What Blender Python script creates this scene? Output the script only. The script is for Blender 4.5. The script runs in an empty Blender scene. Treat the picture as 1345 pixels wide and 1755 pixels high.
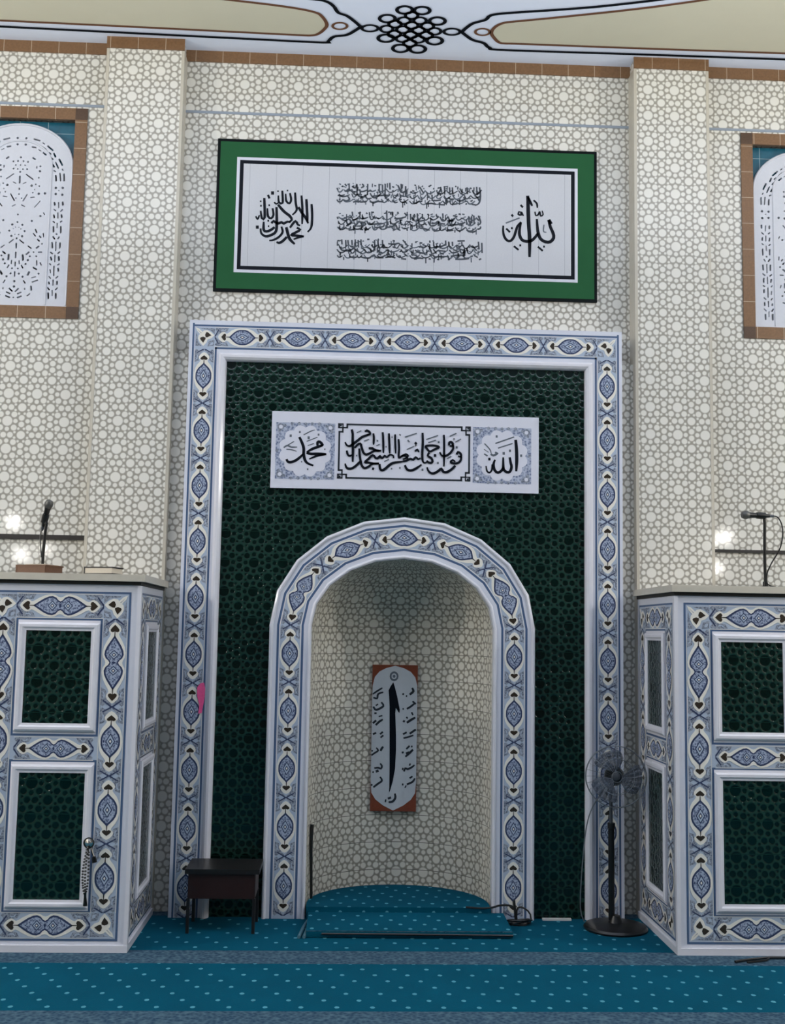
import bpy, bmesh, math, random
from mathutils import Vector, Matrix
from mathutils.geometry import interpolate_bezier
scn = bpy.context.scene
PI = math.pi

# ------------------------------------------------------------------ camera
CAM_F, YAW, PITCH, ROLL = 1925.08, -0.04311823, 0.10678376, 0.01701545
def rot_cam():
    c, s = math.cos(YAW), math.sin(YAW); A = Matrix(((c, s, 0), (-s, c, 0), (0, 0, 1)))
    c, s = math.cos(PITCH), math.sin(PITCH); B = Matrix(((1, 0, 0), (0, c, s), (0, -s, c)))
    c, s = math.cos(ROLL), math.sin(ROLL); D = Matrix(((c, 0, s), (0, 1, 0), (-s, 0, c)))
    return D @ B @ A
R = rot_cam()
cd = bpy.data.cameras.new('camera'); cam = bpy.data.objects.new('camera', cd)
scn.collection.objects.link(cam); scn.camera = cam
cd.sensor_fit = 'VERTICAL'; cd.sensor_height = 36.0; cd.sensor_width = 36.0
cd.lens = CAM_F / 1755.0 * 36.0
cd.clip_start = 0.05; cd.clip_end = 60
right, fwd, up = R[0], R[1], R[2]
cam.matrix_world = Matrix(((right.x, up.x, -fwd.x, -0.43205), (right.y, up.y, -fwd.y, -8.0),
                           (right.z, up.z, -fwd.z, 1.96426), (0, 0, 0, 1)))

# ------------------------------------------------------------------ world, lamps, exposure
W = bpy.data.worlds.new('world'); scn.world = W; W.use_nodes = True
W.node_tree.nodes['Background'].inputs[0].default_value = (0.85, 0.92, 1.0, 1)
W.node_tree.nodes['Background'].inputs[1].default_value = 0.05
scn.view_settings.view_transform = 'Standard'; scn.view_settings.look = 'None'
scn.view_settings.exposure = 0.0; scn.view_settings.gamma = 1.0; scn.view_settings.use_curve_mapping = False

def area(name, loc, target, size, power, col, shape='DISK', sy=None):
    d = bpy.data.lights.new(name, 'AREA'); d.energy = power; d.color = col; d.shape = shape; d.size = size
    if sy: d.size_y = sy
    o = bpy.data.objects.new(name, d); scn.collection.objects.link(o); o.location = loc
    o.rotation_euler = (Vector(target) - Vector(loc)).to_track_quat('-Z', 'Y').to_euler()
    return o
def bulb(name, loc, r, power, col):
    d = bpy.data.lights.new(name, 'POINT'); d.energy = power; d.color = col; d.shadow_soft_size = r
    o = bpy.data.objects.new(name, d); scn.collection.objects.link(o); o.location = loc
    return o
WHITE = (1.0, 0.97, 0.92); NEUT = (0.97, 0.98, 1.0)
# unseen fill light added for the ceiling; it bounces down onto the wall
area('fill_uplight', (0, -3.2, 4.75), (0, -3.15, 9.0), 9.0, 205, NEUT, 'RECTANGLE', .5)
# wall lamps out to both sides
bulb('wall_lamp', (-6.5, -3.2, 4.4), 0.12, 270, WHITE)
bulb('wall_lamp', (6.5, -3.2, 4.4), 0.12, 270, WHITE)
bulb('wall_lamp', (-6.5, -6.0, 4.1), 0.12, 130, WHITE)
bulb('wall_lamp', (6.5, -6.0, 4.1), 0.12, 130, WHITE)
# two chandeliers behind the viewer: their glare shows in the glazed tiles
for sx in (-1, 1):
    bulb('chandelier_bulb', (sx * 5.15, -7.8, 3.44), 0.075, 16, WHITE)
    bulb('chandelier_bulb', (sx * 5.02, -7.8, 2.98), 0.07, 13, WHITE)
bulb('chandelier_bulb', (-4.68, -7.8, 3.07), 0.05, 7, WHITE)
bulb('chandelier_bulb', (4.99, -7.8, 3.38), 0.05, 7, WHITE)

# ------------------------------------------------------------------ traced drawing data (metres, on their own planes)
DATA = {
    'verse': [(((-.3917,3.4131),(-.3835,3.381),(-.3823,3.3203),(-.3793,3.2673),(-.3793,3.1765)),.015,'ink'),
        (((-.2654,3.3801),(-.284,3.372),(-.3175,3.3579),(-.347,3.3325),(-.3764,3.309),(-.4023,3.2913),(-.4248,3.2965),(-.4365,3.3189)),.0143,'ink'),
        (((-.2939,3.3965),(-.2828,3.4082),(-.262,3.3954),(-.2598,3.3802),(-.2841,3.3739)),.0135,'ink'),
        (((-.3683,3.2789),(-.3463,3.3022),(-.3278,3.3121),(-.3179,3.2839),(-.304,3.2464),(-.285,3.2317),(-.2553,3.2437),(-.2256,3.2596),(-.177,3.2646)),.0135,'ink'),
        (((-.2672,3.2776),(-.241,3.2782),(-.2145,3.2637),(-.177,3.2627)),.015,'ink'),
        (((-.2356,3.3884),(-.2312,3.3543),(-.2321,3.305)),.012,'ink'),
        (((-.1681,3.3977),(-.1633,3.337),(-.1598,3.2461)),.0128,'ink'),
        (((-.1229,3.3913),(-.1201,3.3381),(-.1147,3.2433)),.0128,'ink'),
        (((-.0777,3.3848),(-.077,3.3392),(-.0716,3.2444)),.0113,'ink'),
        (((-.0527,3.3512),(-.0478,3.2829),(-.0486,3.2146),(-.0226,3.2304),(.0076,3.2235),(.0153,3.2086)),.012,'ink'),
        (((-.3346,3.2759),(-.3298,3.223),(-.3214,3.1778),(-.3134,3.1516),(-.2943,3.1331),(-.2647,3.1452),(-.2388,3.1647),(-.1903,3.1696)),.0135,'ink'),
        (((-.3252,3.1815),(-.3545,3.1506),(-.3802,3.1311),(-.4063,3.1267),(-.4252,3.1376),(-.4332,3.1639)),.0142,'ink'),
        (((-.424,3.2586),(-.4159,3.2285),(-.4008,3.2194),(-.3823,3.2293)),.0127,'ink'),
        (((-.1903,3.1696),(-.2314,3.1686),(-.269,3.1753),(-.2933,3.1755),(-.2658,3.2019),(-.2363,3.2291),(-.2134,3.2069),(-.1948,3.2111),(-.1857,3.2246),(-.1685,3.208),(-.1501,3.2273),(-.1349,3.2163),(-.1127,3.2358),(-.0901,3.2288),(-.086,3.2099)),.0135,'ink'),
        (((-.1865,3.1659),(-.1821,3.132),(-.1669,3.121),(-.1447,3.1329),(-.1152,3.16),(-.0892,3.1758),(-.0556,3.1823),(-.02,3.1869)),.015,'ink'),
        (((-.2401,3.1306),(-.2251,3.131)),.015,'ink'),
        (((-.2098,3.334),(-.1993,3.3342)),.0105,'grey'),
        (((-.104,3.3632),(-.0958,3.3634)),.0083,'grey'),
        (((-.1464,3.2919),(-.1374,3.2921)),.009,'grey'),
        (((-.3567,3.2224),(-.3477,3.2226)),.009,'grey'),
        (((-.0455,3.1409),(-.0343,3.1411)),.0112,'grey'),
        (((-.1046,3.1338),(-.0949,3.1341)),.0097,'grey'),
        (((-.3556,3.3893),(-.3222,3.4053)),.006,'grey'),
        (((-.3019,3.3298),(-.2647,3.344)),.006,'grey'),
        (((-.2114,3.2979),(-.1891,3.3098)),.006,'grey'),
        (((-.1531,3.1856),(-.1197,3.2016)),.006,'grey'),
        (((-.0476,3.3855),(-.0362,3.3782)),.006,'grey'),
        (((.1196,3.4011),(.1226,3.325),(.1199,3.249),(.1245,3.1922),(.1415,3.1813),(.1564,3.193)),.0136,'ink'),
        (((.2744,3.3897),(.277,3.3288),(.2781,3.2376),(.2772,3.1579)),.0128,'ink'),
        (((.2416,3.2994),(.2038,3.3099),(.1661,3.309),(.1436,3.3028),(.1513,3.2877),(.1742,3.2655),(.2079,3.2815),(.2416,3.2994)),.0128,'ink'),
        (((.1706,3.2578),(.1596,3.2348),(.1862,3.2164),(.194,3.1939),(.1829,3.1822),(.1602,3.1893),(.1563,3.2006)),.0143,'ink'),
        (((.313,3.3126),(.3128,3.3297),(.3259,3.3396),(.3393,3.3266),(.3357,3.3093),(.3168,3.3108)),.0143,'ink'),
        (((.3393,3.3227),(.3434,3.2924),(.3249,3.2615),(.2988,3.24),(.2763,3.2338),(.2574,3.2409),(.2458,3.2634)),.0136,'ink'),
        (((.3684,3.2474),(.3777,3.2666),(.3966,3.2557),(.4007,3.233),(.378,3.2362)),.0136,'ink'),
        (((.4006,3.2406),(.4008,3.214),(.386,3.1909),(.3597,3.1826),(.3333,3.1858),(.3257,3.1932),(.3406,3.2087),(.3596,3.194)),.0136,'ink'),
        (((.3599,3.1675),(.3338,3.1403),(.3002,3.1187),(.2739,3.12),(.2586,3.1424),(.24,3.1268),(.2064,3.1071),(.1801,3.1102),(.161,3.1325),(.157,3.1513)),.0151,'ink'),
        (((-.0201,3.1888),(.0024,3.1931),(.0359,3.2091),(.0548,3.2019),(.0733,3.2213),(.0923,3.2066),(.1072,3.2183)),.0135,'ink'),
        (((-.0319,3.2226),(-.0207,3.2304),(.0016,3.2405),(.0168,3.2313),(.0021,3.212),(-.0203,3.2039)),.0128,'ink'),
        (((-.0046,3.1627),(.0108,3.1328),(.0372,3.1239),(.0671,3.1341),(.0968,3.1537),(.1154,3.1693)),.0143,'ink'),
        (((.0671,3.2629),(.0837,3.2785),(.0953,3.2579)),.0113,'ink'),
        (((.0661,3.3294),(.0775,3.3163)),.0143,'ink'),
        (((.0684,3.3009),(.0776,3.3125)),.0053,'ink'),
        (((.2036,3.2377),(.2209,3.2381)),.0173,'ink'),
        (((.3611,3.3004),(.3747,3.3008)),.0136,'grey'),
        (((.2309,3.3353),(.2437,3.3356)),.0128,'grey'),
        (((.3434,3.3609),(.3532,3.3612)),.0098,'grey'),
        (((.2272,3.1833),(.24,3.1836)),.0128,'grey'),
        (((.117,3.1315),(.1298,3.1318)),.0128,'grey'),
        (((-.0078,3.3656),(.0783,3.3963)),.0068,'grey'),
        (((.1467,3.3523),(.2329,3.3849)),.0068,'grey'),
        (((.1621,3.3298),(.2183,3.3502)),.0068,'grey'),
        (((.316,3.3793),(.3649,3.4034)),.0068,'grey'),
        (((.358,3.3384),(.3993,3.3623)),.006,'grey'),
        (((.0086,3.2767),(.0608,3.3007)),.006,'grey'),
        (((.2991,3.2153),(.329,3.235)),.006,'grey'),
        (((.0132,3.3452),(.0266,3.3303)),.0075,'grey'),
        (((-.7663,3.3483),(-.7467,3.309),(-.7326,3.2678),(-.7314,3.2224),(-.7211,3.1812),(-.7019,3.159),(-.6605,3.143)),.0164,'ink'),
        (((-.8533,3.1855),(-.8435,3.1669),(-.8211,3.1637),(-.7843,3.1797),(-.7479,3.2107),(-.7335,3.2299)),.0156,'ink'),
        (((-.6342,3.2891),(-.6348,3.3118),(-.62,3.3178),(-.597,3.2938),(-.6155,3.2857)),.0157,'ink'),
        (((-.597,3.2938),(-.6155,3.2857),(-.6377,3.2776),(-.6746,3.2616),(-.7113,3.238)),.0157,'ink'),
        (((-.7113,3.2361),(-.6812,3.2274),(-.6365,3.2285),(-.5694,3.2282)),.0164,'ink'),
        (((-.5694,3.2282),(-.6251,3.2174),(-.6583,3.2053),(-.6915,3.1894)),.0127,'ink'),
        (((-.8355,3.356),(-.8206,3.3564)),.0149,'grey'),
        (((-.7699,3.3842),(-.7572,3.3845)),.0127,'grey'),
        (((-.635,3.3686),(-.6223,3.3689)),.0127,'grey'),
        (((-.7073,3.3441),(-.6908,3.3445)),.0164,'grey'),
        (((-.7494,3.1692),(-.7405,3.1694)),.0089,'grey'),
        (((-.7064,3.1155),(-.6952,3.1158)),.0112,'grey'),
        (((-.5859,3.2637),(-.5769,3.264)),.009,'grey'),
        (((-.7369,3.3642),(-.6853,3.392),(-.6556,3.4022)),.006,'grey'),
        (((-.7133,3.3174),(-.6357,3.3496)),.006,'grey'),
        (((-.7051,3.2873),(-.6607,3.3036)),.0052,'grey'),
        (((-.876,3.268),(-.8504,3.2838),(-.8203,3.2732),(-.7793,3.2742)),.0097,'grey'),
        (((-.8571,3.2572),(-.8198,3.2543),(-.7823,3.2439)),.0067,'grey'),
        (((-.8467,3.2877),(-.8028,3.3152)),.006,'grey'),
        (((.7963,3.366),(.8024,3.2974),(.8047,3.2213),(.8013,3.1357)),.0182,'ink'),
        (((.7535,3.2372),(.7613,3.1937),(.7671,3.1672),(.756,3.1328),(.7333,3.1284),(.7105,3.1469),(.7065,3.1924),(.7062,3.2361)),.0159,'ink'),
        (((.7085,3.1658),(.6955,3.1389),(.6691,3.1231),(.6464,3.1378),(.6367,3.1679),(.6384,3.1945),(.6477,3.2176)),.0159,'ink'),
        (((.6272,3.1829),(.6237,3.141),(.6069,3.1217),(.5898,3.1327),(.5819,3.1704)),.0106,'ink'),
        (((.6152,3.2586),(.6342,3.2477),(.6644,3.2636),(.6454,3.2708)),.0129,'grey'),
        (((.6487,3.3356),(.7848,3.3867)),.0083,'grey'),
        (((.6679,3.3018),(.7737,3.3387)),.0076,'grey'),
        (((.5693,3.3337),(.6074,3.2927),(.619,3.2625)),.0068,'grey'),
        (((.568,3.2575),(.5927,3.2429)),.0091,'grey'),
        (((.5658,3.2917),(.6,3.2697)),.0045,'grey'),
        (((.5978,3.2202),(.6144,3.2206)),.0166,'ink'),
        (((.8291,3.2505),(.8443,3.2508)),.0152,'grey'),
        (((.6506,3.3872),(.665,3.3876)),.0144,'grey'),
        (((.7015,3.2645),(.7181,3.2649)),.0167,'grey'),
        (((.7479,3.2847),(.7623,3.285)),.0144,'grey')],
    'panel': [(((.9143,5.2986),(.9171,5.2589),(.9192,5.1833),(.9234,5.0701),(.9311,4.9574),(.931,4.8147)),.0236,'ink'),
        (((.9169,5.2892),(.9337,5.2519),(.9503,5.2184)),.0162,'ink'),
        (((1.0775,5.1131),(1.0887,5.0606),(1.1108,5.0085),(1.1146,4.971),(1.0889,4.94),(1.0522,4.9388),(1.0155,4.9602),(.997,5.0047),(.9895,5.0573),(.9856,5.1175)),.0206,'ink'),
        (((.997,5.0047),(.9714,4.97),(.9422,4.9427),(.9056,4.9378),(.8726,4.9479),(.8541,4.9849),(.8538,5.0301),(.8646,5.087)),.0198,'ink'),
        (((.8664,5.0871),(.839,5.056),(.8246,5.0141),(.8102,4.9684),(.7848,4.9375),(.7591,4.9405),(.737,4.9698),(.7275,5.0146),(.7291,5.0561)),.0169,'ink'),
        (((1.0757,5.113),(1.096,5.0797)),.0243,'ink'),
        (((.7512,5.0342),(.7807,5.0051)),.0132,'ink'),
        (((.8106,4.8971),(.8473,4.8683)),.0132,'ink'),
        (((.9937,4.8993),(1.0322,4.8668)),.0132,'ink'),
        (((.7473,5.0755),(.8534,5.1206)),.0095,'grey'),
        (((1.0594,5.0144),(1.0373,5.0212),(1.0409,5.0741)),.0081,'grey'),
        (((.9707,5.1737),(.9782,5.1437),(.9965,5.1519),(1.0075,5.175),(1.0149,5.1412),(1.0333,5.1532),(1.0259,5.1832)),.011,'ink'),
        (((.9594,5.2642),(.9852,5.2386),(.989,5.2046)),.0125,'ink'),
        (((.8602,5.2229),(.8787,5.2046)),.014,'ink'),
        (((.8531,5.1735),(.8422,5.1504),(.8643,5.1436),(.8642,5.1701),(.8827,5.1367)),.0125,'ink'),
        (((.7909,5.1449),(.8038,5.1302)),.0147,'ink'),
        (((.7878,5.0373),(.8025,5.0378)),.0147,'ink'),
        (((.8526,4.9041),(.8673,4.9046)),.0146,'ink'),
        (((1.0344,4.9006),(1.0483,4.9011)),.0139,'ink'),
        (((-.7296,5.1758),(-.7227,5.0806),(-.7275,4.9948),(-.7541,4.9559)),.0156,'ink'),
        (((-.7697,5.2126),(-.7629,5.1269),(-.7559,5.0319)),.0166,'ink'),
        (((-.8278,5.1485),(-.799,5.1018),(-.7705,5.0647),(-.7511,5.0225)),.0175,'ink'),
        (((-.8071,5.24),(-.7973,5.1257),(-.7969,5.0162)),.0147,'ink'),
        (((-.856,5.2622),(-.8493,5.1812),(-.8409,5.1242),(-.8721,5.0851)),.0147,'ink'),
        (((-.895,5.2561),(-.8844,5.2039),(-.8974,5.1748),(-.9208,5.193),(-.927,5.2502)),.0138,'ink'),
        (((-.9529,5.2732),(-.948,5.1778),(-.9756,5.1816),(-.9817,5.2339)),.0147,'ink'),
        (((-1.0123,5.1803),(-.9936,5.1667),(-.9756,5.1816)),.011,'ink'),
        (((-.982,5.1623),(-.937,5.1114),(-.8901,5.0749),(-.8756,5.0469),(-.898,5.0271)),.0183,'ink'),
        (((-1.0866,5.2112),(-1.0799,5.059),(-1.1003,5.0535),(-1.1111,5.1102)),.0165,'ink'),
        (((-1.0224,5.1323),(-1.0141,5.0802),(-1.0316,5.0535),(-1.055,5.0693),(-1.0613,5.131)),.0147,'ink'),
        (((-.9929,5.1429),(-.9873,5.0241),(-.9922,4.9527),(-1.0279,4.923),(-1.0688,4.9122),(-1.1014,4.9348),(-1.1071,4.9726)),.0174,'ink'),
        (((-1.0023,4.9856),(-1.0336,4.9608),(-1.0653,4.9502),(-1.084,4.9638),(-1.0858,5.0255)),.0174,'ink'),
        (((-1.0259,5.0133),(-1.0127,5.0327),(-.9802,5.0148),(-.953,5.0252),(-.9344,5.0163),(-.9073,5.0315),(-.8843,5.0275)),.0174,'ink'),
        (((-.9521,4.992),(-.9418,4.9496),(-.9682,4.9108),(-1.0086,4.8858),(-1.0404,4.88)),.0147,'ink'),
        (((-.9153,4.9885),(-.9001,4.932),(-.8854,4.8946),(-.8478,4.8579)),.0192,'ink'),
        (((-.9087,4.9128),(-.9398,4.8786),(-.9668,4.8635),(-.9854,4.8723)),.0174,'ink'),
        (((-.8374,4.9863),(-.8095,4.973),(-.8365,4.9531),(-.8771,4.928),(-.8312,4.9248),(-.7807,4.9217)),.0165,'ink'),
        (((-.7807,4.9217),(-.8217,4.9109),(-.8579,4.8955)),.0137,'ink'),
        (((-.8877,4.9846),(-.8479,5.0383),(-.8288,5.0104),(-.8104,5.0062)),.0156,'ink'),
        (((-1.1464,5.0662),(-1.132,5.0429),(-1.1193,5.0766)),.011,'ink'),
        (((-1.0598,5.236),(-1.0475,5.2078)),.0147,'ink'),
        (((-1.0372,5.2511),(-1.0143,5.2519)),.0229,'ink'),
        (((-1.1434,4.9808),(-1.1215,4.9816)),.0219,'ink'),
        (((-1.1164,5.1481),(-1.1035,5.1486)),.0128,'ink'),
        (((-1.1188,5.1838),(-1.1078,5.1842)),.011,'ink'),
        (((-1.0542,5.155),(-1.0423,5.1555)),.0119,'ink'),
        (((-1.0581,5.0336),(-1.0453,5.034)),.0128,'ink'),
        (((-1.0537,4.991),(-1.0427,4.9913)),.011,'ink'),
        (((-.9904,5.2671),(-.9794,5.2675)),.011,'ink'),
        (((-.9193,5.2743),(-.9083,5.2747)),.011,'ink')],
    'lines': [(((-.5412,5.309),(-.5322,5.2915)),.0103,'ink'),
        (((-.5335,5.2514),(-.5077,5.2479),(-.48,5.2577)),.0111,'ink'),
        (((-.4899,5.2174),(-.4683,5.2092),(-.4429,5.2234),(-.4583,5.2451)),.0111,'ink'),
        (((-.4827,5.2843),(-.4486,5.2945),(-.427,5.2863),(-.4007,5.2605),(-.3665,5.2639),(-.3493,5.2623)),.0111,'ink'),
        (((-.4498,5.3479),(-.4465,5.2945)),.0103,'ink'),
        (((-.4818,5.3423),(-.4664,5.325)),.0103,'ink'),
        (((-.4278,5.3264),(-.4018,5.3139),(-.3896,5.3456)),.0112,'ink'),
        (((-.3895,5.3411),(-.388,5.2654)),.0103,'ink'),
        (((-.3509,5.3469),(-.3377,5.3296),(-.3589,5.3154)),.0112,'ink'),
        (((-.308,5.3484),(-.3084,5.2593)),.0103,'ink'),
        (((-.309,5.2904),(-.2769,5.296)),.0103,'ink'),
        (((-.3278,5.2631),(-.31,5.2325),(-.2758,5.2381)),.0112,'ink'),
        (((-.4166,5.1999),(-.3868,5.2098),(-.3524,5.2044),(-.3139,5.2124)),.0111,'ink'),
        (((-.3659,5.235),(-.3402,5.2359),(-.3576,5.2487)),.0112,'ink'),
        (((-.2882,5.211),(-.2622,5.2008),(-.2281,5.2131),(-.1851,5.2101)),.0112,'ink'),
        (((-.2718,5.2516),(-.2375,5.2573),(-.1688,5.2641),(-.1387,5.263)),.0112,'ink'),
        (((-.2583,5.3368),(-.2432,5.3351)),.0103,'ink'),
        (((-.222,5.3515),(-.2186,5.2802)),.0103,'ink'),
        (((-.1961,5.3479),(-.1927,5.2767)),.0103,'ink'),
        (((-.1747,5.3532),(-.1754,5.2684)),.0103,'ink'),
        (((-.1404,5.3633),(-.1374,5.3098)),.0103,'ink'),
        (((-.1227,5.3327),(-.1054,5.3288)),.0103,'ink'),
        (((-.1221,5.2992),(-.1092,5.3019)),.0103,'ink'),
        (((-.0956,5.2578),(-.0744,5.2808)),.0103,'ink'),
        (((-.0798,5.3476),(-.0576,5.3037),(-.0401,5.2909),(-.0188,5.3051)),.0112,'ink'),
        (((-.164,5.2331),(-.1425,5.2339)),.0103,'ink'),
        (((-.1209,5.2302),(-.0991,5.2087),(-.0776,5.2139)),.0112,'ink'),
        (((-.0695,5.2409),(-.0478,5.2327)),.0103,'ink'),
        (((-.0541,5.3574),(-.0513,5.3129)),.0103,'ink'),
        (((-.0475,5.2104),(-.0174,5.2159),(-.0086,5.2029)),.0112,'ink'),
        (((-.0194,5.3408),(-.016,5.2606),(.0056,5.2568)),.0112,'ink'),
        (((-.5242,5.2206),(-.5113,5.2166)),.0103,'ink'),
        (((-.2457,5.2347),(-.2327,5.233)),.0103,'ink'),
        (((-.413,5.336),(-.4143,5.3119)),.0075,'ink'),
        (((-.1081,5.2478),(-.1074,5.2182)),.0069,'grey'),
        (((-.3967,5.2113),(-.3953,5.1822)),.0071,'grey'),
        (((-.3718,5.2593),(-.3521,5.2535)),.0067,'grey'),
        (((-.2129,5.2581),(-.202,5.2602)),.0067,'grey'),
        (((-.0357,5.2354),(-.0231,5.2287)),.0082,'grey'),
        (((-.0639,5.237),(-.0499,5.2366)),.0078,'grey'),
        (((-.4524,5.3045),(-.4435,5.315)),.0083,'grey'),
        (((-.3879,5.2725),(-.3747,5.2641)),.007,'grey'),
        (((-.3178,5.3245),(-.3058,5.3289)),.0087,'grey'),
        (((-.3662,5.2697),(-.3565,5.2799)),.0071,'grey'),
        (((-.1274,5.2695),(-.1278,5.2425)),.0076,'grey'),
        (((-.3481,5.3414),(-.3358,5.3394)),.0074,'grey'),
        (((-.3658,5.305),(-.3641,5.2598)),.0087,'grey'),
        (((-.3819,5.3239),(-.3832,5.2914)),.0089,'ink'),
        (((-.2313,5.3035),(-.2179,5.299)),.0095,'grey'),
        (((-.232,5.2922),(-.2294,5.2669)),.0066,'grey'),
        (((-.2176,5.2134),(-.202,5.2134)),.0074,'grey'),
        (((-.5181,5.2232),(-.5147,5.1837)),.0069,'grey'),
        (((-.4089,5.2902),(-.4087,5.2614)),.0087,'grey'),
        (((-.2723,5.3517),(-.2731,5.3238)),.007,'ink'),
        (((-.4637,5.342),(-.4477,5.3338)),.0076,'grey'),
        (((-.0543,5.2663),(-.0361,5.2682)),.0067,'grey'),
        (((-.4241,5.2207),(-.4037,5.2258)),.0084,'grey'),
        (((-.1089,5.2661),(-.0934,5.2647)),.0085,'grey'),
        (((-.3932,5.2144),(-.3835,5.2065)),.0093,'grey'),
        (((-.181,5.353),(-.1706,5.345)),.0085,'grey'),
        (((-.5069,5.3231),(-.4909,5.3199)),.0092,'grey'),
        (((-.4227,5.3506),(-.4138,5.3445)),.0068,'grey'),
        (((-.103,5.2454),(-.0872,5.2394)),.0071,'grey'),
        (((-.1785,5.3103),(-.16,5.3126)),.008,'grey'),
        (((-.5256,5.3423),(-.5106,5.3367)),.0083,'grey'),
        (((-.4643,5.2955),(-.4493,5.3069)),.0089,'grey'),
        (((-.0952,5.3499),(-.0816,5.3458)),.0074,'grey'),
        (((-.4131,5.2788),(-.4034,5.2879)),.0083,'grey'),
        (((-.0631,5.2872),(-.0605,5.2442)),.0066,'grey'),
        (((-.1955,5.2203),(-.1854,5.2205)),.0076,'grey'),
        (((-.4504,5.2446),(-.4479,5.2156)),.0089,'grey'),
        (((-.1584,5.3596),(-.1575,5.3243)),.0083,'ink'),
        (((-.256,5.2792),(-.2565,5.2508)),.0069,'grey'),
        (((-.175,5.2687),(-.1722,5.2341)),.0088,'ink'),
        (((-.0354,5.289),(-.0343,5.2562)),.0071,'ink'),
        (((-.0093,5.3148),(-.0082,5.2745)),.0081,'ink'),
        (((-.0545,5.3085),(-.0413,5.3076)),.0067,'grey'),
        (((-.3212,5.2149),(-.3198,5.184)),.0072,'grey'),
        (((-.2144,5.2801),(-.2047,5.2844)),.0089,'grey'),
        (((-.4865,5.3216),(-.4693,5.3134)),.0067,'grey'),
        (((-.0402,5.2172),(-.0396,5.1713)),.007,'ink'),
        (((-.0801,5.2604),(-.0685,5.2621)),.0071,'grey'),
        (((-.3405,5.2427),(-.3251,5.2453)),.0089,'grey'),
        (((-.2655,5.2119),(-.2651,5.174)),.0071,'ink'),
        (((-.1661,5.2683),(-.163,5.2294)),.0069,'grey'),
        (((-.2913,5.2117),(-.2782,5.2073)),.0092,'grey'),
        (((-.1329,5.289),(-.1182,5.2886)),.0067,'grey'),
        (((-.0433,5.3542),(-.0451,5.3211)),.008,'ink'),
        (((-.5291,5.3107),(-.5177,5.3032)),.0067,'grey'),
        (((-.3921,5.221),(-.3756,5.2201)),.007,'grey'),
        (((-.4586,5.2879),(-.457,5.2635)),.0074,'grey'),
        (((-.1499,5.2782),(-.1392,5.2727)),.0079,'grey'),
        (((-.503,5.3231),(-.4912,5.3269)),.0085,'grey'),
        (((-.0763,5.3142),(-.0763,5.2911)),.0087,'grey'),
        (((-.3745,5.235),(-.3757,5.1964)),.0065,'grey'),
        (((-.2415,5.2863),(-.2304,5.2812)),.0094,'grey'),
        (((-.1582,5.2228),(-.1446,5.2174)),.009,'grey'),
        (((-.2244,5.3421),(-.2041,5.3478)),.0084,'grey'),
        (((-.0565,5.2743),(-.0553,5.2452)),.0087,'ink'),
        (((-.1175,5.2905),(-.0986,5.3006)),.0072,'grey'),
        (((-.3701,5.3375),(-.3611,5.3425)),.0079,'grey'),
        (((-.0245,5.2264),(-.0263,5.1902)),.0086,'grey'),
        (((-.5168,5.2469),(-.5157,5.221)),.0072,'grey'),
        (((-.5394,5.2176),(-.5268,5.2008),(-.5096,5.2023),(-.4903,5.2215)),.0103,'ink'),
        (((-.4925,5.2187),(-.4743,5.2032),(-.4494,5.2048),(-.421,5.2175)),.0098,'grey'),
        (((-.4043,5.2233),(-.3908,5.2045),(-.3724,5.2061),(-.3517,5.2242)),.0074,'grey'),
        (((-.3452,5.2264),(-.3344,5.2054),(-.3199,5.207),(-.3036,5.2258)),.0092,'grey'),
        (((-.2942,5.2275),(-.2758,5.2081),(-.2507,5.21),(-.2222,5.2248)),.0074,'grey'),
        (((-.2025,5.2335),(-.1891,5.2083),(-.171,5.2102),(-.1507,5.2315)),.0095,'grey'),
        (((-.1475,5.231),(-.1302,5.2147),(-.1064,5.2164),(-.0794,5.2318)),.0074,'grey'),
        (((-.0684,5.2371),(-.0504,5.2141),(-.0256,5.2161),(.0023,5.2386)),.0084,'ink'),
        (((-.5242,5.262),(-.5031,5.2422),(-.4743,5.2443),(-.4415,5.2599)),.0095,'ink'),
        (((-.4272,5.2687),(-.4169,5.2419),(-.4033,5.2437),(-.3881,5.2634)),.0076,'ink'),
        (((-.3885,5.2672),(-.367,5.2465),(-.3375,5.2486),(-.3041,5.2687)),.0096,'ink'),
        (((-.2889,5.2771),(-.2668,5.2436),(-.2369,5.2464),(-.2033,5.2809)),.0099,'ink'),
        (((-.1872,5.2774),(-.1739,5.2501),(-.1561,5.2521),(-.1361,5.2782)),.0098,'grey'),
        (((-.121,5.2814),(-.1089,5.2506),(-.0927,5.2528),(-.0744,5.2729)),.0075,'ink'),
        (((-.0657,5.2759),(-.0441,5.2603),(-.0144,5.2622),(.0194,5.2806)),.0097,'grey'),
        (((-.538,5.3002),(-.5262,5.2783),(-.5105,5.28),(-.4929,5.3001)),.0091,'grey'),
        (((-.4883,5.2979),(-.4736,5.2843),(-.4534,5.2857),(-.4306,5.3014)),.0079,'grey'),
        (((-.4291,5.305),(-.4162,5.2813),(-.3988,5.2831),(-.3792,5.3006)),.0094,'grey'),
        (((-.375,5.3025),(-.3587,5.2876),(-.3364,5.2892),(-.311,5.3011)),.0107,'ink'),
        (((-.2923,5.3046),(-.2798,5.2912),(-.2628,5.2925),(-.2435,5.3028)),.0101,'grey'),
        (((-.23,5.307),(-.2142,5.2934),(-.1924,5.2948),(-.1677,5.3064)),.0098,'grey'),
        (((-.1674,5.3146),(-.1456,5.2904),(-.1155,5.2927),(-.0815,5.3132)),.0073,'ink'),
        (((-.0725,5.3208),(-.0535,5.2907),(-.0276,5.2932),(.0015,5.3236)),.0081,'grey'),
        (((.0863,5.34),(.1172,5.292)),.0104,'ink'),
        (((.044,5.2849),(.0611,5.2945)),.0103,'ink'),
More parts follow.
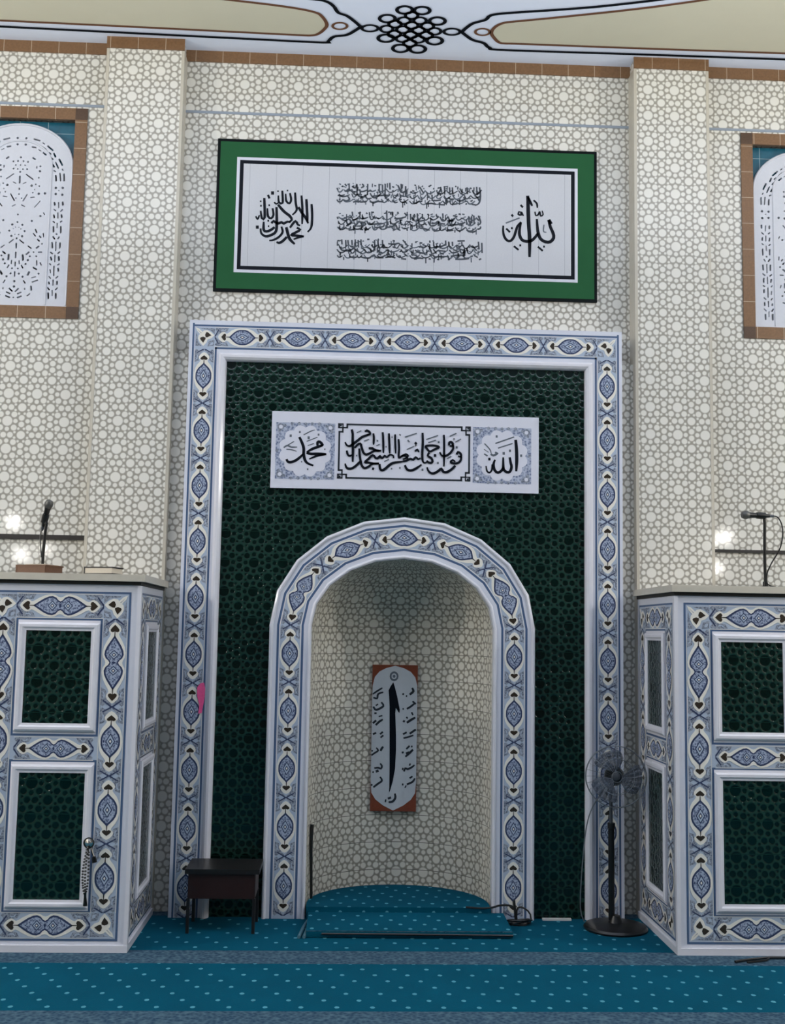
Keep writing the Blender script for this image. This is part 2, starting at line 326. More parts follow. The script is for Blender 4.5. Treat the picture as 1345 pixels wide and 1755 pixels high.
        (((.0307,5.3068),(.048,5.3029)),.0103,'ink'),
        (((.143,5.2973),(.1544,5.2531)),.0104,'ink'),
        (((.0363,5.2222),(.0537,5.2073),(.0837,5.2239),(.1095,5.2248)),.0112,'ink'),
        (((.14,5.2058),(.1787,5.2116),(.2133,5.2039)),.0112,'ink'),
        (((.1784,5.2361),(.2129,5.2351),(.2474,5.2407)),.0112,'ink'),
        (((.1821,5.2808),(.1848,5.2408)),.0104,'ink'),
        (((.2211,5.2688),(.2379,5.3074),(.2506,5.3279)),.0112,'ink'),
        (((.2392,5.2047),(.2823,5.204)),.0104,'ink'),
        (((.2762,5.3512),(.2792,5.2842)),.0104,'ink'),
        (((.246,5.3457),(.2529,5.3146)),.0104,'ink'),
        (((.3032,5.2627),(.325,5.2501),(.3509,5.251)),.0112,'ink'),
        (((.2862,5.2398),(.3079,5.2316)),.0104,'ink'),
        (((.3341,5.208),(.3772,5.2162)),.0104,'ink'),
        (((.3726,5.2428),(.4029,5.2394),(.4373,5.2585),(.4199,5.2668)),.0112,'ink'),
        (((.3153,5.3436),(.3179,5.3035)),.0104,'ink'),
        (((.3369,5.3444),(.3397,5.2908)),.0104,'ink'),
        (((.3932,5.3374),(.4152,5.3024)),.0104,'ink'),
        (((.4494,5.3483),(.4521,5.2947)),.0104,'ink'),
        (((.4711,5.3446),(.4842,5.3384)),.0104,'ink'),
        (((.4931,5.3096),(.5061,5.3056)),.0104,'ink'),
        (((.5063,5.2877),(.5325,5.2662),(.5413,5.2442)),.0113,'ink'),
        (((.523,5.3554),(.5258,5.2884)),.0104,'ink'),
        (((.5447,5.3517),(.5519,5.2803),(.5415,5.2263),(.5114,5.2074)),.0113,'ink'),
        (((.4378,5.2138),(.4507,5.2187)),.0104,'ink'),
        (((.4765,5.2375),(.4937,5.247)),.0104,'ink'),
        (((.3584,5.3541),(.3671,5.3499)),.0104,'ink'),
        (((.1901,5.3303),(.1988,5.3261)),.0104,'ink'),
        (((.0473,5.3521),(.0603,5.3481)),.0104,'ink'),
        (((.1553,5.3425),(.1768,5.3566)),.0104,'ink'),
        (((.4853,5.2155),(.5157,5.212)),.0104,'ink'),
        (((.3101,5.2292),(.3314,5.2305)),.007,'grey'),
        (((.3402,5.2729),(.3581,5.2843)),.0078,'grey'),
        (((.4392,5.3435),(.4379,5.3134)),.0076,'ink'),
        (((.2999,5.3047),(.3207,5.2997)),.0085,'grey'),
        (((.3168,5.3092),(.3379,5.3205)),.0069,'grey'),
        (((.3167,5.2354),(.336,5.2457)),.0084,'grey'),
        (((.1141,5.3291),(.1246,5.3238)),.0081,'grey'),
        (((.1963,5.2188),(.2056,5.2135)),.0069,'grey'),
        (((.1043,5.2611),(.1067,5.2314)),.0081,'ink'),
        (((.2945,5.2491),(.2931,5.2021)),.0066,'ink'),
        (((.2945,5.2346),(.3041,5.2374)),.0067,'grey'),
        (((.2383,5.224),(.2406,5.1763)),.0086,'grey'),
        (((.3943,5.2536),(.3927,5.2074)),.009,'ink'),
        (((.0444,5.2738),(.0431,5.2461)),.0083,'grey'),
        (((.3796,5.3522),(.3779,5.3269)),.0085,'ink'),
        (((.2858,5.2616),(.2867,5.2238)),.0081,'grey'),
        (((.0944,5.2401),(.1085,5.2456)),.0076,'grey'),
        (((.4175,5.2866),(.4294,5.2856)),.007,'grey'),
        (((.269,5.263),(.2851,5.2633)),.0071,'grey'),
        (((.5248,5.2672),(.5459,5.27)),.0075,'grey'),
        (((.1724,5.3083),(.1719,5.2803)),.0077,'ink'),
        (((.1547,5.2287),(.153,5.2002)),.0088,'grey'),
        (((.1035,5.3379),(.1124,5.3493)),.0091,'grey'),
        (((.0114,5.2535),(.0228,5.2601)),.0094,'grey'),
        (((.2204,5.3208),(.222,5.2907)),.0067,'grey'),
        (((.0602,5.3422),(.0633,5.3084)),.0084,'grey'),
        (((.5336,5.317),(.5348,5.2947)),.0074,'ink'),
        (((.3173,5.2881),(.3316,5.2851)),.0077,'grey'),
        (((.0557,5.2939),(.0537,5.2638)),.0068,'ink'),
        (((.2444,5.306),(.2583,5.3096)),.0074,'grey'),
        (((.4319,5.2331),(.4508,5.238)),.0076,'grey'),
        (((.2824,5.347),(.3038,5.3515)),.0072,'grey'),
        (((.4689,5.3409),(.4673,5.3041)),.0079,'grey'),
        (((.34,5.2475),(.3406,5.2005)),.0076,'grey'),
        (((.276,5.2211),(.2901,5.2256)),.0091,'grey'),
        (((.4118,5.334),(.4104,5.2971)),.009,'ink'),
        (((.4256,5.2481),(.4463,5.2451)),.0075,'grey'),
        (((.283,5.2484),(.3034,5.2453)),.0085,'grey'),
        (((.1463,5.2631),(.1475,5.2361)),.0065,'ink'),
        (((.0796,5.3507),(.0792,5.3199)),.0073,'ink'),
        (((.3177,5.3196),(.3159,5.2853)),.0084,'grey'),
        (((.1308,5.2369),(.1318,5.21)),.0065,'grey'),
        (((.2848,5.3305),(.2998,5.3356)),.0073,'grey'),
        (((.2268,5.337),(.2474,5.3356)),.0086,'grey'),
        (((.3405,5.3218),(.3435,5.2754)),.0066,'ink'),
        (((.047,5.2465),(.0487,5.2145)),.0089,'grey'),
        (((.4644,5.2591),(.4821,5.2622)),.009,'grey'),
        (((.5026,5.3502),(.5012,5.3156)),.0088,'ink'),
        (((.4692,5.3114),(.4811,5.3101)),.0073,'grey'),
        (((.0134,5.2908),(.0333,5.2969)),.0093,'grey'),
        (((.4454,5.341),(.4663,5.3335)),.0086,'grey'),
        (((.2193,5.2769),(.2358,5.2848)),.0092,'grey'),
        (((.2993,5.3484),(.2975,5.3136)),.0067,'grey'),
        (((.1598,5.2337),(.1709,5.229)),.0082,'grey'),
        (((.1552,5.2214),(.1552,5.1831)),.0069,'ink'),
        (((.3329,5.2548),(.3513,5.2496)),.008,'grey'),
        (((.1419,5.2157),(.1437,5.1686)),.007,'ink'),
        (((.516,5.3194),(.5353,5.3196)),.0078,'grey'),
        (((.4087,5.3096),(.4303,5.3062)),.0067,'grey'),
        (((.2559,5.3176),(.2574,5.2884)),.0076,'ink'),
        (((.384,5.2952),(.3856,5.2703)),.0073,'grey'),
        (((.0946,5.2777),(.0944,5.2506)),.0073,'grey'),
        (((.2231,5.3316),(.2404,5.3373)),.0073,'grey'),
        (((.2442,5.2557),(.2453,5.232)),.0088,'grey'),
        (((.4111,5.241),(.4241,5.2373)),.0095,'grey'),
        (((.04,5.2952),(.0539,5.2908)),.0072,'grey'),
        (((.2447,5.2989),(.2463,5.273)),.0075,'ink'),
        (((.422,5.2586),(.4364,5.263)),.0089,'grey'),
        (((.0653,5.2392),(.0665,5.2033)),.0085,'grey'),
        (((.2748,5.255),(.2952,5.2526)),.0084,'grey'),
        (((.0113,5.2247),(.0304,5.2054),(.0566,5.2073),(.0864,5.223)),.0079,'ink'),
        (((.0854,5.232),(.1064,5.2033),(.1353,5.2058),(.1679,5.2367)),.0083,'grey'),
        (((.1904,5.2348),(.2102,5.2077),(.2374,5.21),(.2682,5.2366)),.0082,'grey'),
        (((.269,5.2328),(.2792,5.2147),(.2931,5.2161),(.309,5.2301)),.0087,'ink'),
        (((.3148,5.2389),(.327,5.2119),(.3435,5.2138),(.3622,5.2387)),.0082,'ink'),
        (((.3615,5.2355),(.3816,5.2188),(.4095,5.2207),(.4413,5.24)),.0078,'grey'),
        (((.4495,5.2416),(.465,5.2186),(.4864,5.2205),(.5107,5.2423)),.0106,'grey'),
        (((.0128,5.2676),(.027,5.2471),(.0463,5.2488),(.0682,5.2689)),.0088,'ink'),
        (((.0711,5.2741),(.0891,5.2448),(.1137,5.2472),(.1414,5.2796)),.0087,'grey'),
        (((.1566,5.2732),(.1706,5.2515),(.1897,5.2533),(.2113,5.2742)),.0086,'grey'),
        (((.2113,5.2755),(.2241,5.253),(.2415,5.2547),(.2613,5.2701)),.0082,'grey'),
        (((.2736,5.2782),(.287,5.2546),(.3054,5.2565),(.3263,5.2737)),.0098,'ink'),
        (((.3393,5.2845),(.36,5.2532),(.3885,5.2558),(.4207,5.2881)),.0104,'grey'),
        (((.4292,5.2843),(.4417,5.2593),(.4589,5.2612),(.4783,5.2853)),.0094,'ink'),
        (((.4803,5.2825),(.4974,5.2648),(.5212,5.2665),(.5482,5.2821)),.0086,'ink'),
        (((.0181,5.3034),(.0336,5.2875),(.0549,5.2891),(.0791,5.3027)),.0086,'grey'),
        (((.0868,5.3129),(.0982,5.2827),(.1136,5.2847),(.1308,5.314)),.0091,'grey'),
        (((.1315,5.3089),(.1503,5.2901),(.1763,5.292),(.2058,5.3131)),.0101,'grey'),
        (((.2141,5.3154),(.2336,5.2894),(.2605,5.2917),(.2909,5.3199)),.0079,'ink'),
        (((.2931,5.3157),(.315,5.2948),(.3451,5.2969),(.3794,5.318)),.0078,'ink'),
        (((.3844,5.3222),(.4054,5.2946),(.4344,5.297),(.4673,5.3237)),.0085,'ink'),
        (((.4893,5.3271),(.5076,5.297),(.5328,5.2994),(.5613,5.3315)),.0103,'ink'),
        (((-.534,5.0828),(-.5272,5.0653)),.0103,'ink'),
        (((-.5266,5.0387),(-.5157,5.028)),.0103,'ink'),
        (((-.5237,5.0035),(-.5019,4.9843),(-.468,4.9965)),.0111,'ink'),
        (((-.4463,4.9817),(-.425,4.9847),(-.3953,4.9945)),.0111,'ink'),
        (((-.5016,5.0661),(-.4735,5.0538),(-.4439,5.0681),(-.4305,5.042),(-.4558,5.0234)),.0111,'ink'),
        (((-.4571,5.0854),(-.427,5.0775)),.0103,'ink'),
        (((-.418,5.0579),(-.3798,5.0747)),.0103,'ink'),
        (((-.4215,5.1265),(-.4165,5.0912)),.0103,'ink'),
        (((-.3763,5.1147),(-.3551,5.1243)),.0103,'ink'),
        (((-.3165,5.1212),(-.3056,5.1127)),.0103,'ink'),
        (((-.2779,5.1225),(-.2566,5.1277)),.0103,'ink'),
        (((-.3793,5.0481),(-.3278,5.0432),(-.3189,5.028),(-.3615,5.0155),(-.4,5.0165)),.0111,'ink'),
        (((-.346,5.098),(-.3326,5.0719)),.0103,'ink'),
        (((-.2935,5.04),(-.2676,5.032),(-.2121,5.0405),(-.1864,5.0413)),.0111,'ink'),
        (((-.2458,5.0084),(-.2243,5.0091),(-.1817,5.0194),(-.1778,5.0416)),.0111,'ink'),
        (((-.2114,5.0051),(-.1941,4.9968)),.0103,'ink'),
        (((-.23,5.0842),(-.217,5.0758)),.0103,'ink'),
        (((-.1914,5.0855),(-.1783,5.0727)),.0103,'ink'),
        (((-.1603,5.1443),(-.1557,5.0069)),.0103,'ink'),
        (((-.1472,5.0117),(-.1131,5.0217),(-.0919,5.0357),(-.0741,5.0008),(-.0525,4.9927)),.0111,'ink'),
        (((-.1013,5.0841),(-.0583,5.0856),(-.0113,5.1005)),.0112,'ink'),
        (((-.0247,5.1311),(-.0071,5.1051)),.0103,'ink'),
        (((-.1493,5.1313),(-.1364,5.1318)),.0103,'ink'),
        (((-.0806,5.1337),(-.0698,5.1296)),.0103,'ink'),
        (((-.0533,5.037),(-.0361,5.0375)),.0103,'ink'),
        (((-.0108,5.065),(.0086,5.0612)),.0103,'ink'),
        (((-.0056,5.012),(-.001,4.99)),.0103,'ink'),
        (((-.3267,4.9879),(-.2925,4.9913)),.0103,'ink'),
        (((-.361,4.9912),(-.3353,4.9877)),.0103,'ink'),
        (((-.1193,5.1368),(-.1167,5.1058)),.0103,'ink'),
        (((-.2908,5.1265),(-.2882,5.1)),.0103,'ink'),
        (((-.2687,5.0918),(-.2429,5.0838)),.0103,'ink'),
        (((-.0003,5.123),(-.0007,5.079)),.0081,'grey'),
        (((-.2489,5.04),(-.2505,4.9929)),.008,'grey'),
        (((-.4396,5.0945),(-.4303,5.0885)),.0074,'grey'),
        (((-.3875,5.0661),(-.3776,5.0712)),.0073,'grey'),
        (((-.3978,5.0392),(-.3969,5.003)),.0076,'ink'),
        (((-.1091,5.0229),(-.1074,4.9836)),.0066,'ink'),
        (((-.1135,5.134),(-.1128,5.097)),.0086,'ink'),
        (((-.3622,5.129),(-.3609,5.1024)),.0079,'ink'),
        (((-.2727,5.1337),(-.2724,5.0972)),.0086,'grey'),
        (((-.0632,5.0398),(-.0639,4.9979)),.0076,'grey'),
        (((-.0703,5.0482),(-.053,5.0455)),.0086,'grey'),
        (((-.0591,5.0872),(-.0561,5.0501)),.009,'grey'),
        (((-.4451,5.0939),(-.4333,5.0994)),.0088,'grey'),
        (((-.2316,5.0228),(-.2108,5.0329)),.0076,'grey'),
        (((-.2912,5.0963),(-.2774,5.0893)),.0066,'grey'),
        (((-.2956,5.0469),(-.2807,5.0405)),.0073,'grey'),
        (((-.3443,5.108),(-.3435,5.0664)),.0069,'ink'),
        (((-.3623,5.1146),(-.3631,5.0855)),.0089,'ink'),
        (((-.5219,5.1079),(-.5066,5.1089)),.0083,'grey'),
        (((-.3471,5.0403),(-.3458,4.9992)),.0072,'grey'),
        (((-.005,5.1383),(-.0063,5.1116)),.0077,'ink'),
        (((-.4656,5.0172),(-.4446,5.0139)),.007,'grey'),
        (((-.1494,5.0596),(-.1474,5.0287)),.0086,'ink'),
        (((-.3733,5.0734),(-.3607,5.0676)),.0067,'grey'),
        (((-.4825,5.0742),(-.4706,5.0819)),.0086,'grey'),
        (((-.0795,5.0626),(-.0643,5.0597)),.0093,'grey'),
        (((-.0908,5.0785),(-.0755,5.0749)),.0086,'grey'),
        (((-.323,4.9954),(-.3213,4.9605)),.0066,'ink'),
        (((-.1392,5.0244),(-.1204,5.0228)),.0088,'grey'),
        (((-.464,5.0122),(-.4514,5.0211)),.0082,'grey'),
        (((-.4165,5.0812),(-.4054,5.088)),.0066,'grey'),
        (((-.3462,5.0165),(-.3469,4.9908)),.008,'ink'),
        (((-.4324,5.0146),(-.4338,4.9899)),.0084,'grey'),
        (((-.1808,5.1226),(-.1665,5.1204)),.0068,'grey'),
        (((-.1789,5.1189),(-.1594,5.1301)),.0079,'grey'),
        (((-.3793,5.0755),(-.3597,5.0753)),.0076,'grey'),
        (((-.0605,5.0699),(-.0398,5.0767)),.0087,'grey'),
        (((-.0173,5.0654),(-.0151,5.0203)),.0073,'grey'),
        (((-.0215,5.0081),(-.0111,5.0107)),.0085,'grey'),
        (((-.3147,5.0133),(-.315,4.9781)),.0084,'ink'),
        (((-.4633,5.1052),(-.4639,5.0631)),.0071,'ink'),
        (((-.1315,5.1348),(-.1304,5.1125)),.0085,'ink'),
        (((-.2684,5.0433),(-.2576,5.0435)),.0069,'grey'),
        (((-.1294,5.0826),(-.1294,5.036)),.0077,'ink'),
        (((-.0305,5.0098),(-.0132,5.0116)),.0077,'grey'),
        (((-.323,4.9994),(-.3041,4.9978)),.0067,'grey'),
        (((-.2944,5.087),(-.277,5.0914)),.008,'grey'),
        (((-.0556,5.0694),(-.0424,5.0725)),.0087,'grey'),
        (((-.4266,5.0356),(-.4053,5.0369)),.0083,'grey'),
        (((-.0006,5.033),(.0146,5.042)),.0089,'grey'),
        (((-.4823,5.0284),(-.4799,4.9894)),.0077,'ink'),
        (((-.252,5.0762),(-.2379,5.0838)),.0086,'grey'),
        (((-.0953,5.1099),(-.084,5.1118)),.0089,'grey'),
        (((-.5005,5.0935),(-.4843,5.0925)),.0092,'grey'),
        (((-.0525,5.0644),(-.0545,5.0411)),.0073,'grey'),
        (((-.1653,5.0326),(-.1643,5.0005)),.0082,'grey'),
        (((-.2729,5.0725),(-.258,5.0768)),.0065,'grey'),
        (((-.0952,5.0708),(-.0821,5.0646)),.0089,'grey'),
        (((-.4079,5.0215),(-.4063,4.9787)),.0083,'ink'),
        (((-.0289,5.0448),(-.0131,5.0378)),.0069,'grey'),
        (((-.5128,5.0162),(-.5096,4.9767)),.008,'ink'),
        (((-.3961,4.9983),(-.3971,4.9543)),.0085,'grey'),
        (((-.0958,5.0323),(-.0968,4.9876)),.007,'grey'),
        (((-.43,5.0497),(-.412,5.0611)),.0092,'grey'),
        (((-.3835,5.0627),(-.3835,5.0271)),.0089,'grey'),
        (((-.1288,5.1247),(-.1155,5.1347)),.0078,'grey'),
        (((-.209,5.0412),(-.2084,5.0137)),.0066,'grey'),
        (((-.0826,5.1179),(-.0676,5.1275)),.0093,'grey'),
        (((-.3334,5.0003),(-.3163,4.997)),.0083,'grey'),
        (((-.3932,5.097),(-.3843,5.0949)),.0085,'grey'),
        (((-.5311,5.0049),(-.5185,4.9887),(-.5012,4.9901),(-.4819,5.0082)),.0077,'grey'),
        (((-.4702,5.0064),(-.4586,4.9913),(-.4428,4.9926),(-.425,5.0047)),.0079,'ink'),
        (((-.4139,5.0101),(-.3934,4.9916),(-.3652,4.9935),(-.3334,5.0142)),.0105,'ink'),
        (((-.318,5.0128),(-.3079,4.995),(-.2942,4.9964),(-.2788,5.0101)),.0091,'ink'),
        (((-.2684,5.02),(-.2552,4.9912),(-.2375,4.9932),(-.2175,5.0137)),.01,'grey'),
        (((-.2188,5.0174),(-.1992,4.9974),(-.1723,4.9993),(-.1418,5.02)),.0104,'grey'),
        (((-.1266,5.0205),(-.1081,5.0004),(-.0826,5.0023),(-.0538,5.0201)),.0079,'grey'),
        (((-.0455,5.0201),(-.0311,5.0061),(-.0113,5.0075),(.0113,5.0185)),.0094,'grey'),
        (((-.5267,5.0514),(-.5109,5.0267),(-.4897,5.0286),(-.466,5.0572)),.0079,'ink'),
        (((-.4653,5.0569),(-.4532,5.0252),(-.4372,5.0273),(-.4193,5.0473)),.0103,'ink'),
        (((-.4103,5.0578),(-.3985,5.0279),(-.3829,5.0299),(-.3656,5.0607)),.0083,'grey'),
        (((-.3627,5.0556),(-.3508,5.0333),(-.3347,5.035),(-.3168,5.0599)),.0099,'grey'),
        (((-.311,5.0605),(-.2942,5.032),(-.2715,5.0343),(-.2459,5.0571)),.0105,'ink'),
        (((-.2362,5.0585),(-.2153,5.0393),(-.1865,5.0412),(-.1538,5.0575)),.0092,'grey'),
        (((-.1364,5.0628),(-.1188,5.0416),(-.0946,5.0435),(-.0674,5.0668)),.0105,'ink'),
        (((-.0579,5.0725),(-.0381,5.0373),(-.0112,5.04),(.0192,5.0685)),.0087,'grey'),
        (((-.5241,5.0836),(-.5054,5.0699),(-.4796,5.0715),(-.4505,5.0878)),.0094,'grey'),
        (((-.4292,5.0956),(-.4141,5.0642),(-.3939,5.0665),(-.3713,5.0904)),.0085,'ink'),
        (((-.368,5.0893),(-.3506,5.0748),(-.3268,5.0763),(-.2997,5.0873)),.0101,'ink'),
        (((-.2889,5.0982),(-.2785,5.071),(-.2648,5.0728),(-.2497,5.1014)),.0082,'ink'),
        (((-.2423,5.0931),(-.2297,5.0794),(-.2123,5.0807),(-.1927,5.0955)),.0075,'ink'),
        (((-.1927,5.1015),(-.171,5.0746),(-.1414,5.077),(-.108,5.104)),.0092,'grey'),
        (((-.0998,5.1005),(-.0832,5.0818),(-.0605,5.0835),(-.0347,5.0977)),.0084,'grey'),
        (((.0385,5.0755),(.0513,5.0804)),.0103,'ink'),
        (((.0086,5.0612),(.0257,5.0662)),.0103,'ink'),
        (((.0721,5.13),(.0816,5.0726),(.1288,5.0786)),.0112,'ink'),
        (((.1292,5.052),(.1465,5.0392)),.0103,'ink'),
        (((.091,5.0152),(.1254,5.0119),(.1686,5.0001)),.0112,'ink'),
        (((.1673,5.0977),(.1933,5.0808)),.0103,'ink'),
        (((.2143,5.126),(.2276,5.0997)),.0103,'ink'),
        (((.0859,5.0683),(.0888,5.0151)),.0103,'ink'),
        (((.1808,5.0537),(.2152,5.0593),(.2322,5.0732),(.25,5.025),(.2417,5.0025),(.1988,4.9944)),.0112,'ink'),
        (((.2621,5.092),(.2752,5.0835)),.0103,'ink'),
        (((.3011,5.08),(.3312,5.0832),(.3141,5.0715)),.0112,'ink'),
        (((.3059,5.0401),(.3445,5.0503),(.3747,5.0513),(.4392,5.0713)),.0112,'ink'),
        (((.2934,5.002),(.3192,5.0029),(.3493,5.0061)),.0112,'ink'),
        (((.4044,5.1013),(.4216,5.1018)),.0104,'ink'),
        (((.3867,5.1363),(.404,5.1324)),.0104,'ink'),
        (((.4094,5.0303),(.4138,5.026)),.0104,'ink'),
        (((.3881,5.0074),(.4012,4.9945)),.0103,'ink'),
        (((.4484,5.0138),(.4658,5.0011),(.5004,4.9978),(.5261,5.012)),.0112,'ink'),
        (((.4646,5.1211),(.4673,5.0722)),.0104,'ink'),
        (((.4862,5.1218),(.4889,5.0641)),.0104,'ink'),
        (((.5035,5.1269),(.5062,5.0602)),.0104,'ink'),
        (((.5253,5.1054),(.5427,5.0881)),.0104,'ink'),
        (((.538,5.1281),(.5558,5.0752),(.543,5.057)),.0112,'ink'),
        (((.5304,5.021),(.5519,5.0262),(.5561,5.0441)),.0112,'ink'),
        (((.0206,5.1238),(.0235,5.075)),.0103,'ink'),
        (((.1109,5.1269),(.1136,5.087)),.0103,'ink'),
        (((.2659,5.1366),(.2685,5.0967)),.0104,'ink'),
        (((.1496,5.1282),(.1627,5.1153)),.0103,'ink'),
        (((.3437,5.1215),(.3783,5.1137)),.0104,'ink'),
        (((.2497,5.056),(.2842,5.0527)),.0103,'ink'),
        (((.1037,5.0289),(.1209,5.0251)),.0103,'ink'),
        (((.0507,5.1248),(.0511,5.0937)),.0103,'ink'),
        (((.0468,5.0264),(.0591,5.0359)),.0078,'grey'),
        (((.1864,5.1011),(.2046,5.1125)),.0072,'grey'),
        (((.5302,5.057),(.5419,5.062)),.0073,'grey'),
        (((.0707,5.0463),(.0731,5.0122)),.007,'ink'),
        (((.278,5.0142),(.2942,5.0079)),.0082,'grey'),
        (((.536,5.0792),(.5379,5.0452)),.0073,'grey'),
        (((.2225,5.1038),(.2406,5.1065)),.0087,'grey'),
        (((.1747,5.1065),(.1904,5.1138)),.0075,'grey'),
        (((.4864,5.1339),(.4966,5.1278)),.0081,'grey'),
        (((.079,5.0919),(.0802,5.0487)),.0086,'grey'),
        (((.4037,5.0185),(.4163,5.0156)),.007,'grey'),
        (((.0368,5.1072),(.0578,5.1116)),.0082,'grey'),
        (((.1563,5.1224),(.1573,5.0885)),.0072,'ink'),
        (((.2859,5.1252),(.2878,5.0795)),.0067,'ink'),
        (((.1854,5.0655),(.1948,5.0582)),.0084,'grey'),
        (((.2351,5.0712),(.2332,5.035)),.0083,'ink'),
        (((.3431,5.0946),(.3438,5.0718)),.0088,'ink'),
        (((.1744,5.0845),(.173,5.0463)),.0088,'ink'),
        (((.3183,5.0496),(.3374,5.0578)),.0081,'grey'),
        (((.068,5.0355),(.0692,5.0115)),.0077,'ink'),
        (((.4141,5.1361),(.433,5.1328)),.009,'grey'),
        (((.048,5.1012),(.0606,5.1117)),.0085,'grey'),
        (((.0992,5.0439),(.1084,5.0372)),.0086,'grey'),
        (((.0712,5.0338),(.0893,5.026)),.0066,'grey'),
        (((.344,5.0942),(.3564,5.1026)),.0079,'grey'),
        (((.2188,5.1315),(.2167,5.1085)),.0069,'grey'),
        (((.0237,5.0423),(.0245,4.9956)),.0086,'ink'),
        (((.0842,5.0853),(.094,5.0882)),.0082,'grey'),
        (((.3348,5.0986),(.3354,5.0535)),.0087,'ink'),
        (((.1729,5.1207),(.1905,5.1304)),.0084,'grey'),
        (((.4475,5.0954),(.4486,5.0523)),.0088,'ink'),
        (((.3574,5.1274),(.375,5.1314)),.0067,'grey'),
        (((.4265,5.1109),(.4427,5.1151)),.0078,'grey'),
        (((.1638,5.0642),(.1797,5.0681)),.0085,'grey'),
        (((.5348,5.1194),(.5549,5.1201)),.0072,'grey'),
        (((.113,5.0367),(.1225,5.046)),.0074,'grey'),
        (((.308,5.0782),(.3072,5.0402)),.0085,'ink'),
        (((.3917,5.0896),(.4094,5.0988)),.0066,'grey'),
        (((.404,5.0818),(.4188,5.0752)),.0085,'grey'),
        (((.253,5.0867),(.2665,5.0929)),.0088,'grey'),
        (((.0941,5.0946),(.1081,5.1038)),.0085,'grey'),
        (((.0334,5.0436),(.0362,5.0058)),.0079,'ink'),
        (((.5112,5.0327),(.5222,5.0293)),.0086,'grey'),
        (((.3613,5.0118),(.3602,4.9885)),.0076,'ink'),
        (((.1265,5.081),(.1249,5.0472)),.0082,'grey'),
        (((.0287,5.0909),(.0386,5.0853)),.0089,'grey'),
        (((.4974,5.0269),(.4956,4.9871)),.0075,'grey'),
        (((.2222,5.1144),(.2354,5.109)),.009,'grey'),
        (((.0968,5.0329),(.109,5.0279)),.0066,'grey'),
        (((.1846,5.0411),(.2054,5.0418)),.0087,'grey'),
        (((.5226,5.0204),(.5227,4.9777)),.0078,'grey'),
        (((.4097,5.0665),(.4124,5.0443)),.0081,'grey'),
        (((.0868,5.1282),(.0994,5.1273)),.0076,'grey'),
        (((.1953,5.0108),(.2083,5.0058)),.0088,'grey'),
        (((.4776,5.0862),(.48,5.0517)),.0074,'ink'),
        (((.2908,5.1253),(.3018,5.1251)),.0075,'grey'),
        (((.0394,5.0961),(.0374,5.0713)),.0078,'ink'),
        (((.4063,5.0392),(.4277,5.044)),.0084,'grey'),
        (((.4875,5.1289),(.5053,5.1213)),.0078,'grey'),
        (((.0655,5.0836),(.0647,5.0378)),.0079,'grey'),
        (((.3037,5.0333),(.3027,4.993)),.0067,'ink'),
        (((.3773,5.0234),(.3915,5.0212)),.0078,'grey'),
        (((.5477,5.0895),(.5566,5.0935)),.0067,'grey'),
        (((.4713,5.0801),(.472,5.0486)),.0081,'ink'),
        (((.0812,5.0242),(.1024,5.031)),.0078,'grey'),
        (((.0447,5.115),(.0477,5.0784)),.009,'grey'),
        (((.4609,5.0224),(.4769,5.0291)),.0093,'grey'),
        (((.0248,5.0599),(.0401,5.053)),.0082,'grey'),
        (((.0744,5.1137),(.0832,5.1174)),.0088,'grey'),
        (((.2629,5.0039),(.2758,5.0137)),.0078,'grey'),
        (((.0201,5.0175),(.0386,4.9955),(.0639,4.9975),(.0926,5.0218)),.0089,'grey'),
        (((.1144,5.0223),(.1301,4.9969),(.1517,4.9989),(.176,5.0275)),.0089,'grey'),
        (((.1848,5.0237),(.1969,5.0001),(.2135,5.0018),(.2323,5.0187)),.0104,'grey'),
        (((.2378,5.0246),(.252,5.0028),(.2714,5.0046),(.2934,5.0272)),.0081,'ink'),
        (((.2973,5.0222),(.3116,5.0091),(.3314,5.0105),(.354,5.0243)),.0085,'ink'),
        (((.3616,5.0302),(.3819,5.0057),(.4098,5.0079),(.4415,5.0334)),.0105,'ink'),
        (((.4417,5.0341),(.462,5.0071),(.4899,5.0094),(.5218,5.0297)),.0083,'grey'),
        (((.0102,5.0647),(.0295,5.0319),(.0558,5.0344),(.0854,5.063)),.0081,'ink'),
        (((.0817,5.0596),(.0966,5.0417),(.1169,5.0433),(.14,5.0596)),.0087,'grey'),
        (((.1539,5.0696),(.1755,5.0368),(.205,5.0394),(.2384,5.0671)),.0099,'ink'),
        (((.2415,5.072),(.2613,5.0402),(.2884,5.0427),(.319,5.0755)),.0077,'grey'),
        (((.3153,5.0754),(.3291,5.0416),(.3479,5.0439),(.369,5.0764)),.0102,'ink'),
        (((.3804,5.0712),(.3942,5.0501),(.4131,5.0518),(.4345,5.076)),.0104,'grey'),
        (((.4478,5.0776),(.4657,5.0484),(.4903,5.0507),(.5183,5.0729)),.0098,'grey'),
        (((.031,5.1018),(.0508,5.0717),(.0779,5.0741),(.1085,5.1006)),.0083,'ink'),
        (((.1208,5.0992),(.1311,5.08),(.1451,5.0815),(.1608,5.0993)),.0083,'ink'),
        (((.1656,5.0989),(.1821,5.0836),(.205,5.0852),(.2309,5.102)),.0078,'ink'),
        (((.246,5.1089),(.2617,5.079),(.2832,5.0813),(.3073,5.1149)),.0098,'ink'),
        (((.3066,5.1111),(.3214,5.0809),(.3417,5.0831),(.3647,5.1082)),.0101,'ink'),
        (((.3676,5.108),(.3793,5.088),(.3953,5.0896),(.4134,5.1051)),.0084,'grey'),
        (((.421,5.1088),(.4322,5.0908),(.4475,5.0922),(.4649,5.1117)),.0097,'grey'),
        (((.4704,5.1129),(.4849,5.0901),(.5049,5.092),(.5276,5.114)),.0106,'grey'),
        (((-.5298,4.8948),(-.5128,4.8975)),.0102,'ink'),
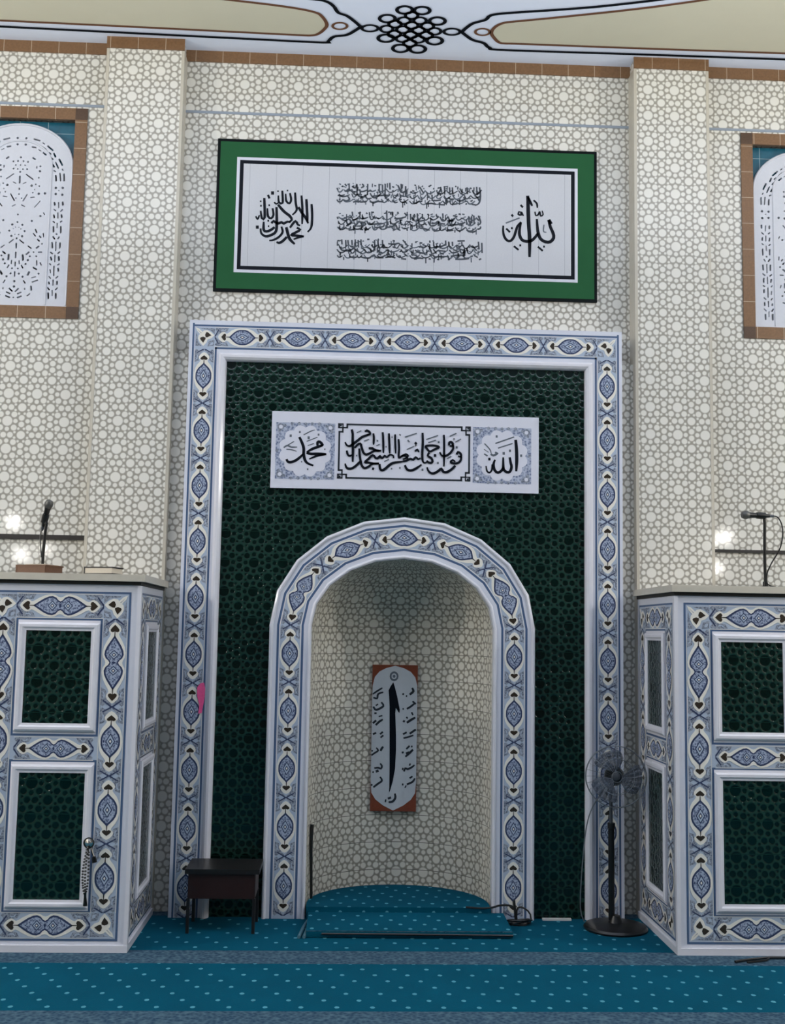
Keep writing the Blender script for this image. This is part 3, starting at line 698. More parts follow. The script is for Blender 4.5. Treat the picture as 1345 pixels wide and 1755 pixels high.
        (((-.5118,4.8491),(-.4899,4.8234),(-.4344,4.8208),(-.4049,4.8394),(-.3746,4.8183),(-.3315,4.7977)),.0111,'ink'),
        (((-.4309,4.8562),(-.4052,4.8548)),.0102,'ink'),
        (((-.4377,4.7767),(-.4035,4.769),(-.3738,4.7766)),.0111,'ink'),
        (((-.3568,4.7793),(-.331,4.7714),(-.2883,4.7683),(-.2545,4.7914),(-.2286,4.7747),(-.1773,4.7741)),.0111,'ink'),
        (((-.341,4.8459),(-.315,4.8247)),.0102,'ink'),
        (((-.3156,4.8555),(-.2854,4.8433),(-.2636,4.8175)),.0111,'ink'),
        (((-.1883,4.9126),(-.1851,4.851)),.0103,'ink'),
        (((-.1872,4.8509),(-.1488,4.8566)),.0103,'ink'),
        (((-.145,4.8854),(-.1022,4.8824),(-.0637,4.8902),(-.0506,4.873)),.0111,'ink'),
        (((-.1104,4.8622),(-.0931,4.854)),.0103,'ink'),
        (((-.2205,4.8013),(-.1948,4.7956)),.0103,'ink'),
        (((-.2038,4.8195),(-.1822,4.807)),.0103,'ink'),
        (((-.1606,4.7989),(-.1308,4.8042)),.0103,'ink'),
        (((-.1645,4.7767),(-.1219,4.7847),(-.0875,4.7748)),.0111,'ink'),
        (((-.0584,4.8242),(-.0371,4.8337)),.0103,'ink'),
        (((-.0664,4.7931),(-.045,4.7894)),.0103,'ink'),
        (((-.0239,4.8121),(-.0022,4.7952)),.0103,'ink'),
        (((-.0447,4.7718),(-.0061,4.7686)),.0103,'ink'),
        (((-.496,4.9069),(-.493,4.8673)),.0102,'ink'),
        (((-.466,4.9035),(-.4629,4.8551)),.0102,'ink'),
        (((-.449,4.9041),(-.4462,4.8733)),.0102,'ink'),
        (((-.4191,4.905),(-.4161,4.8654)),.0102,'ink'),
        (((-.3936,4.9103),(-.3904,4.8575)),.0103,'ink'),
        (((-.3721,4.9066),(-.3689,4.8538)),.0103,'ink'),
        (((-.3509,4.9117),(-.35,4.8676)),.0103,'ink'),
        (((-.2482,4.9107),(-.2445,4.827)),.0103,'ink'),
        (((-.2225,4.9071),(-.2192,4.8454)),.0103,'ink'),
        (((-.0342,4.9177),(.0052,4.8704)),.0103,'ink'),
        (((-.3039,4.9132),(-.2868,4.9138)),.0103,'ink'),
        (((-.1112,4.9108),(-.094,4.9069)),.0103,'ink'),
        (((-.2689,4.8747),(-.2602,4.8661)),.0103,'ink'),
        (((-.5106,4.7963),(-.4977,4.7924)),.0102,'ink'),
        (((-.2976,4.8129),(-.2865,4.8204)),.0075,'grey'),
        (((-.253,4.8485),(-.2518,4.8154)),.0078,'grey'),
        (((-.0144,4.8494),(-.0128,4.8236)),.0075,'grey'),
        (((-.4297,4.8037),(-.4179,4.8003)),.0084,'grey'),
        (((-.0035,4.8468),(-.0035,4.8223)),.0072,'ink'),
        (((-.1458,4.8422),(-.1426,4.7969)),.008,'ink'),
        (((-.4336,4.798),(-.4319,4.7689)),.0086,'ink'),
        (((-.2769,4.8425),(-.2776,4.8184)),.0079,'ink'),
        (((-.2971,4.7741),(-.2965,4.739)),.0079,'ink'),
        (((-.2283,4.8205),(-.2074,4.8298)),.0089,'grey'),
        (((-.3185,4.8113),(-.3089,4.8216)),.0091,'grey'),
        (((-.244,4.7987),(-.2432,4.7619)),.0067,'grey'),
        (((-.3901,4.8218),(-.3883,4.7848)),.0083,'grey'),
        (((-.5278,4.8905),(-.5275,4.8555)),.0079,'ink'),
        (((-.5057,4.8095),(-.5041,4.7655)),.0075,'ink'),
        (((-.1029,4.8216),(-.1017,4.7822)),.0086,'grey'),
        (((-.2437,4.9124),(-.2287,4.9084)),.0072,'grey'),
        (((-.067,4.842),(-.0522,4.8467)),.0068,'grey'),
        (((-.1226,4.8814),(-.1115,4.8888)),.0071,'grey'),
        (((-.4397,4.8148),(-.4223,4.8147)),.0086,'grey'),
        (((-.1388,4.7984),(-.1194,4.7935)),.0091,'grey'),
        (((-.1791,4.8755),(-.1762,4.8516)),.0082,'ink'),
        (((-.2221,4.8231),(-.2136,4.8343)),.0073,'grey'),
        (((-.208,4.8762),(-.188,4.8736)),.0067,'grey'),
        (((-.2073,4.7981),(-.1979,4.7981)),.0071,'grey'),
        (((-.2546,4.8566),(-.2449,4.8644)),.0086,'grey'),
        (((-.099,4.8783),(-.0822,4.8752)),.0065,'grey'),
        (((-.1422,4.8397),(-.1434,4.8106)),.009,'ink'),
        (((-.2218,4.8497),(-.2064,4.8483)),.007,'grey'),
        (((-.3313,4.803),(-.3121,4.8111)),.009,'grey'),
        (((-.2649,4.8959),(-.2438,4.8885)),.009,'grey'),
        (((-.0492,4.8676),(-.0323,4.8595)),.0072,'grey'),
        (((-.2505,4.8413),(-.239,4.8477)),.0085,'grey'),
        (((-.2252,4.9043),(-.2136,4.9126)),.0081,'grey'),
        (((-.1459,4.7907),(-.135,4.7855)),.0092,'grey'),
        (((-.3886,4.8874),(-.3678,4.8835)),.0072,'grey'),
        (((.0031,4.8116),(.0129,4.8107)),.0085,'grey'),
        (((-.3473,4.8859),(-.3452,4.8376)),.0084,'grey'),
        (((-.4395,4.8407),(-.4402,4.7972)),.0088,'ink'),
        (((-.2632,4.7774),(-.2513,4.7815)),.0069,'grey'),
        (((-.2258,4.9129),(-.2144,4.9197)),.0091,'grey'),
        (((-.4017,4.7871),(-.4007,4.7532)),.0072,'grey'),
        (((-.3399,4.897),(-.3281,4.901)),.0077,'grey'),
        (((-.1726,4.7949),(-.159,4.7897)),.0087,'grey'),
        (((-.2087,4.8566),(-.2083,4.8085)),.0071,'ink'),
        (((-.0882,4.8086),(-.073,4.803)),.0082,'grey'),
        (((-.1223,4.9072),(-.1206,4.8818)),.0074,'grey'),
        (((-.3685,4.8887),(-.3666,4.8448)),.0072,'grey'),
        (((-.3776,4.8443),(-.3759,4.8158)),.0088,'grey'),
        (((-.4652,4.8624),(-.4638,4.8214)),.0073,'grey'),
        (((-.0389,4.8219),(-.0203,4.8162)),.0066,'grey'),
        (((-.1551,4.8137),(-.1365,4.8106)),.0088,'grey'),
        (((-.0349,4.8825),(-.0333,4.8558)),.0071,'grey'),
        (((-.5159,4.893),(-.5018,4.8997)),.0088,'grey'),
        (((-.4991,4.8523),(-.496,4.8201)),.0082,'grey'),
        (((-.4785,4.7707),(-.4775,4.7474)),.0084,'ink'),
        (((-.1199,4.8356),(-.1184,4.7936)),.008,'grey'),
        (((-.3542,4.7972),(-.3399,4.8007)),.0066,'grey'),
        (((-.163,4.8372),(-.1422,4.8292)),.0078,'grey'),
        (((-.3714,4.8965),(-.3551,4.8931)),.0093,'grey'),
        (((-.3979,4.8856),(-.3988,4.84)),.0069,'ink'),
        (((-.1071,4.807),(-.0914,4.8137)),.008,'grey'),
        (((-.4454,4.8816),(-.4432,4.8409)),.0082,'grey'),
        (((-.015,4.9091),(-.0132,4.8778)),.007,'grey'),
        (((-.3216,4.8608),(-.3082,4.8717)),.0066,'grey'),
        (((-.0081,4.7946),(.0113,4.7933)),.0074,'grey'),
        (((-.225,4.8549),(-.226,4.8096)),.0077,'ink'),
        (((-.1026,4.9063),(-.1012,4.8764)),.0078,'grey'),
        (((-.0824,4.8514),(-.0661,4.8531)),.0069,'grey'),
        (((-.2403,4.8718),(-.2213,4.8689)),.0076,'grey'),
        (((-.5267,4.7836),(-.5166,4.7688),(-.503,4.77),(-.4876,4.7811)),.0087,'ink'),
        (((-.4765,4.79),(-.4566,4.7659),(-.4293,4.768),(-.3985,4.7846)),.0077,'grey'),
        (((-.3788,4.7912),(-.3685,4.7707),(-.3546,4.7722),(-.339,4.7905)),.0089,'ink'),
        (((-.3278,4.7951),(-.3071,4.7705),(-.2789,4.7726),(-.2472,4.8007)),.0073,'grey'),
        (((-.2278,4.7935),(-.2117,4.7784),(-.1896,4.7799),(-.1646,4.7931)),.0104,'ink'),
        (((-.1543,4.7953),(-.138,4.7813),(-.1157,4.7828),(-.0903,4.798)),.0081,'ink'),
        (((-.082,4.7997),(-.0626,4.7817),(-.0358,4.7835),(-.0054,4.7996)),.0081,'ink'),
        (((-.5307,4.8294),(-.5099,4.8066),(-.4814,4.8087),(-.4493,4.8341)),.0088,'ink'),
        (((-.4315,4.8375),(-.4198,4.8047),(-.4043,4.8068),(-.3872,4.8372)),.0088,'ink'),
        (((-.376,4.8345),(-.3636,4.8113),(-.3469,4.813),(-.3281,4.8293)),.0076,'grey'),
        (((-.3254,4.8377),(-.3047,4.8117),(-.2765,4.8139),(-.2447,4.8393)),.0103,'ink'),
        (((-.2296,4.8454),(-.2079,4.8103),(-.1785,4.813),(-.1454,4.8413)),.0096,'grey'),
        (((-.1461,4.8384),(-.1252,4.8227),(-.0964,4.8244),(-.0635,4.836)),.0099,'grey'),
        (((-.0491,4.843),(-.0332,4.8241),(-.0115,4.8258),(.0131,4.8466)),.0098,'ink'),
        (((-.5215,4.87),(-.5014,4.8415),(-.4741,4.8438),(-.4434,4.8711)),.0078,'ink'),
        (((-.4396,4.8671),(-.4205,4.8497),(-.3942,4.8515),(-.3644,4.8708)),.0088,'grey'),
        (((-.3468,4.8717),(-.3305,4.8511),(-.3084,4.8529),(-.2835,4.8753)),.0074,'grey'),
        (((-.2705,4.8731),(-.2593,4.8545),(-.2441,4.856),(-.227,4.87)),.0102,'ink'),
        (((-.2193,4.8783),(-.209,4.8526),(-.1952,4.8544),(-.1799,4.8776)),.0091,'ink'),
        (((-.1792,4.8797),(-.1621,4.8541),(-.1387,4.8561),(-.1124,4.8824)),.0075,'ink'),
        (((-.0999,4.8844),(-.0887,4.8544),(-.0737,4.8564),(-.057,4.8826)),.0077,'ink'),
        (((-.0466,4.886),(-.0317,4.8564),(-.0116,4.8585),(.0112,4.8782)),.0099,'grey'),
        (((.0583,4.9031),(.0711,4.9035)),.0103,'ink'),
        (((.0926,4.8998),(.1141,4.8983)),.0103,'ink'),
        (((.0888,4.8687),(.1017,4.8647)),.0103,'ink'),
        (((.0203,4.8577),(.0291,4.8447)),.0103,'ink'),
        (((.0297,4.805),(.0683,4.8019)),.0103,'ink'),
        (((.0592,4.8413),(.0894,4.8246),(.1281,4.817),(.1412,4.8042)),.0111,'ink'),
        (((.0517,4.7705),(.0901,4.7805),(.1244,4.7772)),.0111,'ink'),
        (((.1273,4.8788),(.1488,4.8751)),.0103,'ink'),
        (((.1697,4.92),(.1721,4.9024)),.0103,'ink'),
        (((.1999,4.9122),(.2047,4.8725),(.2433,4.8738),(.2904,4.8886)),.0112,'ink'),
        (((.1963,4.8546),(.2225,4.8201)),.0103,'ink'),
        (((.2351,4.8426),(.291,4.84)),.0103,'ink'),
        (((.1669,4.8095),(.1969,4.806),(.21,4.7932),(.2529,4.7968),(.3087,4.7986)),.0112,'ink'),
        (((.29,4.924),(.2926,4.8842)),.0103,'ink'),
        (((.3206,4.8807),(.338,4.868)),.0103,'ink'),
        (((.3721,4.8913),(.3981,4.8788)),.0103,'ink'),
        (((.3467,4.855),(.3769,4.8472)),.0103,'ink'),
        (((.3983,4.8611),(.4242,4.8531)),.0103,'ink'),
        (((.45,4.8584),(.463,4.8456)),.0103,'ink'),
        (((.467,4.8811),(.4778,4.8748)),.0103,'ink'),
        (((.3301,4.8015),(.3773,4.8118),(.4418,4.8139)),.0112,'ink'),
        (((.3648,4.7805),(.4163,4.7822),(.4722,4.7884)),.0112,'ink'),
        (((.4927,4.8908),(.5276,4.8521)),.0103,'ink'),
        (((.5064,4.816),(.5367,4.7993)),.0103,'ink'),
        (((.3417,4.9168),(.3443,4.8815)),.0103,'ink'),
        (((.3804,4.9225),(.4364,4.9266)),.0103,'ink'),
        (((.5399,4.9233),(.5446,4.8703)),.0104,'ink'),
        (((.5658,4.9153),(.5686,4.8357)),.0104,'ink'),
        (((.2274,4.7761),(.2446,4.7723)),.0103,'ink'),
        (((.309,4.7743),(.3261,4.7793)),.0103,'ink'),
        (((.163,4.7784),(.1802,4.7746)),.0103,'ink'),
        (((.4806,4.8063),(.4978,4.8069)),.0103,'ink'),
        (((.5454,4.7819),(.5626,4.7913)),.0103,'ink'),
        (((.2526,4.8211),(.2784,4.8175)),.0103,'ink'),
        (((.5382,4.8662),(.5509,4.8652)),.0079,'grey'),
        (((.4421,4.8509),(.4429,4.8258)),.0066,'grey'),
        (((.4321,4.8544),(.4465,4.8472)),.0072,'grey'),
        (((.2495,4.9004),(.2475,4.8676)),.0067,'ink'),
        (((.3062,4.8784),(.3051,4.8444)),.008,'grey'),
        (((.2579,4.8089),(.2577,4.7748)),.0078,'ink'),
        (((.2491,4.894),(.2492,4.8589)),.0077,'grey'),
        (((.2398,4.8811),(.261,4.8759)),.0081,'grey'),
        (((.0321,4.8267),(.0488,4.8188)),.0079,'grey'),
        (((.4903,4.8532),(.5084,4.8614)),.009,'grey'),
        (((.3823,4.8103),(.3816,4.7795)),.0082,'grey'),
        (((.2013,4.8623),(.2227,4.8585)),.0082,'grey'),
        (((.2682,4.8412),(.2832,4.841)),.0081,'grey'),
        (((.238,4.8159),(.2405,4.7779)),.0071,'ink'),
        (((.2431,4.8176),(.2594,4.8179)),.0086,'grey'),
        (((.1907,4.9142),(.1999,4.9204)),.0092,'grey'),
        (((.4977,4.8754),(.5083,4.8845)),.0089,'grey'),
        (((.4321,4.8104),(.4443,4.8185)),.0079,'grey'),
        (((.4336,4.8655),(.4364,4.8204)),.0081,'ink'),
        (((.1128,4.8855),(.1306,4.8927)),.0079,'grey'),
        (((.3146,4.8045),(.3139,4.7717)),.0067,'grey'),
        (((.3134,4.9174),(.315,4.8765)),.008,'ink'),
        (((.5322,4.8659),(.5506,4.8756)),.0091,'grey'),
        (((.5382,4.8534),(.5388,4.8154)),.0075,'grey'),
        (((.062,4.9086),(.0815,4.9097)),.0064,'grey'),
        (((.2145,4.894),(.2348,4.9007)),.0092,'grey'),
        (((.3836,4.8972),(.4034,4.9073)),.0078,'grey'),
        (((.4355,4.8669),(.4351,4.8183)),.0069,'ink'),
        (((.4274,4.8617),(.427,4.8374)),.0065,'ink'),
        (((.1626,4.8549),(.1827,4.849)),.0071,'grey'),
        (((.4666,4.8428),(.4828,4.8465)),.007,'grey'),
        (((.1688,4.8929),(.1689,4.8536)),.0089,'ink'),
        (((.3852,4.8331),(.3868,4.7898)),.0072,'ink'),
        (((.4996,4.8212),(.5199,4.8239)),.007,'grey'),
        (((.453,4.8734),(.4548,4.8486)),.0089,'ink'),
        (((.4134,4.9169),(.4159,4.8823)),.009,'ink'),
        (((.1496,4.8891),(.1658,4.8934)),.0086,'grey'),
        (((.1601,4.8381),(.1706,4.8318)),.0071,'grey'),
        (((.1832,4.8444),(.1845,4.8122)),.0069,'grey'),
        (((.3836,4.8551),(.4022,4.8665)),.0091,'grey'),
        (((.2267,4.8397),(.2441,4.8411)),.0072,'grey'),
        (((.0461,4.8444),(.0469,4.8114)),.008,'ink'),
        (((.0922,4.8921),(.1015,4.8873)),.0074,'grey'),
        (((.1722,4.879),(.1722,4.8405)),.0075,'ink'),
        (((.2065,4.7945),(.2046,4.7487)),.0081,'ink'),
        (((.0373,4.7973),(.0528,4.8083)),.0074,'grey'),
        (((.0699,4.8089),(.0694,4.7664)),.0075,'grey'),
        (((.1572,4.8731),(.1737,4.8814)),.0079,'grey'),
        (((.1183,4.8783),(.1202,4.8443)),.007,'grey'),
        (((.3764,4.874),(.3778,4.8462)),.0087,'grey'),
        (((.3887,4.8294),(.3911,4.7933)),.0076,'ink'),
        (((.223,4.8953),(.223,4.8576)),.0073,'ink'),
        (((.3139,4.8246),(.3279,4.8213)),.0074,'grey'),
        (((.1329,4.8726),(.1429,4.8814)),.0087,'grey'),
        (((.2686,4.8857),(.2886,4.8948)),.0078,'grey'),
        (((.4338,4.8177),(.4333,4.7824)),.0065,'ink'),
        (((.4859,4.7979),(.488,4.7593)),.0085,'grey'),
        (((.1415,4.7854),(.1426,4.7404)),.0078,'ink'),
        (((.1203,4.8796),(.1292,4.887)),.007,'grey'),
        (((.09,4.8099),(.1106,4.8196)),.0067,'grey'),
        (((.1478,4.8495),(.1495,4.8041)),.0086,'grey'),
        (((.069,4.7915),(.0882,4.7971)),.0091,'grey'),
        (((.0351,4.8391),(.0382,4.7972)),.0079,'grey'),
        (((.3517,4.841),(.3504,4.8032)),.0072,'grey'),
        (((.076,4.8436),(.0973,4.8355)),.0076,'grey'),
        (((.3667,4.8065),(.3777,4.8056)),.0077,'grey'),
        (((.3162,4.9104),(.3188,4.8769)),.0079,'ink'),
        (((.0355,4.8948),(.0352,4.8483)),.0081,'ink'),
        (((.2567,4.9042),(.2723,4.8989)),.0068,'grey'),
        (((.4271,4.8414),(.4278,4.7998)),.0085,'ink'),
        (((.0186,4.7992),(.038,4.7799),(.0647,4.7817),(.0951,4.8025)),.0096,'ink'),
        (((.1079,4.7999),(.1268,4.7849),(.1529,4.7865),(.1825,4.8028)),.0083,'ink'),
        (((.1791,4.8061),(.1948,4.7832),(.2164,4.7851),(.2408,4.8086)),.0074,'grey'),
        (((.2454,4.8034),(.2572,4.79),(.2735,4.7912),(.292,4.8024)),.0096,'grey'),
        (((.304,4.8115),(.3154,4.7858),(.331,4.7876),(.3485,4.8051)),.0103,'grey'),
        (((.35,4.8077),(.3636,4.7926),(.3825,4.794),(.4039,4.8093)),.0078,'grey'),
        (((.4187,4.8111),(.439,4.7938),(.467,4.7956),(.4989,4.8141)),.0078,'grey'),
        (((.0163,4.8453),(.0374,4.8175),(.0663,4.8199),(.0991,4.8393)),.0081,'grey'),
        (((.1153,4.8475),(.1277,4.8214),(.1445,4.8233),(.1634,4.8446)),.0103,'grey'),
        (((.1721,4.8507),(.1874,4.8221),(.2084,4.8242),(.2321,4.8468)),.0088,'ink'),
        (((.2379,4.8516),(.2543,4.8254),(.2768,4.8275),(.3023,4.8463)),.0089,'grey'),
        (((.3197,4.8517),(.3388,4.8307),(.3653,4.8326),(.3954,4.8466)),.0104,'ink'),
        (((.3995,4.8567),(.4102,4.8306),(.4247,4.8324),(.4411,4.854)),.0104,'ink'),
        (((.4512,4.8614),(.4632,4.8294),(.4795,4.8315),(.498,4.8517)),.009,'ink'),
        (((.5043,4.8589),(.52,4.8354),(.5415,4.8373),(.566,4.8589)),.0079,'grey'),
        (((.0209,4.8777),(.0397,4.8603),(.0658,4.8621),(.0954,4.8744)),.0077,'grey'),
        (((.0997,4.8802),(.1126,4.8628),(.1303,4.8642),(.1504,4.8788)),.0095,'ink'),
        (((.1514,4.8822),(.1726,4.8644),(.2018,4.8663),(.2351,4.8808)),.0084,'ink'),
        (((.2442,4.8898),(.262,4.8628),(.2865,4.865),(.3144,4.8835)),.0101,'grey'),
        (((.3132,4.8933),(.3282,4.8638),(.3488,4.8659),(.372,4.891)),.0082,'grey'),
        (((.3697,4.8902),(.3803,4.8703),(.3949,4.8718),(.4114,4.889)),.009,'ink'),
        (((.4212,4.8952),(.4355,4.8689),(.4552,4.8709),(.4775,4.8997)),.0089,'ink'),
        (((.479,4.8904),(.4942,4.8775),(.5153,4.8788),(.5393,4.8909)),.0104,'ink')],
    'alif': [(-.0676,1.5282),
        (-.0537,1.557),
        (-.0325,1.5895),
        (-.021,1.5539),
        (-.0017,1.4826),
        (.0198,1.383),
        (.0166,1.358),
        (-.0111,1.3968),
        (-.0141,1.3576),
        (-.006,1.1935),
        (-.0042,1.0872),
        (-.009,.9459),
        (-.0237,.8577),
        (-.044,.7837),
        (-.0509,.7695),
        (-.0497,.8047),
        (-.051,.9807),
        (-.0546,1.1929),
        (-.0584,1.4104),
        (-.0625,1.4818)],
    'words': [(((-.1865,1.4978),(-.1615,1.5161),(-.115,1.5453)),.0094,'ink'),
        (((-.1824,1.4729),(-.1534,1.4662),(-.1467,1.4984),(-.1072,1.5133)),.0108,'ink'),
        (((-.1811,1.4051),(-.159,1.3805),(-.1054,1.4098),(-.1221,1.4381)),.0123,'ink'),
        (((-.1632,1.4125),(-.1453,1.4235)),.0079,'ink'),
        (((-.173,1.3554),(-.1549,1.3556)),.0094,'ink'),
        (((-.1824,1.2806),(-.1576,1.3022)),.0123,'ink'),
        (((-.1605,1.2667),(-.1357,1.2919),(-.1072,1.31)),.0123,'ink'),
        (((-.14,1.3309),(-.1113,1.3384)),.0079,'ink'),
        (((-.1809,1.199),(-.1558,1.2099)),.0108,'ink'),
        (((-.1268,1.1997),(-.1055,1.2177)),.0108,'ink'),
        (((.0378,1.5047),(.0487,1.4977)),.0109,'ink'),
        (((.0634,1.4871),(.0743,1.4873)),.0094,'ink'),
        (((.0922,1.4983),(.1208,1.5237),(.1096,1.5486)),.0138,'ink'),
        (((.0396,1.3904),(.0504,1.3905)),.0101,'ink'),
        (((.0721,1.3908),(.0973,1.4055),(.1295,1.4309)),.0116,'ink'),
        (((.1147,1.4486),(.1404,1.4275)),.0101,'ink'),
        (((.0446,1.3014),(.0592,1.2945)),.0123,'ink'),
        (((.0738,1.2876),(.106,1.3093),(.1382,1.3276)),.0137,'ink'),
        (((.0695,1.3302),(.0805,1.3197)),.0094,'ink'),
        (((.1087,1.3664),(.1199,1.3452)),.0094,'ink'),
        (((.0462,1.2019),(.0749,1.2165)),.0108,'ink'),
        (((.0967,1.2061),(.1432,1.2387)),.0123,'ink'),
        (((-.1887,1.0426),(-.1639,1.0605),(-.139,1.0785),(-.1538,1.0995)),.0101,'ink'),
        (((-.121,1.0752),(-.1106,1.0965),(-.1,1.1073)),.0129,'ink'),
        (((-.1894,1.0779),(-.1785,1.0745)),.0093,'ink'),
        (((-.1654,.9476),(-.1367,.9515),(-.115,.9447),(-.1082,.9659),(-.1229,.9834)),.0108,'ink'),
        (((-.1541,.9231),(-.1327,.9304)),.0144,'ink'),
        (((-.1792,.9193),(-.1684,.9176)),.01,'ink'),
        (((-.1699,.8069),(-.1381,.8318),(-.1063,.8568),(-.1211,.8847)),.0115,'ink'),
        (((-.1882,.8277),(-.1773,.8208)),.01,'ink'),
        (((-.0821,.7096),(-.0714,.708)),.0158,'ink'),
        (((-.0533,.6994),(-.0247,.7032),(-.0037,.7315),(-.0078,.763)),.0129,'ink'),
        (((-.0591,.7239),(-.036,.7346)),.0129,'ink'),
        (((.0447,1.0737),(.0485,1.0596)),.0123,'ink'),
        (((.0732,1.0917),(.0981,1.1168)),.0108,'ink'),
        (((.1089,1.1134),(.1198,1.11)),.0108,'ink'),
        (((.1237,1.0888),(.0989,1.0637),(.0669,1.035)),.013,'ink'),
        (((.0701,1.0598),(.0952,1.0708)),.0101,'ink'),
        (((.0431,.9465),(.0539,.9431)),.0129,'ink'),
        (((.0578,.9255),(.0682,.9503),(.0863,.9435),(.122,.9615),(.1362,.9758)),.0115,'ink'),
        (((.0966,.9789),(.1074,.9755)),.0137,'ink'),
        (((.045,.8303),(.0557,.8304)),.0115,'ink'),
        (((.0809,.8307),(.1237,.8505),(.1413,.8771)),.0115,'ink'),
        (((.1017,.8767),(.1231,.891)),.0101,'ink'),
        (((.0669,.8059),(.0774,.8236)),.0072,'ink'),
        (((.0503,1.1729),(.0826,1.1805),(.1258,1.1952)),.0101,'ink'),
        (((-.1228,1.1743),(-.1015,1.1923)),.0101,'ink')],
    'words_box': [(-.2031,1.7188),
        (.1519,1.7288),
        (-.1956,.6316),
        (.159,.6352)],
    'knot': [(((.0185,-.3802),(.0162,-.3633),(.0074,-.3483),(-.0065,-.3377),(-.0235,-.333),(-.0409,-.3351),(-.056,-.3436),(-.0666,-.3571),(-.0709,-.3736),(-.0685,-.3905),(-.0596,-.4053),(-.0457,-.4158),(-.0289,-.4203),(-.0117,-.4183),(.0034,-.41),(.014,-.3966),(.0185,-.3802)),.0149,'ring'),
        (((-.032,-.3083),(-.0344,-.291),(-.0434,-.2758),(-.0575,-.265),(-.0747,-.2603),(-.0922,-.2624),(-.1074,-.271),(-.1179,-.2848),(-.1222,-.3016),(-.1196,-.3188),(-.1106,-.3339),(-.0965,-.3445),(-.0796,-.3491),(-.0622,-.3471),(-.0471,-.3386),(-.0365,-.325),(-.032,-.3083)),.0151,'ring'),
        (((.0831,-.3169),(.081,-.2997),(.0722,-.2845),(.0583,-.2737),(.0412,-.269),(.0236,-.2711),(.0083,-.2797),(-.0025,-.2934),(-.007,-.3102),(-.0046,-.3274),(.0042,-.3424),(.0181,-.353),(.035,-.3577),(.0524,-.3556),(.0676,-.3471),(.0784,-.3336),(.0831,-.3169)),.0151,'ring'),
        (((-.0947,-.2569),(-.0973,-.2394),(-.1064,-.224),(-.1207,-.2131),(-.1379,-.2083),(-.1556,-.2105),(-.1708,-.2192),(-.1813,-.2331),(-.1855,-.2501),(-.1827,-.2676),(-.1735,-.2828),(-.1593,-.2936),(-.1422,-.2982),(-.1247,-.2961),(-.1096,-.2876),(-.0991,-.2738),(-.0947,-.2569)),.0152,'ring'),
        (((.0275,-.2472),(.0252,-.2297),(.0163,-.2142),(.0021,-.2033),(-.0152,-.1985),(-.0328,-.2007),(-.0482,-.2094),(-.059,-.2234),(-.0634,-.2404),(-.0609,-.2579),(-.0519,-.2732),(-.0378,-.284),(-.0207,-.2887),(-.0032,-.2866),(.0121,-.278),(.0229,-.2642),(.0275,-.2472)),.0152,'ring'),
        (((.1422,-.2464),(.1402,-.2288),(.1315,-.2134),(.1175,-.2024),(.1002,-.1976),(.0825,-.1998),(.067,-.2085),(.056,-.2225),(.0513,-.2396),(.0536,-.2571),(.0624,-.2724),(.0763,-.2832),(.0934,-.2879),(.111,-.2858),(.1264,-.2772),(.1374,-.2634),(.1422,-.2464)),.0152,'ring'),
        (((-.1522,-.1863),(-.1549,-.1685),(-.1642,-.1529),(-.1787,-.1417),(-.1961,-.1369),(-.2139,-.1391),(-.2292,-.148),(-.2396,-.1621),(-.2437,-.1794),(-.2408,-.1972),(-.2315,-.2126),(-.2171,-.2236),(-.1998,-.2283),(-.1822,-.2262),(-.167,-.2175),(-.1565,-.2035),(-.1522,-.1863)),.0153,'ring'),
        (((-.0327,-.1857),(-.0352,-.1679),(-.0443,-.1522),(-.0586,-.1411),(-.076,-.1363),(-.0938,-.1385),(-.1093,-.1473),(-.1199,-.1615),(-.1243,-.1788),(-.1217,-.1966),(-.1125,-.2121),(-.0982,-.223),(-.081,-.2278),(-.0634,-.2256),(-.048,-.2169),(-.0373,-.2029),(-.0327,-.1857)),.0153,'ring'),
        (((.0828,-.1848),(.0806,-.167),(.0717,-.1513),(.0575,-.1402),(.0402,-.1353),(.0223,-.1375),(.0067,-.1464),(-.0042,-.1606),(-.0088,-.1779),(-.0064,-.1957),(.0026,-.2112),(.0167,-.2222),(.0339,-.2269),(.0516,-.2248),(.0671,-.216),(.078,-.202),(.0828,-.1848)),.0153,'ring'),
        (((.2009,-.1802),(.1989,-.1624),(.1903,-.1467),(.1762,-.1355),(.1589,-.1307),(.141,-.1329),(.1252,-.1418),(.1141,-.156),(.1093,-.1734),(.1114,-.1911),(.1201,-.2067),(.1342,-.2177),(.1513,-.2224),(.1691,-.2203),(.1847,-.2115),(.1959,-.1975),(.2009,-.1802)),.0153,'ring'),
        (((-.0926,-.1195),(-.0952,-.1014),(-.1044,-.0855),(-.119,-.0742),(-.1366,-.0693),(-.1545,-.0715),(-.1699,-.0806),(-.1806,-.095),(-.1849,-.1126),(-.1821,-.1306),(-.1728,-.1463),(-.1583,-.1574),(-.1409,-.1622),(-.1232,-.1601),(-.1078,-.1512),(-.097,-.137),(-.0926,-.1195)),.0154,'ring'),
        (((.029,-.117),(.0267,-.0989),(.0177,-.083),(.0033,-.0717),(-.0142,-.0667),(-.0322,-.069),(-.0479,-.078),(-.0588,-.0925),(-.0633,-.11),(-.0607,-.1281),(-.0516,-.1438),(-.0373,-.155),(-.0199,-.1598),(-.0021,-.1576),(.0134,-.1487),(.0244,-.1345),(.029,-.117)),.0154,'ring'),
        (((.1441,-.1218),(.1421,-.1037),(.1332,-.0878),(.119,-.0765),(.1015,-.0715),(.0835,-.0738),(.0677,-.0828),(.0566,-.0972),(.0519,-.1148),(.0541,-.1329),(.0631,-.1486),(.0772,-.1597),(.0945,-.1646),(.1124,-.1624),(.1281,-.1535),(.1392,-.1393),(.1441,-.1218)),.0154,'ring'),
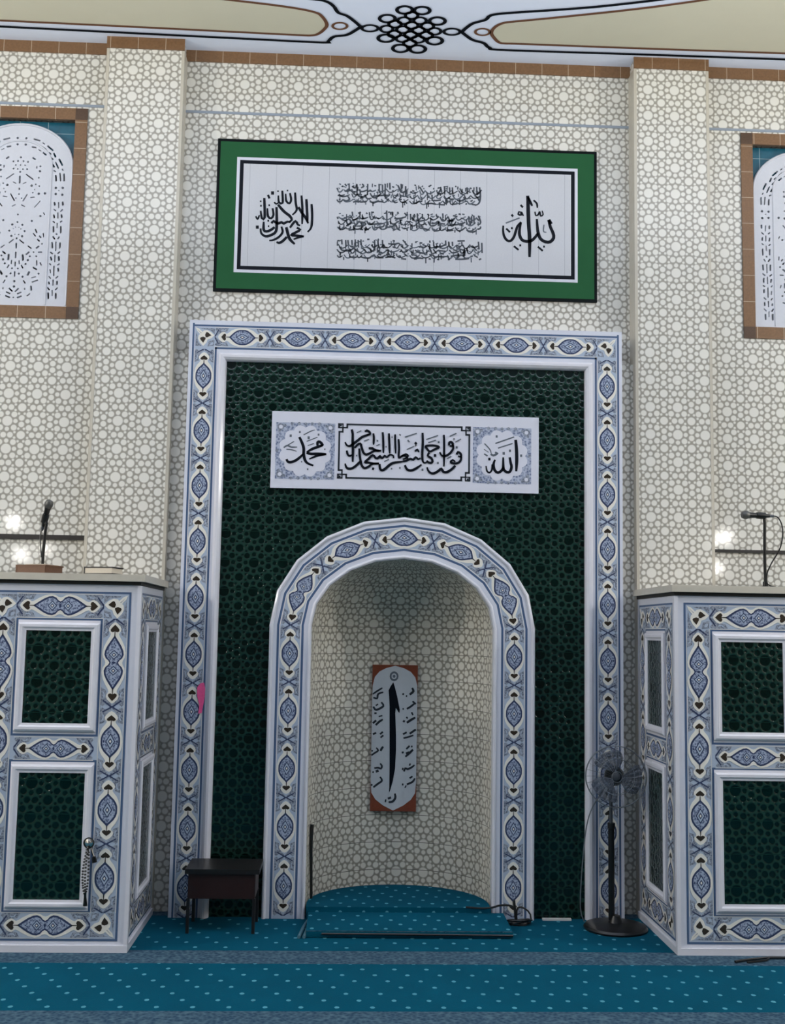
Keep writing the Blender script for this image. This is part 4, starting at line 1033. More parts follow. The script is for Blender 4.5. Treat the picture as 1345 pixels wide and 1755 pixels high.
        (((-.0294,-.0597),(-.0318,-.0413),(-.041,-.0252),(-.0556,-.0137),(-.0733,-.0087),(-.0913,-.011),(-.107,-.0202),(-.1179,-.0348),(-.1223,-.0527),(-.1196,-.0709),(-.1103,-.0869),(-.0958,-.0982),(-.0783,-.1031),(-.0605,-.1008),(-.0449,-.0918),(-.034,-.0774),(-.0294,-.0597)),.0155,'ring'),
        (((.089,-.0588),(.0868,-.0404),(.0778,-.0242),(.0634,-.0128),(.0457,-.0078),(.0276,-.0101),(.0118,-.0192),(.0007,-.0339),(-.004,-.0517),(-.0016,-.07),(.0075,-.086),(.0219,-.0973),(.0393,-.1022),(.0573,-.1),(.073,-.091),(.0841,-.0765),(.089,-.0588)),.0155,'ring'),
        (((.0307,.0014),(.0283,.02),(.0191,.0364),(.0046,.048),(-.0132,.053),(-.0315,.0507),(-.0473,.0414),(-.0584,.0266),(-.0629,.0085),(-.0604,-.0101),(-.0511,-.0263),(-.0366,-.0377),(-.019,-.0427),(-.001,-.0404),(.0148,-.0313),(.0259,-.0166),(.0307,.0014)),.0156,'ring'),
        (((-.0248,-.4494),(-.0278,-.4306),(-.0388,-.414),(-.0562,-.4021),(-.0772,-.3968),(-.0986,-.3989),(-.1172,-.4082),(-.13,-.4231),(-.1351,-.4413),(-.1318,-.46),(-.1207,-.4765),(-.1034,-.4881),(-.0826,-.4933),(-.0614,-.4912),(-.043,-.4822),(-.0301,-.4675),(-.0248,-.4494)),.0168,'ring'),
        (((.0988,-.4514),(.096,-.4326),(.0853,-.416),(.0681,-.4041),(.0471,-.3988),(.0256,-.4009),(.0069,-.4101),(-.0061,-.425),(-.0115,-.4432),(-.0085,-.462),(.0024,-.4784),(.0195,-.4901),(.0402,-.4953),(.0615,-.4932),(.0801,-.4842),(.0932,-.4695),(.0988,-.4514)),.0168,'ring'),
        (((-.1426,-.3278),(-.1459,-.3085),(-.1574,-.2913),(-.1751,-.2791),(-.1965,-.2737),(-.2182,-.2759),(-.2369,-.2854),(-.2496,-.3007),(-.2545,-.3195),(-.2509,-.3388),(-.2394,-.3557),(-.2217,-.3678),(-.2005,-.3731),(-.1791,-.3709),(-.1606,-.3616),(-.1477,-.3465),(-.1426,-.3278)),.017,'ring'),
        (((.2197,-.3215),(.2172,-.3021),(.2065,-.2849),(.1892,-.2726),(.1679,-.2672),(.146,-.2694),(.1268,-.279),(.1134,-.2943),(.1076,-.3132),(.1104,-.3325),(.1212,-.3495),(.1384,-.3616),(.1594,-.3669),(.1811,-.3648),(.2001,-.3554),(.2137,-.3402),(.2197,-.3215)),.0171,'ring'),
        (((-.1401,-.0572),(-.1436,-.0365),(-.1554,-.0183),(-.1738,-.0052),(-.1959,.0005),(-.2183,-.0019),(-.2376,-.0121),(-.2507,-.0284),(-.2558,-.0485),(-.2521,-.0691),(-.2402,-.0871),(-.2219,-.0999),(-.2,-.1056),(-.1779,-.1032),(-.1587,-.0933),(-.1455,-.0771),(-.1401,-.0572)),.0176,'ring'),
        (((.2239,-.0492),(.2213,-.0284),(.2102,-.0101),(.1923,.003),(.1704,.0088),(.1477,.0064),(.1279,-.0038),(.114,-.0203),(.108,-.0404),(.1109,-.0611),(.1221,-.0792),(.1399,-.092),(.1616,-.0977),(.184,-.0954),(.2036,-.0853),(.2177,-.0691),(.2239,-.0492)),.0176,'ring'),
        (((-.0232,.0802),(-.0264,.1016),(-.0382,.1205),(-.0567,.1339),(-.0791,.1399),(-.1019,.1374),(-.1217,.1268),(-.1353,.1099),(-.1408,.0892),(-.1372,.0679),(-.1254,.0492),(-.107,.036),(-.0848,.0302),(-.0622,.0326),(-.0426,.0429),(-.0289,.0596),(-.0232,.0802)),.0179,'ring'),
        (((.1066,.0805),(.1037,.1019),(.0922,.1208),(.0739,.1343),(.0515,.1402),(.0286,.1377),(.0086,.1272),(-.0053,.1102),(-.011,.0895),(-.0078,.0682),(.0038,.0495),(.022,.0363),(.0441,.0305),(.0668,.0329),(.0866,.0432),(.1006,.0599),(.1066,.0805)),.0179,'ring'),
        (((-.2613,-.1876),(-.2653,-.1705),(-.2777,-.1553),(-.2966,-.1443),(-.3192,-.1392),(-.3419,-.1409),(-.3614,-.149),(-.3745,-.1623),(-.3793,-.1788),(-.3751,-.1959),(-.3626,-.211),(-.3438,-.2218),(-.3214,-.2268),(-.2988,-.2252),(-.2795,-.2172),(-.2663,-.204),(-.2613,-.1876)),.0153,'ring'),
        (((.3419,-.1851),(.3391,-.1679),(.3278,-.1526),(.3095,-.1416),(.2872,-.1365),(.2641,-.1381),(.244,-.1463),(.2298,-.1597),(.2238,-.1762),(.2268,-.1933),(.2382,-.2085),(.2564,-.2194),(.2786,-.2244),(.3014,-.2227),(.3214,-.2147),(.3356,-.2015),(.3419,-.1851)),.0153,'ring')],
    'knot_brown': [(((-.4883,-.1991),(-.4922,-.1814),(-.5037,-.1657),(-.5208,-.1545),(-.5411,-.1494),(-.5614,-.1514),(-.5786,-.1601),(-.59,-.1741),(-.5938,-.1912),(-.5897,-.2089),(-.5782,-.2245),(-.5611,-.2355),(-.541,-.2404),(-.5209,-.2385),(-.5038,-.23),(-.4924,-.2162),(-.4883,-.1991)),.0153,'ring'),
        (((.5602,-.1957),(.5584,-.1779),(.5489,-.1621),(.533,-.1508),(.5131,-.1457),(.4923,-.1477),(.4738,-.1564),(.4605,-.1705),(.4544,-.1878),(.4564,-.2056),(.466,-.2212),(.4819,-.2323),(.5016,-.2373),(.5222,-.2353),(.5405,-.2268),(.5539,-.2129),(.5602,-.1957)),.0153,'ring')],
    'ceil_black': [(((-.5793,-.4473),(-.5506,-.3739),(-.492,-.3399),(-.4281,-.2592),(-.3889,-.1987)),.0182,'ink'),
        (((-.3889,-.1987),(-.4267,-.1478),(-.4908,-.0779),(-.5862,-.046),(-.6305,.0239),(-.6702,.0437),(-1.3373,.0315),(-2.1994,.014),(-3.0504,-.0033),(-3.5558,-.0135)),.0188,'ink'),
        (((.3544,-.1822),(.3858,-.2489),(.4261,-.3073),(.5086,-.3603),(.5424,-.4245),(.6831,-.4655),(1.0499,-.5379),(1.3303,-.6033),(1.7536,-.7295),(2.299,-.918)),.0189,'ink'),
        (((.3544,-.1822),(.3992,-.1286),(.4533,-.0748),(.5365,-.0394),(.5888,.0244),(.7165,.0489),(1.7542,.0344),(2.8555,.0244),(3.4677,.0215)),.0189,'ink'),
        (((-.5793,-.4473),(-.6322,-.5102),(-.7543,-.5379),(-1.2792,-.5789),(-2.0633,-.6765),(-3.2822,-.7775)),.0182,'ink')],
    'ceil_brown': [(((-3.5253,-.0987),(-3.0259,-.0856),(-2.1824,-.0723),(-1.329,-.0556),(-.8549,-.0463),(-.7466,-.0504),(-.6984,-.0786),(-.6541,-.1468),(-.6361,-.212),(-.6684,-.3114),(-.7258,-.3685),(-.923,-.4219),(-1.2889,-.4765),(-2.0829,-.5771),(-3.3166,-.6814)),.0198,'ink'),
        (((3.4318,-.0548),(2.8218,-.0602),(1.7316,-.0499),(.8478,-.0462),(.6986,-.0433),(.6533,-.0524),(.6113,-.1034),(.5745,-.1826),(.5894,-.2641),(.6408,-.3233),(.7339,-.3538),(1.0693,-.4407),(1.6715,-.6137),(2.3245,-.8499),(2.9397,-1.1005)),.0201,'ink')],
    'holes': [(.0897,5.6064,.1337,5.5944,.0134),
        (.194,5.556,.2335,5.5222,.0144),
        (.2418,5.5008,.2554,5.4715,.0144),
        (.2842,5.4563,.3085,5.4085,.0144),
        (.3092,5.3788,.3172,5.3682,.0092),
        (.3256,5.3415,.327,5.2876,.0134),
        (.0855,5.5736,.1269,5.5643,.0082),
        (.1583,5.5465,.1845,5.5258,.0093),
        (.2083,5.505,.2215,5.4919,.0093),
        (.2591,5.431,.2808,5.3831,.0113),
        (.2947,5.3458,.3013,5.2867,.0103),
        (.0786,5.5436,.107,5.5392,.0134),
        (.128,5.5237,.1462,5.5135,.0072),
        (.162,5.5033,.1856,5.4852,.0134),
        (.2144,5.4673,.238,5.4519,.0134),
        (.2284,5.4245,.2498,5.3928,.0134),
        (.248,5.3657,.261,5.3581,.0103),
        (.2643,5.3285,.268,5.2855,.0144),
        (.1574,5.579,.1705,5.5687,.0082),
        (.032,5.6096,.032,5.6096,.0175),
        (.0303,5.5607,.0303,5.5607,.0175),
        (0,5.5852,0,5.5852,.0082),
        (.2694,5.2317,.2694,5.2317,.0185),
        (.3206,5.2335,.3206,5.2335,.0185),
        (.2706,5.1833,.2706,5.1833,.0184),
        (.3194,5.1796,.3194,5.1796,.0184),
        (.293,5.211,.293,5.211,.0082),
        (.2647,5.1186,.2667,5.0972,.0143),
        (.2954,5.1197,.298,5.0768,.0092),
        (.326,5.1234,.3266,5.0993,.0143),
        (.2635,5.0649,.2765,5.0547,.0102),
        (.3124,5.0505,.3274,5.0645,.0113),
        (0,5.4595,0,5.4595,.0144),
        (.0202,5.4304,.0202,5.4304,.0133),
        (.0537,5.4263,.0537,5.4263,.0133),
        (.034,5.3985,.034,5.3985,.0113),
        (0,5.4,0,5.4,.0113),
        (.0194,5.3683,.0194,5.3683,.0113),
        (.0501,5.3694,.0501,5.3694,.0133),
        (0,5.346,0,5.346,.0143),
        (.0462,5.3288,.0986,5.2903,.0102),
        (0,5.3137,0,5.2598,.0133),
        (.0253,5.2554,.048,5.2669,.0072),
        (0,5.2194,0,5.2087,.0123),
        (0,5.1738,0,5.1738,.0123),
        (.0209,5.1424,.0209,5.1424,.0102),
        (.0317,5.1213,.0609,5.1733,.0102),
        (.0897,5.2415,.0897,5.2415,.0184),
        (.1201,5.2533,.1201,5.2533,.0113),
        (.1461,5.2408,.1461,5.2408,.0113),
        (.1452,5.1816,.1452,5.1816,.0184),
        (.1912,5.1859,.1912,5.1859,.0184),
        (.1135,5.2128,.1135,5.2128,.0082),
        (.1014,5.1881,.1014,5.1881,.0102),
        (.0872,5.15,.1151,5.1537,.0082),
        (.0223,5.0915,.0457,5.0789,.0082),
        (.1199,5.0761,.1594,5.1257,.0082),
        (.0887,5.46,.107,5.4471,.0133),
        (.147,5.3945,.147,5.3945,.0144),
        (.1455,5.3567,.1455,5.3567,.0174),
        (.1214,5.3936,.1218,5.3774,.0092),
        (.1392,5.3052,.1392,5.3052,.0123),
        (0,5.0157,0,5.0157,.0133),
        (.2645,5.0226,.2693,4.9987,.0123),
        (.2938,5.0397,.2959,4.9969,.0092),
        (.3209,5.0245,.3239,5.0032,.0133),
        (.2608,4.9717,.2739,4.9614,.0102),
        (.3146,4.9681,.3272,4.9766,.0102),
        (.2659,4.9317,.268,4.8891,.0143),
        (.2928,4.9594,.2928,4.9219,.0082),
        (.3205,4.9336,.3208,4.8855,.0133),
        (.2914,4.8738,.2924,4.8739,.0143),
        (.2664,4.8543,.2797,4.8361,.0122),
        (.3026,4.8369,.3123,4.8532,.0102),
        (.2625,4.8089,.2651,4.7664,.0133),
        (.2904,4.8152,.2912,4.746,.0092),
        (.3212,4.8082,.3197,4.7682,.0133),
        (.2542,4.7341,.2699,4.7214,.0102),
        (.308,4.7253,.323,4.739,.0112),
        (.2578,4.6971,.2634,4.6733,.0132),
        (.2879,4.714,.2883,4.6609,.0092),
        (.3163,4.7016,.3185,4.6725,.0153),
        (.2514,4.6464,.2619,4.6362,.0092),
        (.3102,4.6377,.3227,4.6461,.0102),
        (.2577,4.6016,.261,4.5752,.0092),
        (.2851,4.6289,.2859,4.5548,.0102),
        (.3159,4.614,.3176,4.5902,.0142),
        (.2515,4.5484,.2646,4.533,.0081),
        (.3027,4.5368,.3176,4.5505,.0102),
        (.2526,4.5061,.2556,4.4904,.0122),
        (.2837,4.523,.2838,4.4807,.0102),
        (.3135,4.5133,.313,4.4895,.0132),
        (.2461,4.4637,.2593,4.4456,.0112),
        (.3024,4.4469,.3173,4.4632,.0102),
        (.2523,4.4216,.2534,4.3795,.0162),
        (.2811,4.4436,.2823,4.4015,.0081),
        (.3082,4.4207,.3081,4.3812,.0142),
        (0,4.9573,0,4.9573,.0132),
        (.037,4.9374,.037,4.9374,.0163),
        (.0563,4.89,.0563,4.89,.0153),
        (.0396,4.8495,.0396,4.8495,.0173),
        (0,4.832,0,4.832,.0142),
        (.0278,4.9051,.0278,4.9051,.0081),
        (.0137,4.8619,.0137,4.8619,.0092),
        (.0121,4.9179,.0121,4.9179,.0071),
        (.0226,4.8223,.0538,4.7967,.0102),
        (0,4.7948,0,4.7576,.0122),
        (0,4.7257,0,4.6833,.0122),
        (0,4.6514,0,4.6197,.0101),
        (0,4.5773,0,4.5403,.0112),
        (.0514,4.7063,.054,4.6666,.0163),
        (.0272,4.6631,.0294,4.6367,.0091),
        (.046,4.6266,.0567,4.6058,.0112),
        (.0214,4.602,.0214,4.602,.0132),
        (.0766,4.7124,.0965,4.729,.0132),
        (.104,4.6974,.104,4.6974,.0142),
        (.0906,4.6678,.0906,4.6678,.0173),
        (.0762,4.6382,.0762,4.6382,.0142),
        (.0938,4.554,.1058,4.5782,.0162),
        (.0587,4.5397,.0587,4.5397,.0162),
        (.0301,4.5626,.0301,4.5626,.0152),
        (0,4.5034,0,4.5034,.0172),
        (0,4.4638,0,4.4638,.0172),
        (.0113,4.4274,.0335,4.4492,.0121),
        (.027,4.4094,.0545,4.4208,.0111),
        (.0278,4.3805,.0579,4.392,.0121),
        (0,4.3821,0,4.3821,.0101),
        (.0671,4.5109,.0804,4.4902,.0101),
        (.0875,4.7766,.1109,4.7587,.0102),
        (.149,4.7626,.1664,4.7765,.0142),
        (.1295,4.7301,.1295,4.7301,.0122),
        (.1651,4.7312,.1905,4.7321,.0102),
        (.1508,4.6989,.1508,4.6989,.0132),
        (.1567,4.6673,.1578,4.6302,.0102),
        (.1328,4.6135,.1586,4.5984,.0132),
        (.1747,4.5672,.1747,4.5672,.0142),
        (.1248,4.5339,.155,4.5427,.0081),
        (.1308,4.5023,.1711,4.5168,.0101),
        (.0789,4.4532,.0792,4.4427,.0091),
        (.1241,4.4704,.1275,4.4389,.0132),
        (.0983,4.3958,.1181,4.4123,.0101),
        (.1348,4.906,.1457,4.8797,.0112),
        (.1204,4.8735,.1388,4.8528,.0092),
        (.1668,4.8564,.1773,4.8434,.0112),
        (.1548,4.8293,.1679,4.8164,.0122),
        (.105,4.9691,.105,4.9691,.0153),
        (.1626,5.0111,.1703,5.0087,.0143),
        (.1875,5.0361,.1956,5.0203,.0082),
        (.1826,4.6522,.1908,4.6312,.0091),
        (.1944,4.876,.1977,4.8494,.0092),
        (.1889,4.7958,.1889,4.7958,.0122)]}

# ------------------------------------------------------------------ materials
def lin(c):
    c = c / 255.0
    return c / 12.92 if c <= 0.04045 else ((c + 0.055) / 1.055) ** 2.4
def rgb(r, g, b): return (lin(r), lin(g), lin(b), 1.0)

def pmat(name, col, rough=0.4, var=0.06, scale=30.0, metal=0.0, spec=0.5, bump=0.0, coat=0.0):
    m = bpy.data.materials.new(name); m.use_nodes = True; nt = m.node_tree; N = nt.nodes; L = nt.links
    b = N['Principled BSDF']
    tc = N.new('ShaderNodeTexCoord'); nz = N.new('ShaderNodeTexNoise'); nz.inputs['Scale'].default_value = scale
    nz.inputs['Detail'].default_value = 4
    L.new(tc.outputs['Object'], nz.inputs['Vector'])
    mx = N.new('ShaderNodeMix'); mx.data_type = 'RGBA'
    mx.inputs['A'].default_value = tuple(c * (1 - var) for c in col[:3]) + (1,)
    mx.inputs['B'].default_value = tuple(min(1, c * (1 + var)) for c in col[:3]) + (1,)
    L.new(nz.outputs['Fac'], mx.inputs['Factor']); L.new(mx.outputs['Result'], b.inputs['Base Color'])
    b.inputs['Roughness'].default_value = rough; b.inputs['Metallic'].default_value = metal
    b.inputs['Specular IOR Level'].default_value = spec
    if coat: b.inputs['Coat Weight'].default_value = coat
    if bump:
        bp = N.new('ShaderNodeBump'); bp.inputs['Strength'].default_value = bump; bp.inputs['Distance'].default_value = 0.004
        L.new(nz.outputs['Fac'], bp.inputs['Height']); L.new(bp.outputs['Normal'], b.inputs['Normal'])
    return m

P_CELL = 0.205
def star_mat(name, blob, ground, rough, joints=0.0, bump=0.0, soft=0.010, spec=0.5, ofs=(0, 0), jointv=0.0, jcol=None):
    """square lattice of rosettes: discs folded into one octant of the cell; UV is in metres"""
    m = bpy.data.materials.new(name); m.use_nodes = True; nt = m.node_tree; N = nt.nodes; L = nt.links
    b = N['Principled BSDF']
    uv = N.new('ShaderNodeUVMap'); uv.uv_map = 'UVMap'
    def vm(op, a, bb=None):
        n = N.new('ShaderNodeVectorMath'); n.operation = op
        if isinstance(a, tuple): n.inputs[0].default_value = a
        else: L.new(a, n.inputs[0])
        if bb is not None:
            if isinstance(bb, tuple): n.inputs[1].default_value = bb
            else: L.new(bb, n.inputs[1])
        return n
    def mt(op, a, bb=None, cc=None):
        n = N.new('ShaderNodeMath'); n.operation = op
        for i, v in enumerate((a, bb, cc)):
            if v is None: continue
            if isinstance(v, (int, float)): n.inputs[i].default_value = v
            else: L.new(v, n.inputs[i])
        return n.outputs[0]
    s = vm('ADD', vm('MULTIPLY', uv.outputs[0], (1 / P_CELL, 1 / P_CELL, 0)).outputs[0], (ofs[0] + .5, ofs[1] + .5, 0))
    f = vm('ABSOLUTE', vm('SUBTRACT', vm('FRACTION', s.outputs[0]).outputs[0], (.5, .5, 0)).outputs[0])
    sep = N.new('ShaderNodeSeparateXYZ'); L.new(f.outputs[0], sep.inputs[0])
    hi = mt('MAXIMUM', sep.outputs[0], sep.outputs[1]); lo = mt('MINIMUM', sep.outputs[0], sep.outputs[1])
    cb = N.new('ShaderNodeCombineXYZ'); L.new(hi, cb.inputs[0]); L.new(lo, cb.inputs[1])
    best = None
    for cx, cy, r in ((0, 0, .178), (.5, .5, .145), (.238, .238, .104), (.5, .118, .102), (.288, 0, .078), (.40, .272, .045), (.405, .05, .0)):
        if r <= 0: continue
        d = vm('DISTANCE', cb.outputs[0], (cx, cy, 0)).outputs['Value']
        d = mt('SUBTRACT', d, r)
        best = d if best is None else mt('MINIMUM', best, d)
    mr = N.new('ShaderNodeMapRange'); mr.interpolation_type = 'SMOOTHSTEP'
    L.new(best, mr.inputs['Value']); mr.inputs['From Min'].default_value = -soft * 2.4; mr.inputs['From Max'].default_value = soft * 2.4
    mr.inputs['To Min'].default_value = 1; mr.inputs['To Max'].default_value = 0
    nz = N.new('ShaderNodeTexNoise'); nz.inputs['Scale'].default_value = 3.0; L.new(uv.outputs[0], nz.inputs['Vector'])
    mx = N.new('ShaderNodeMix'); mx.data_type = 'RGBA'; L.new(mr.outputs[0], mx.inputs['Factor'])
    mx.inputs['A'].default_value = ground; mx.inputs['B'].default_value = blob
    col = mx.outputs['Result']
    if joints:
        sp2 = N.new('ShaderNodeSeparateXYZ'); L.new(uv.outputs[0], sp2.inputs[0])
        j = mt('PINGPONG', sp2.outputs[1], joints / 2)
        j = mt('LESS_THAN', j, 0.0022)
        if jointv:
            j2 = mt('LESS_THAN', mt('PINGPONG', sp2.outputs[0], jointv / 2), 0.0018); j = mt('MAXIMUM', j, j2)
        m2 = N.new('ShaderNodeMix'); m2.data_type = 'RGBA'; L.new(j, m2.inputs['Factor']); L.new(col, m2.inputs['A'])
        m2.inputs['B'].default_value = jcol or tuple(c * .55 for c in ground[:3]) + (1,)
        col = m2.outputs['Result']
    hs = N.new('ShaderNodeHueSaturation'); L.new(col, hs.inputs['Color'])
    L.new(mt('MULTIPLY_ADD', nz.outputs['Fac'], 0.10, 0.95), hs.inputs['Value'])
    L.new(hs.outputs[0], b.inputs['Base Color'])
    b.inputs['Roughness'].default_value = rough; b.inputs['Specular IOR Level'].default_value = spec
    if bump:
        bp = N.new('ShaderNodeBump'); bp.inputs['Strength'].default_value = bump; bp.inputs['Distance'].default_value = 0.003
        bp.invert = True
        L.new(mr.outputs[0], bp.inputs['Height']); L.new(bp.outputs['Normal'], b.inputs['Normal'])
    return m

def grid_mat(name, base, line, du, dv, rough, w=0.0025, var=.08, scale=60, fine=None):
    """plain tile with thin joint lines every du, dv metres of UV"""
    m = pmat(name, base, rough, var, scale); nt = m.node_tree; N = nt.nodes; L = nt.links
    b = N['Principled BSDF']; src = b.inputs['Base Color'].links[0].from_socket
    uv = N.new('ShaderNodeUVMap'); uv.uv_map = 'UVMap'; sp = N.new('ShaderNodeSeparateXYZ'); L.new(uv.outputs[0], sp.inputs[0])
    outs = []
    for ax, d in ((0, du), (1, dv)):
        if not d: continue
        p = N.new('ShaderNodeMath'); p.operation = 'PINGPONG'; L.new(sp.outputs[ax], p.inputs[0]); p.inputs[1].default_value = d / 2
        l = N.new('ShaderNodeMath'); l.operation = 'LESS_THAN'; L.new(p.outputs[0], l.inputs[0]); l.inputs[1].default_value = w
        outs.append(l.outputs[0])
    j = outs[0]
    if len(outs) > 1:
        mm = N.new('ShaderNodeMath'); mm.operation = 'MAXIMUM'; L.new(outs[0], mm.inputs[0]); L.new(outs[1], mm.inputs[1]); j = mm.outputs[0]
    mx = N.new('ShaderNodeMix'); mx.data_type = 'RGBA'; L.new(j, mx.inputs['Factor']); L.new(src, mx.inputs['A']); mx.inputs['B'].default_value = line
    L.new(mx.outputs['Result'], b.inputs['Base Color'])
    return m

def carpet_mat(name, base, dot, band=True, du=0.188, dv=0.112):
    """teal pile with staggered pale flecks; darker mottled bands across the prayer rows"""
    m = bpy.data.materials.new(name); m.use_nodes = True; nt = m.node_tree; N = nt.nodes; L = nt.links
    b = N['Principled BSDF']; b.inputs['Roughness'].default_value = 0.95; b.inputs['Specular IOR Level'].default_value = 0.1
    uv = N.new('ShaderNodeUVMap'); uv.uv_map = 'UVMap'
    def mt(op, a, bb=None, cc=None):
        n = N.new('ShaderNodeMath'); n.operation = op
        for i, v in enumerate((a, bb, cc)):
            if v is None: continue
            if isinstance(v, (int, float)): n.inputs[i].default_value = v
            else: L.new(v, n.inputs[i])
        return n.outputs[0]
    sp = N.new('ShaderNodeSeparateXYZ'); L.new(uv.outputs[0], sp.inputs[0])
    rowf = mt('DIVIDE', sp.outputs[1], dv); row = mt('FLOOR', rowf)
    v = mt('SUBTRACT', mt('SUBTRACT', rowf, row), 0.5)
    u = mt('ADD', mt('DIVIDE', sp.outputs[0], du), mt('MULTIPLY', row, 0.37))
    u = mt('SUBTRACT', mt('FRACT', u), 0.5)
    d = mt('ADD', mt('POWER', mt('MULTIPLY', u, du / 0.013), 2), mt('POWER', mt('MULTIPLY', v, dv / 0.017), 2))
    nz = N.new('ShaderNodeTexNoise'); nz.inputs['Scale'].default_value = 120; nz.inputs['Detail'].default_value = 3; L.new(uv.outputs[0], nz.inputs['Vector'])
    d = mt('ADD', d, mt('MULTIPLY_ADD', nz.outputs['Fac'], 1.2, -0.6))
    fleck = mt('LESS_THAN', d, 1.0)
    n2 = N.new('ShaderNodeTexNoise'); n2.inputs['Scale'].default_value = 2.5; L.new(uv.outputs[0], n2.inputs['Vector'])
    mx = N.new('ShaderNodeMix'); mx.data_type = 'RGBA'; mx.inputs['A'].default_value = tuple(c * .82 for c in base[:3]) + (1,)
    mx.inputs['B'].default_value = tuple(c * 1.18 for c in base[:3]) + (1,); L.new(n2.outputs['Fac'], mx.inputs['Factor'])
    m1 = N.new('ShaderNodeMix'); m1.data_type = 'RGBA'; L.new(fleck, m1.inputs['Factor']); L.new(mx.outputs['Result'], m1.inputs['A']); m1.inputs['B'].default_value = dot
    col = m1.outputs['Result']
    if band:
        p = mt('PINGPONG', mt('ADD', sp.outputs[1], 0.935), 0.555)
        inb = mt('LESS_THAN', p, 0.135)
        nb = N.new('ShaderNodeTexVoronoi'); nb.inputs['Scale'].default_value = 42; L.new(uv.outputs[0], nb.inputs['Vector'])
        mb = N.new('ShaderNodeMix'); mb.data_type = 'RGBA'; L.new(nb.outputs['Distance'], mb.inputs['Factor'])
        mb.inputs['A'].default_value = rgb(22, 54, 80); mb.inputs['B'].default_value = rgb(84, 110, 124)
        m3 = N.new('ShaderNodeMix'); m3.data_type = 'RGBA'; L.new(inb, m3.inputs['Factor']); L.new(col, m3.inputs['A']); L.new(mb.outputs['Result'], m3.inputs['B'])
        col = m3.outputs['Result']
    L.new(col, b.inputs['Base Color'])
    bp = N.new('ShaderNodeBump'); bp.inputs['Strength'].default_value = 0.4; bp.inputs['Distance'].default_value = 0.004
    L.new(nz.outputs['Fac'], bp.inputs['Height']); L.new(bp.outputs['Normal'], b.inputs['Normal'])
    return m

M = {}
M['wall'] = star_mat('beige_star_tile', rgb(229, 227, 219), rgb(162, 158, 148), 0.07, ofs=(0.16, 0.16), spec=.5)
M['niche'] = star_mat('niche_star_tile', rgb(226, 222, 210), rgb(150, 144, 130), 0.3, joints=0.2, ofs=(0.0, 0.1))
M['green'] = star_mat('green_star_tile', rgb(2, 24, 20), rgb(30, 58, 50), 0.09, bump=0.6, soft=.012, ofs=(0.2, 0.1), joints=.205, jcol=rgb(18, 44, 38))
M['white'] = pmat('white_glazed_tile', rgb(214, 217, 228), 0.12, .03)
M['mould'] = pmat('white_marble_moulding', rgb(222, 222, 230), 0.14, .04, 14)
M['blue'] = pmat('blue_line_glaze', rgb(80, 101, 134), 0.15)
M['sky'] = pmat('pale_blue_glaze', rgb(174, 187, 206), 0.15, .05, 80)
M['scroll'] = pmat('grey_scroll_glaze', rgb(136, 142, 156), 0.15, .25, 160)
M['cream'] = pmat('cream_glaze', rgb(234, 231, 222), 0.15)
M['navy'] = pmat('navy_glaze', rgb(58, 68, 98), 0.15)
M['mid'] = pmat('mid_blue_glaze', rgb(138, 148, 176), 0.15, .3, 150)
def speckle(m, c0, c1, sc):
    nt = m.node_tree; N = nt.nodes; L = nt.links; b = N['Principled BSDF']
    tc = N.new('ShaderNodeTexCoord'); vo = N.new('ShaderNodeTexVoronoi'); vo.inputs['Scale'].default_value = sc
    L.new(tc.outputs['Object'], vo.inputs['Vector'])
    cr = N.new('ShaderNodeValToRGB'); e = cr.color_ramp.elements
    e[0].color = c0; e[0].position = .15; e[1].color = c1; e[1].position = .68
    L.new(vo.outputs['Distance'], cr.inputs[0]); L.new(cr.outputs[0], b.inputs['Base Color'])
speckle(M['mid'], rgb(70, 82, 114), rgb(168, 179, 202), 88)
speckle(M['scroll'], rgb(88, 96, 114), rgb(154, 161, 174), 95)
M['ink3'] = pmat('soft_black_glaze', rgb(74, 80, 88), .45, spec=.15)
M['heart'] = pmat('dark_brown_glaze', rgb(58, 50, 42), 0.15)
M['brown'] = grid_mat('brown_brick_tile', rgb(124, 92, 62), rgb(186, 168, 146), .205, 0, .35, .0022, .3, 70)
M['brownv'] = grid_mat('brown_brick_tile_upright', rgb(124, 92, 62), rgb(186, 168, 146), 0, .205, .35, .0022, .3, 70)
M['browndark'] = pmat('dark_brown_corner_tile', rgb(82, 60, 42), .35, .3, 90)
M['teal'] = grid_mat('teal_tile', rgb(28, 92, 112), rgb(150, 175, 180), .21, .21, .22, .0022, .45, 18)
M['plaster'] = pmat('ceiling_paint', rgb(228, 236, 254), .8, .02, 4)
M['ceilbeige'] = pmat('ceiling_beige_paint', rgb(212, 208, 186), .8, .03, 5)
M['ceilbrown'] = pmat('ceiling_brown_paint', rgb(104, 64, 38), .7)
M['ink'] = pmat('black_ink_glaze', rgb(10, 16, 26), .45, spec=.15)
M['grey'] = pmat('grey_ink_glaze', rgb(96, 104, 114), .4, spec=.2)
M['ink2'] = pmat('charcoal_ink_glaze', rgb(46, 52, 60), .45, spec=.15)
M['panelwhite'] = grid_mat('white_panel_tile', rgb(198, 200, 206), rgb(164, 168, 176), .2, 0, .25, .0016, .05, 90)
M['panelgreen'] = pmat('green_border_tile', rgb(40, 92, 58), .6, .05, 10, spec=.1)
M['black'] = pmat('black_border_tile', rgb(14, 20, 22), .6, spec=.1)
M['inkpaint'] = pmat('black_matt_paint', rgb(12, 18, 26), .85, spec=.08)
M['plaque'] = pmat('plaque_porcelain', rgb(216, 218, 230), .12, .03, 12)
M['arabesque'] = pmat('blue_grey_arabesque', rgb(146, 156, 182), .2)
speckle(M['arabesque'], rgb(96, 108, 140), rgb(180, 188, 208), 60)
M['lattice'] = pmat('white_stucco', rgb(204, 207, 216), .6, .04, 40, bump=.15)
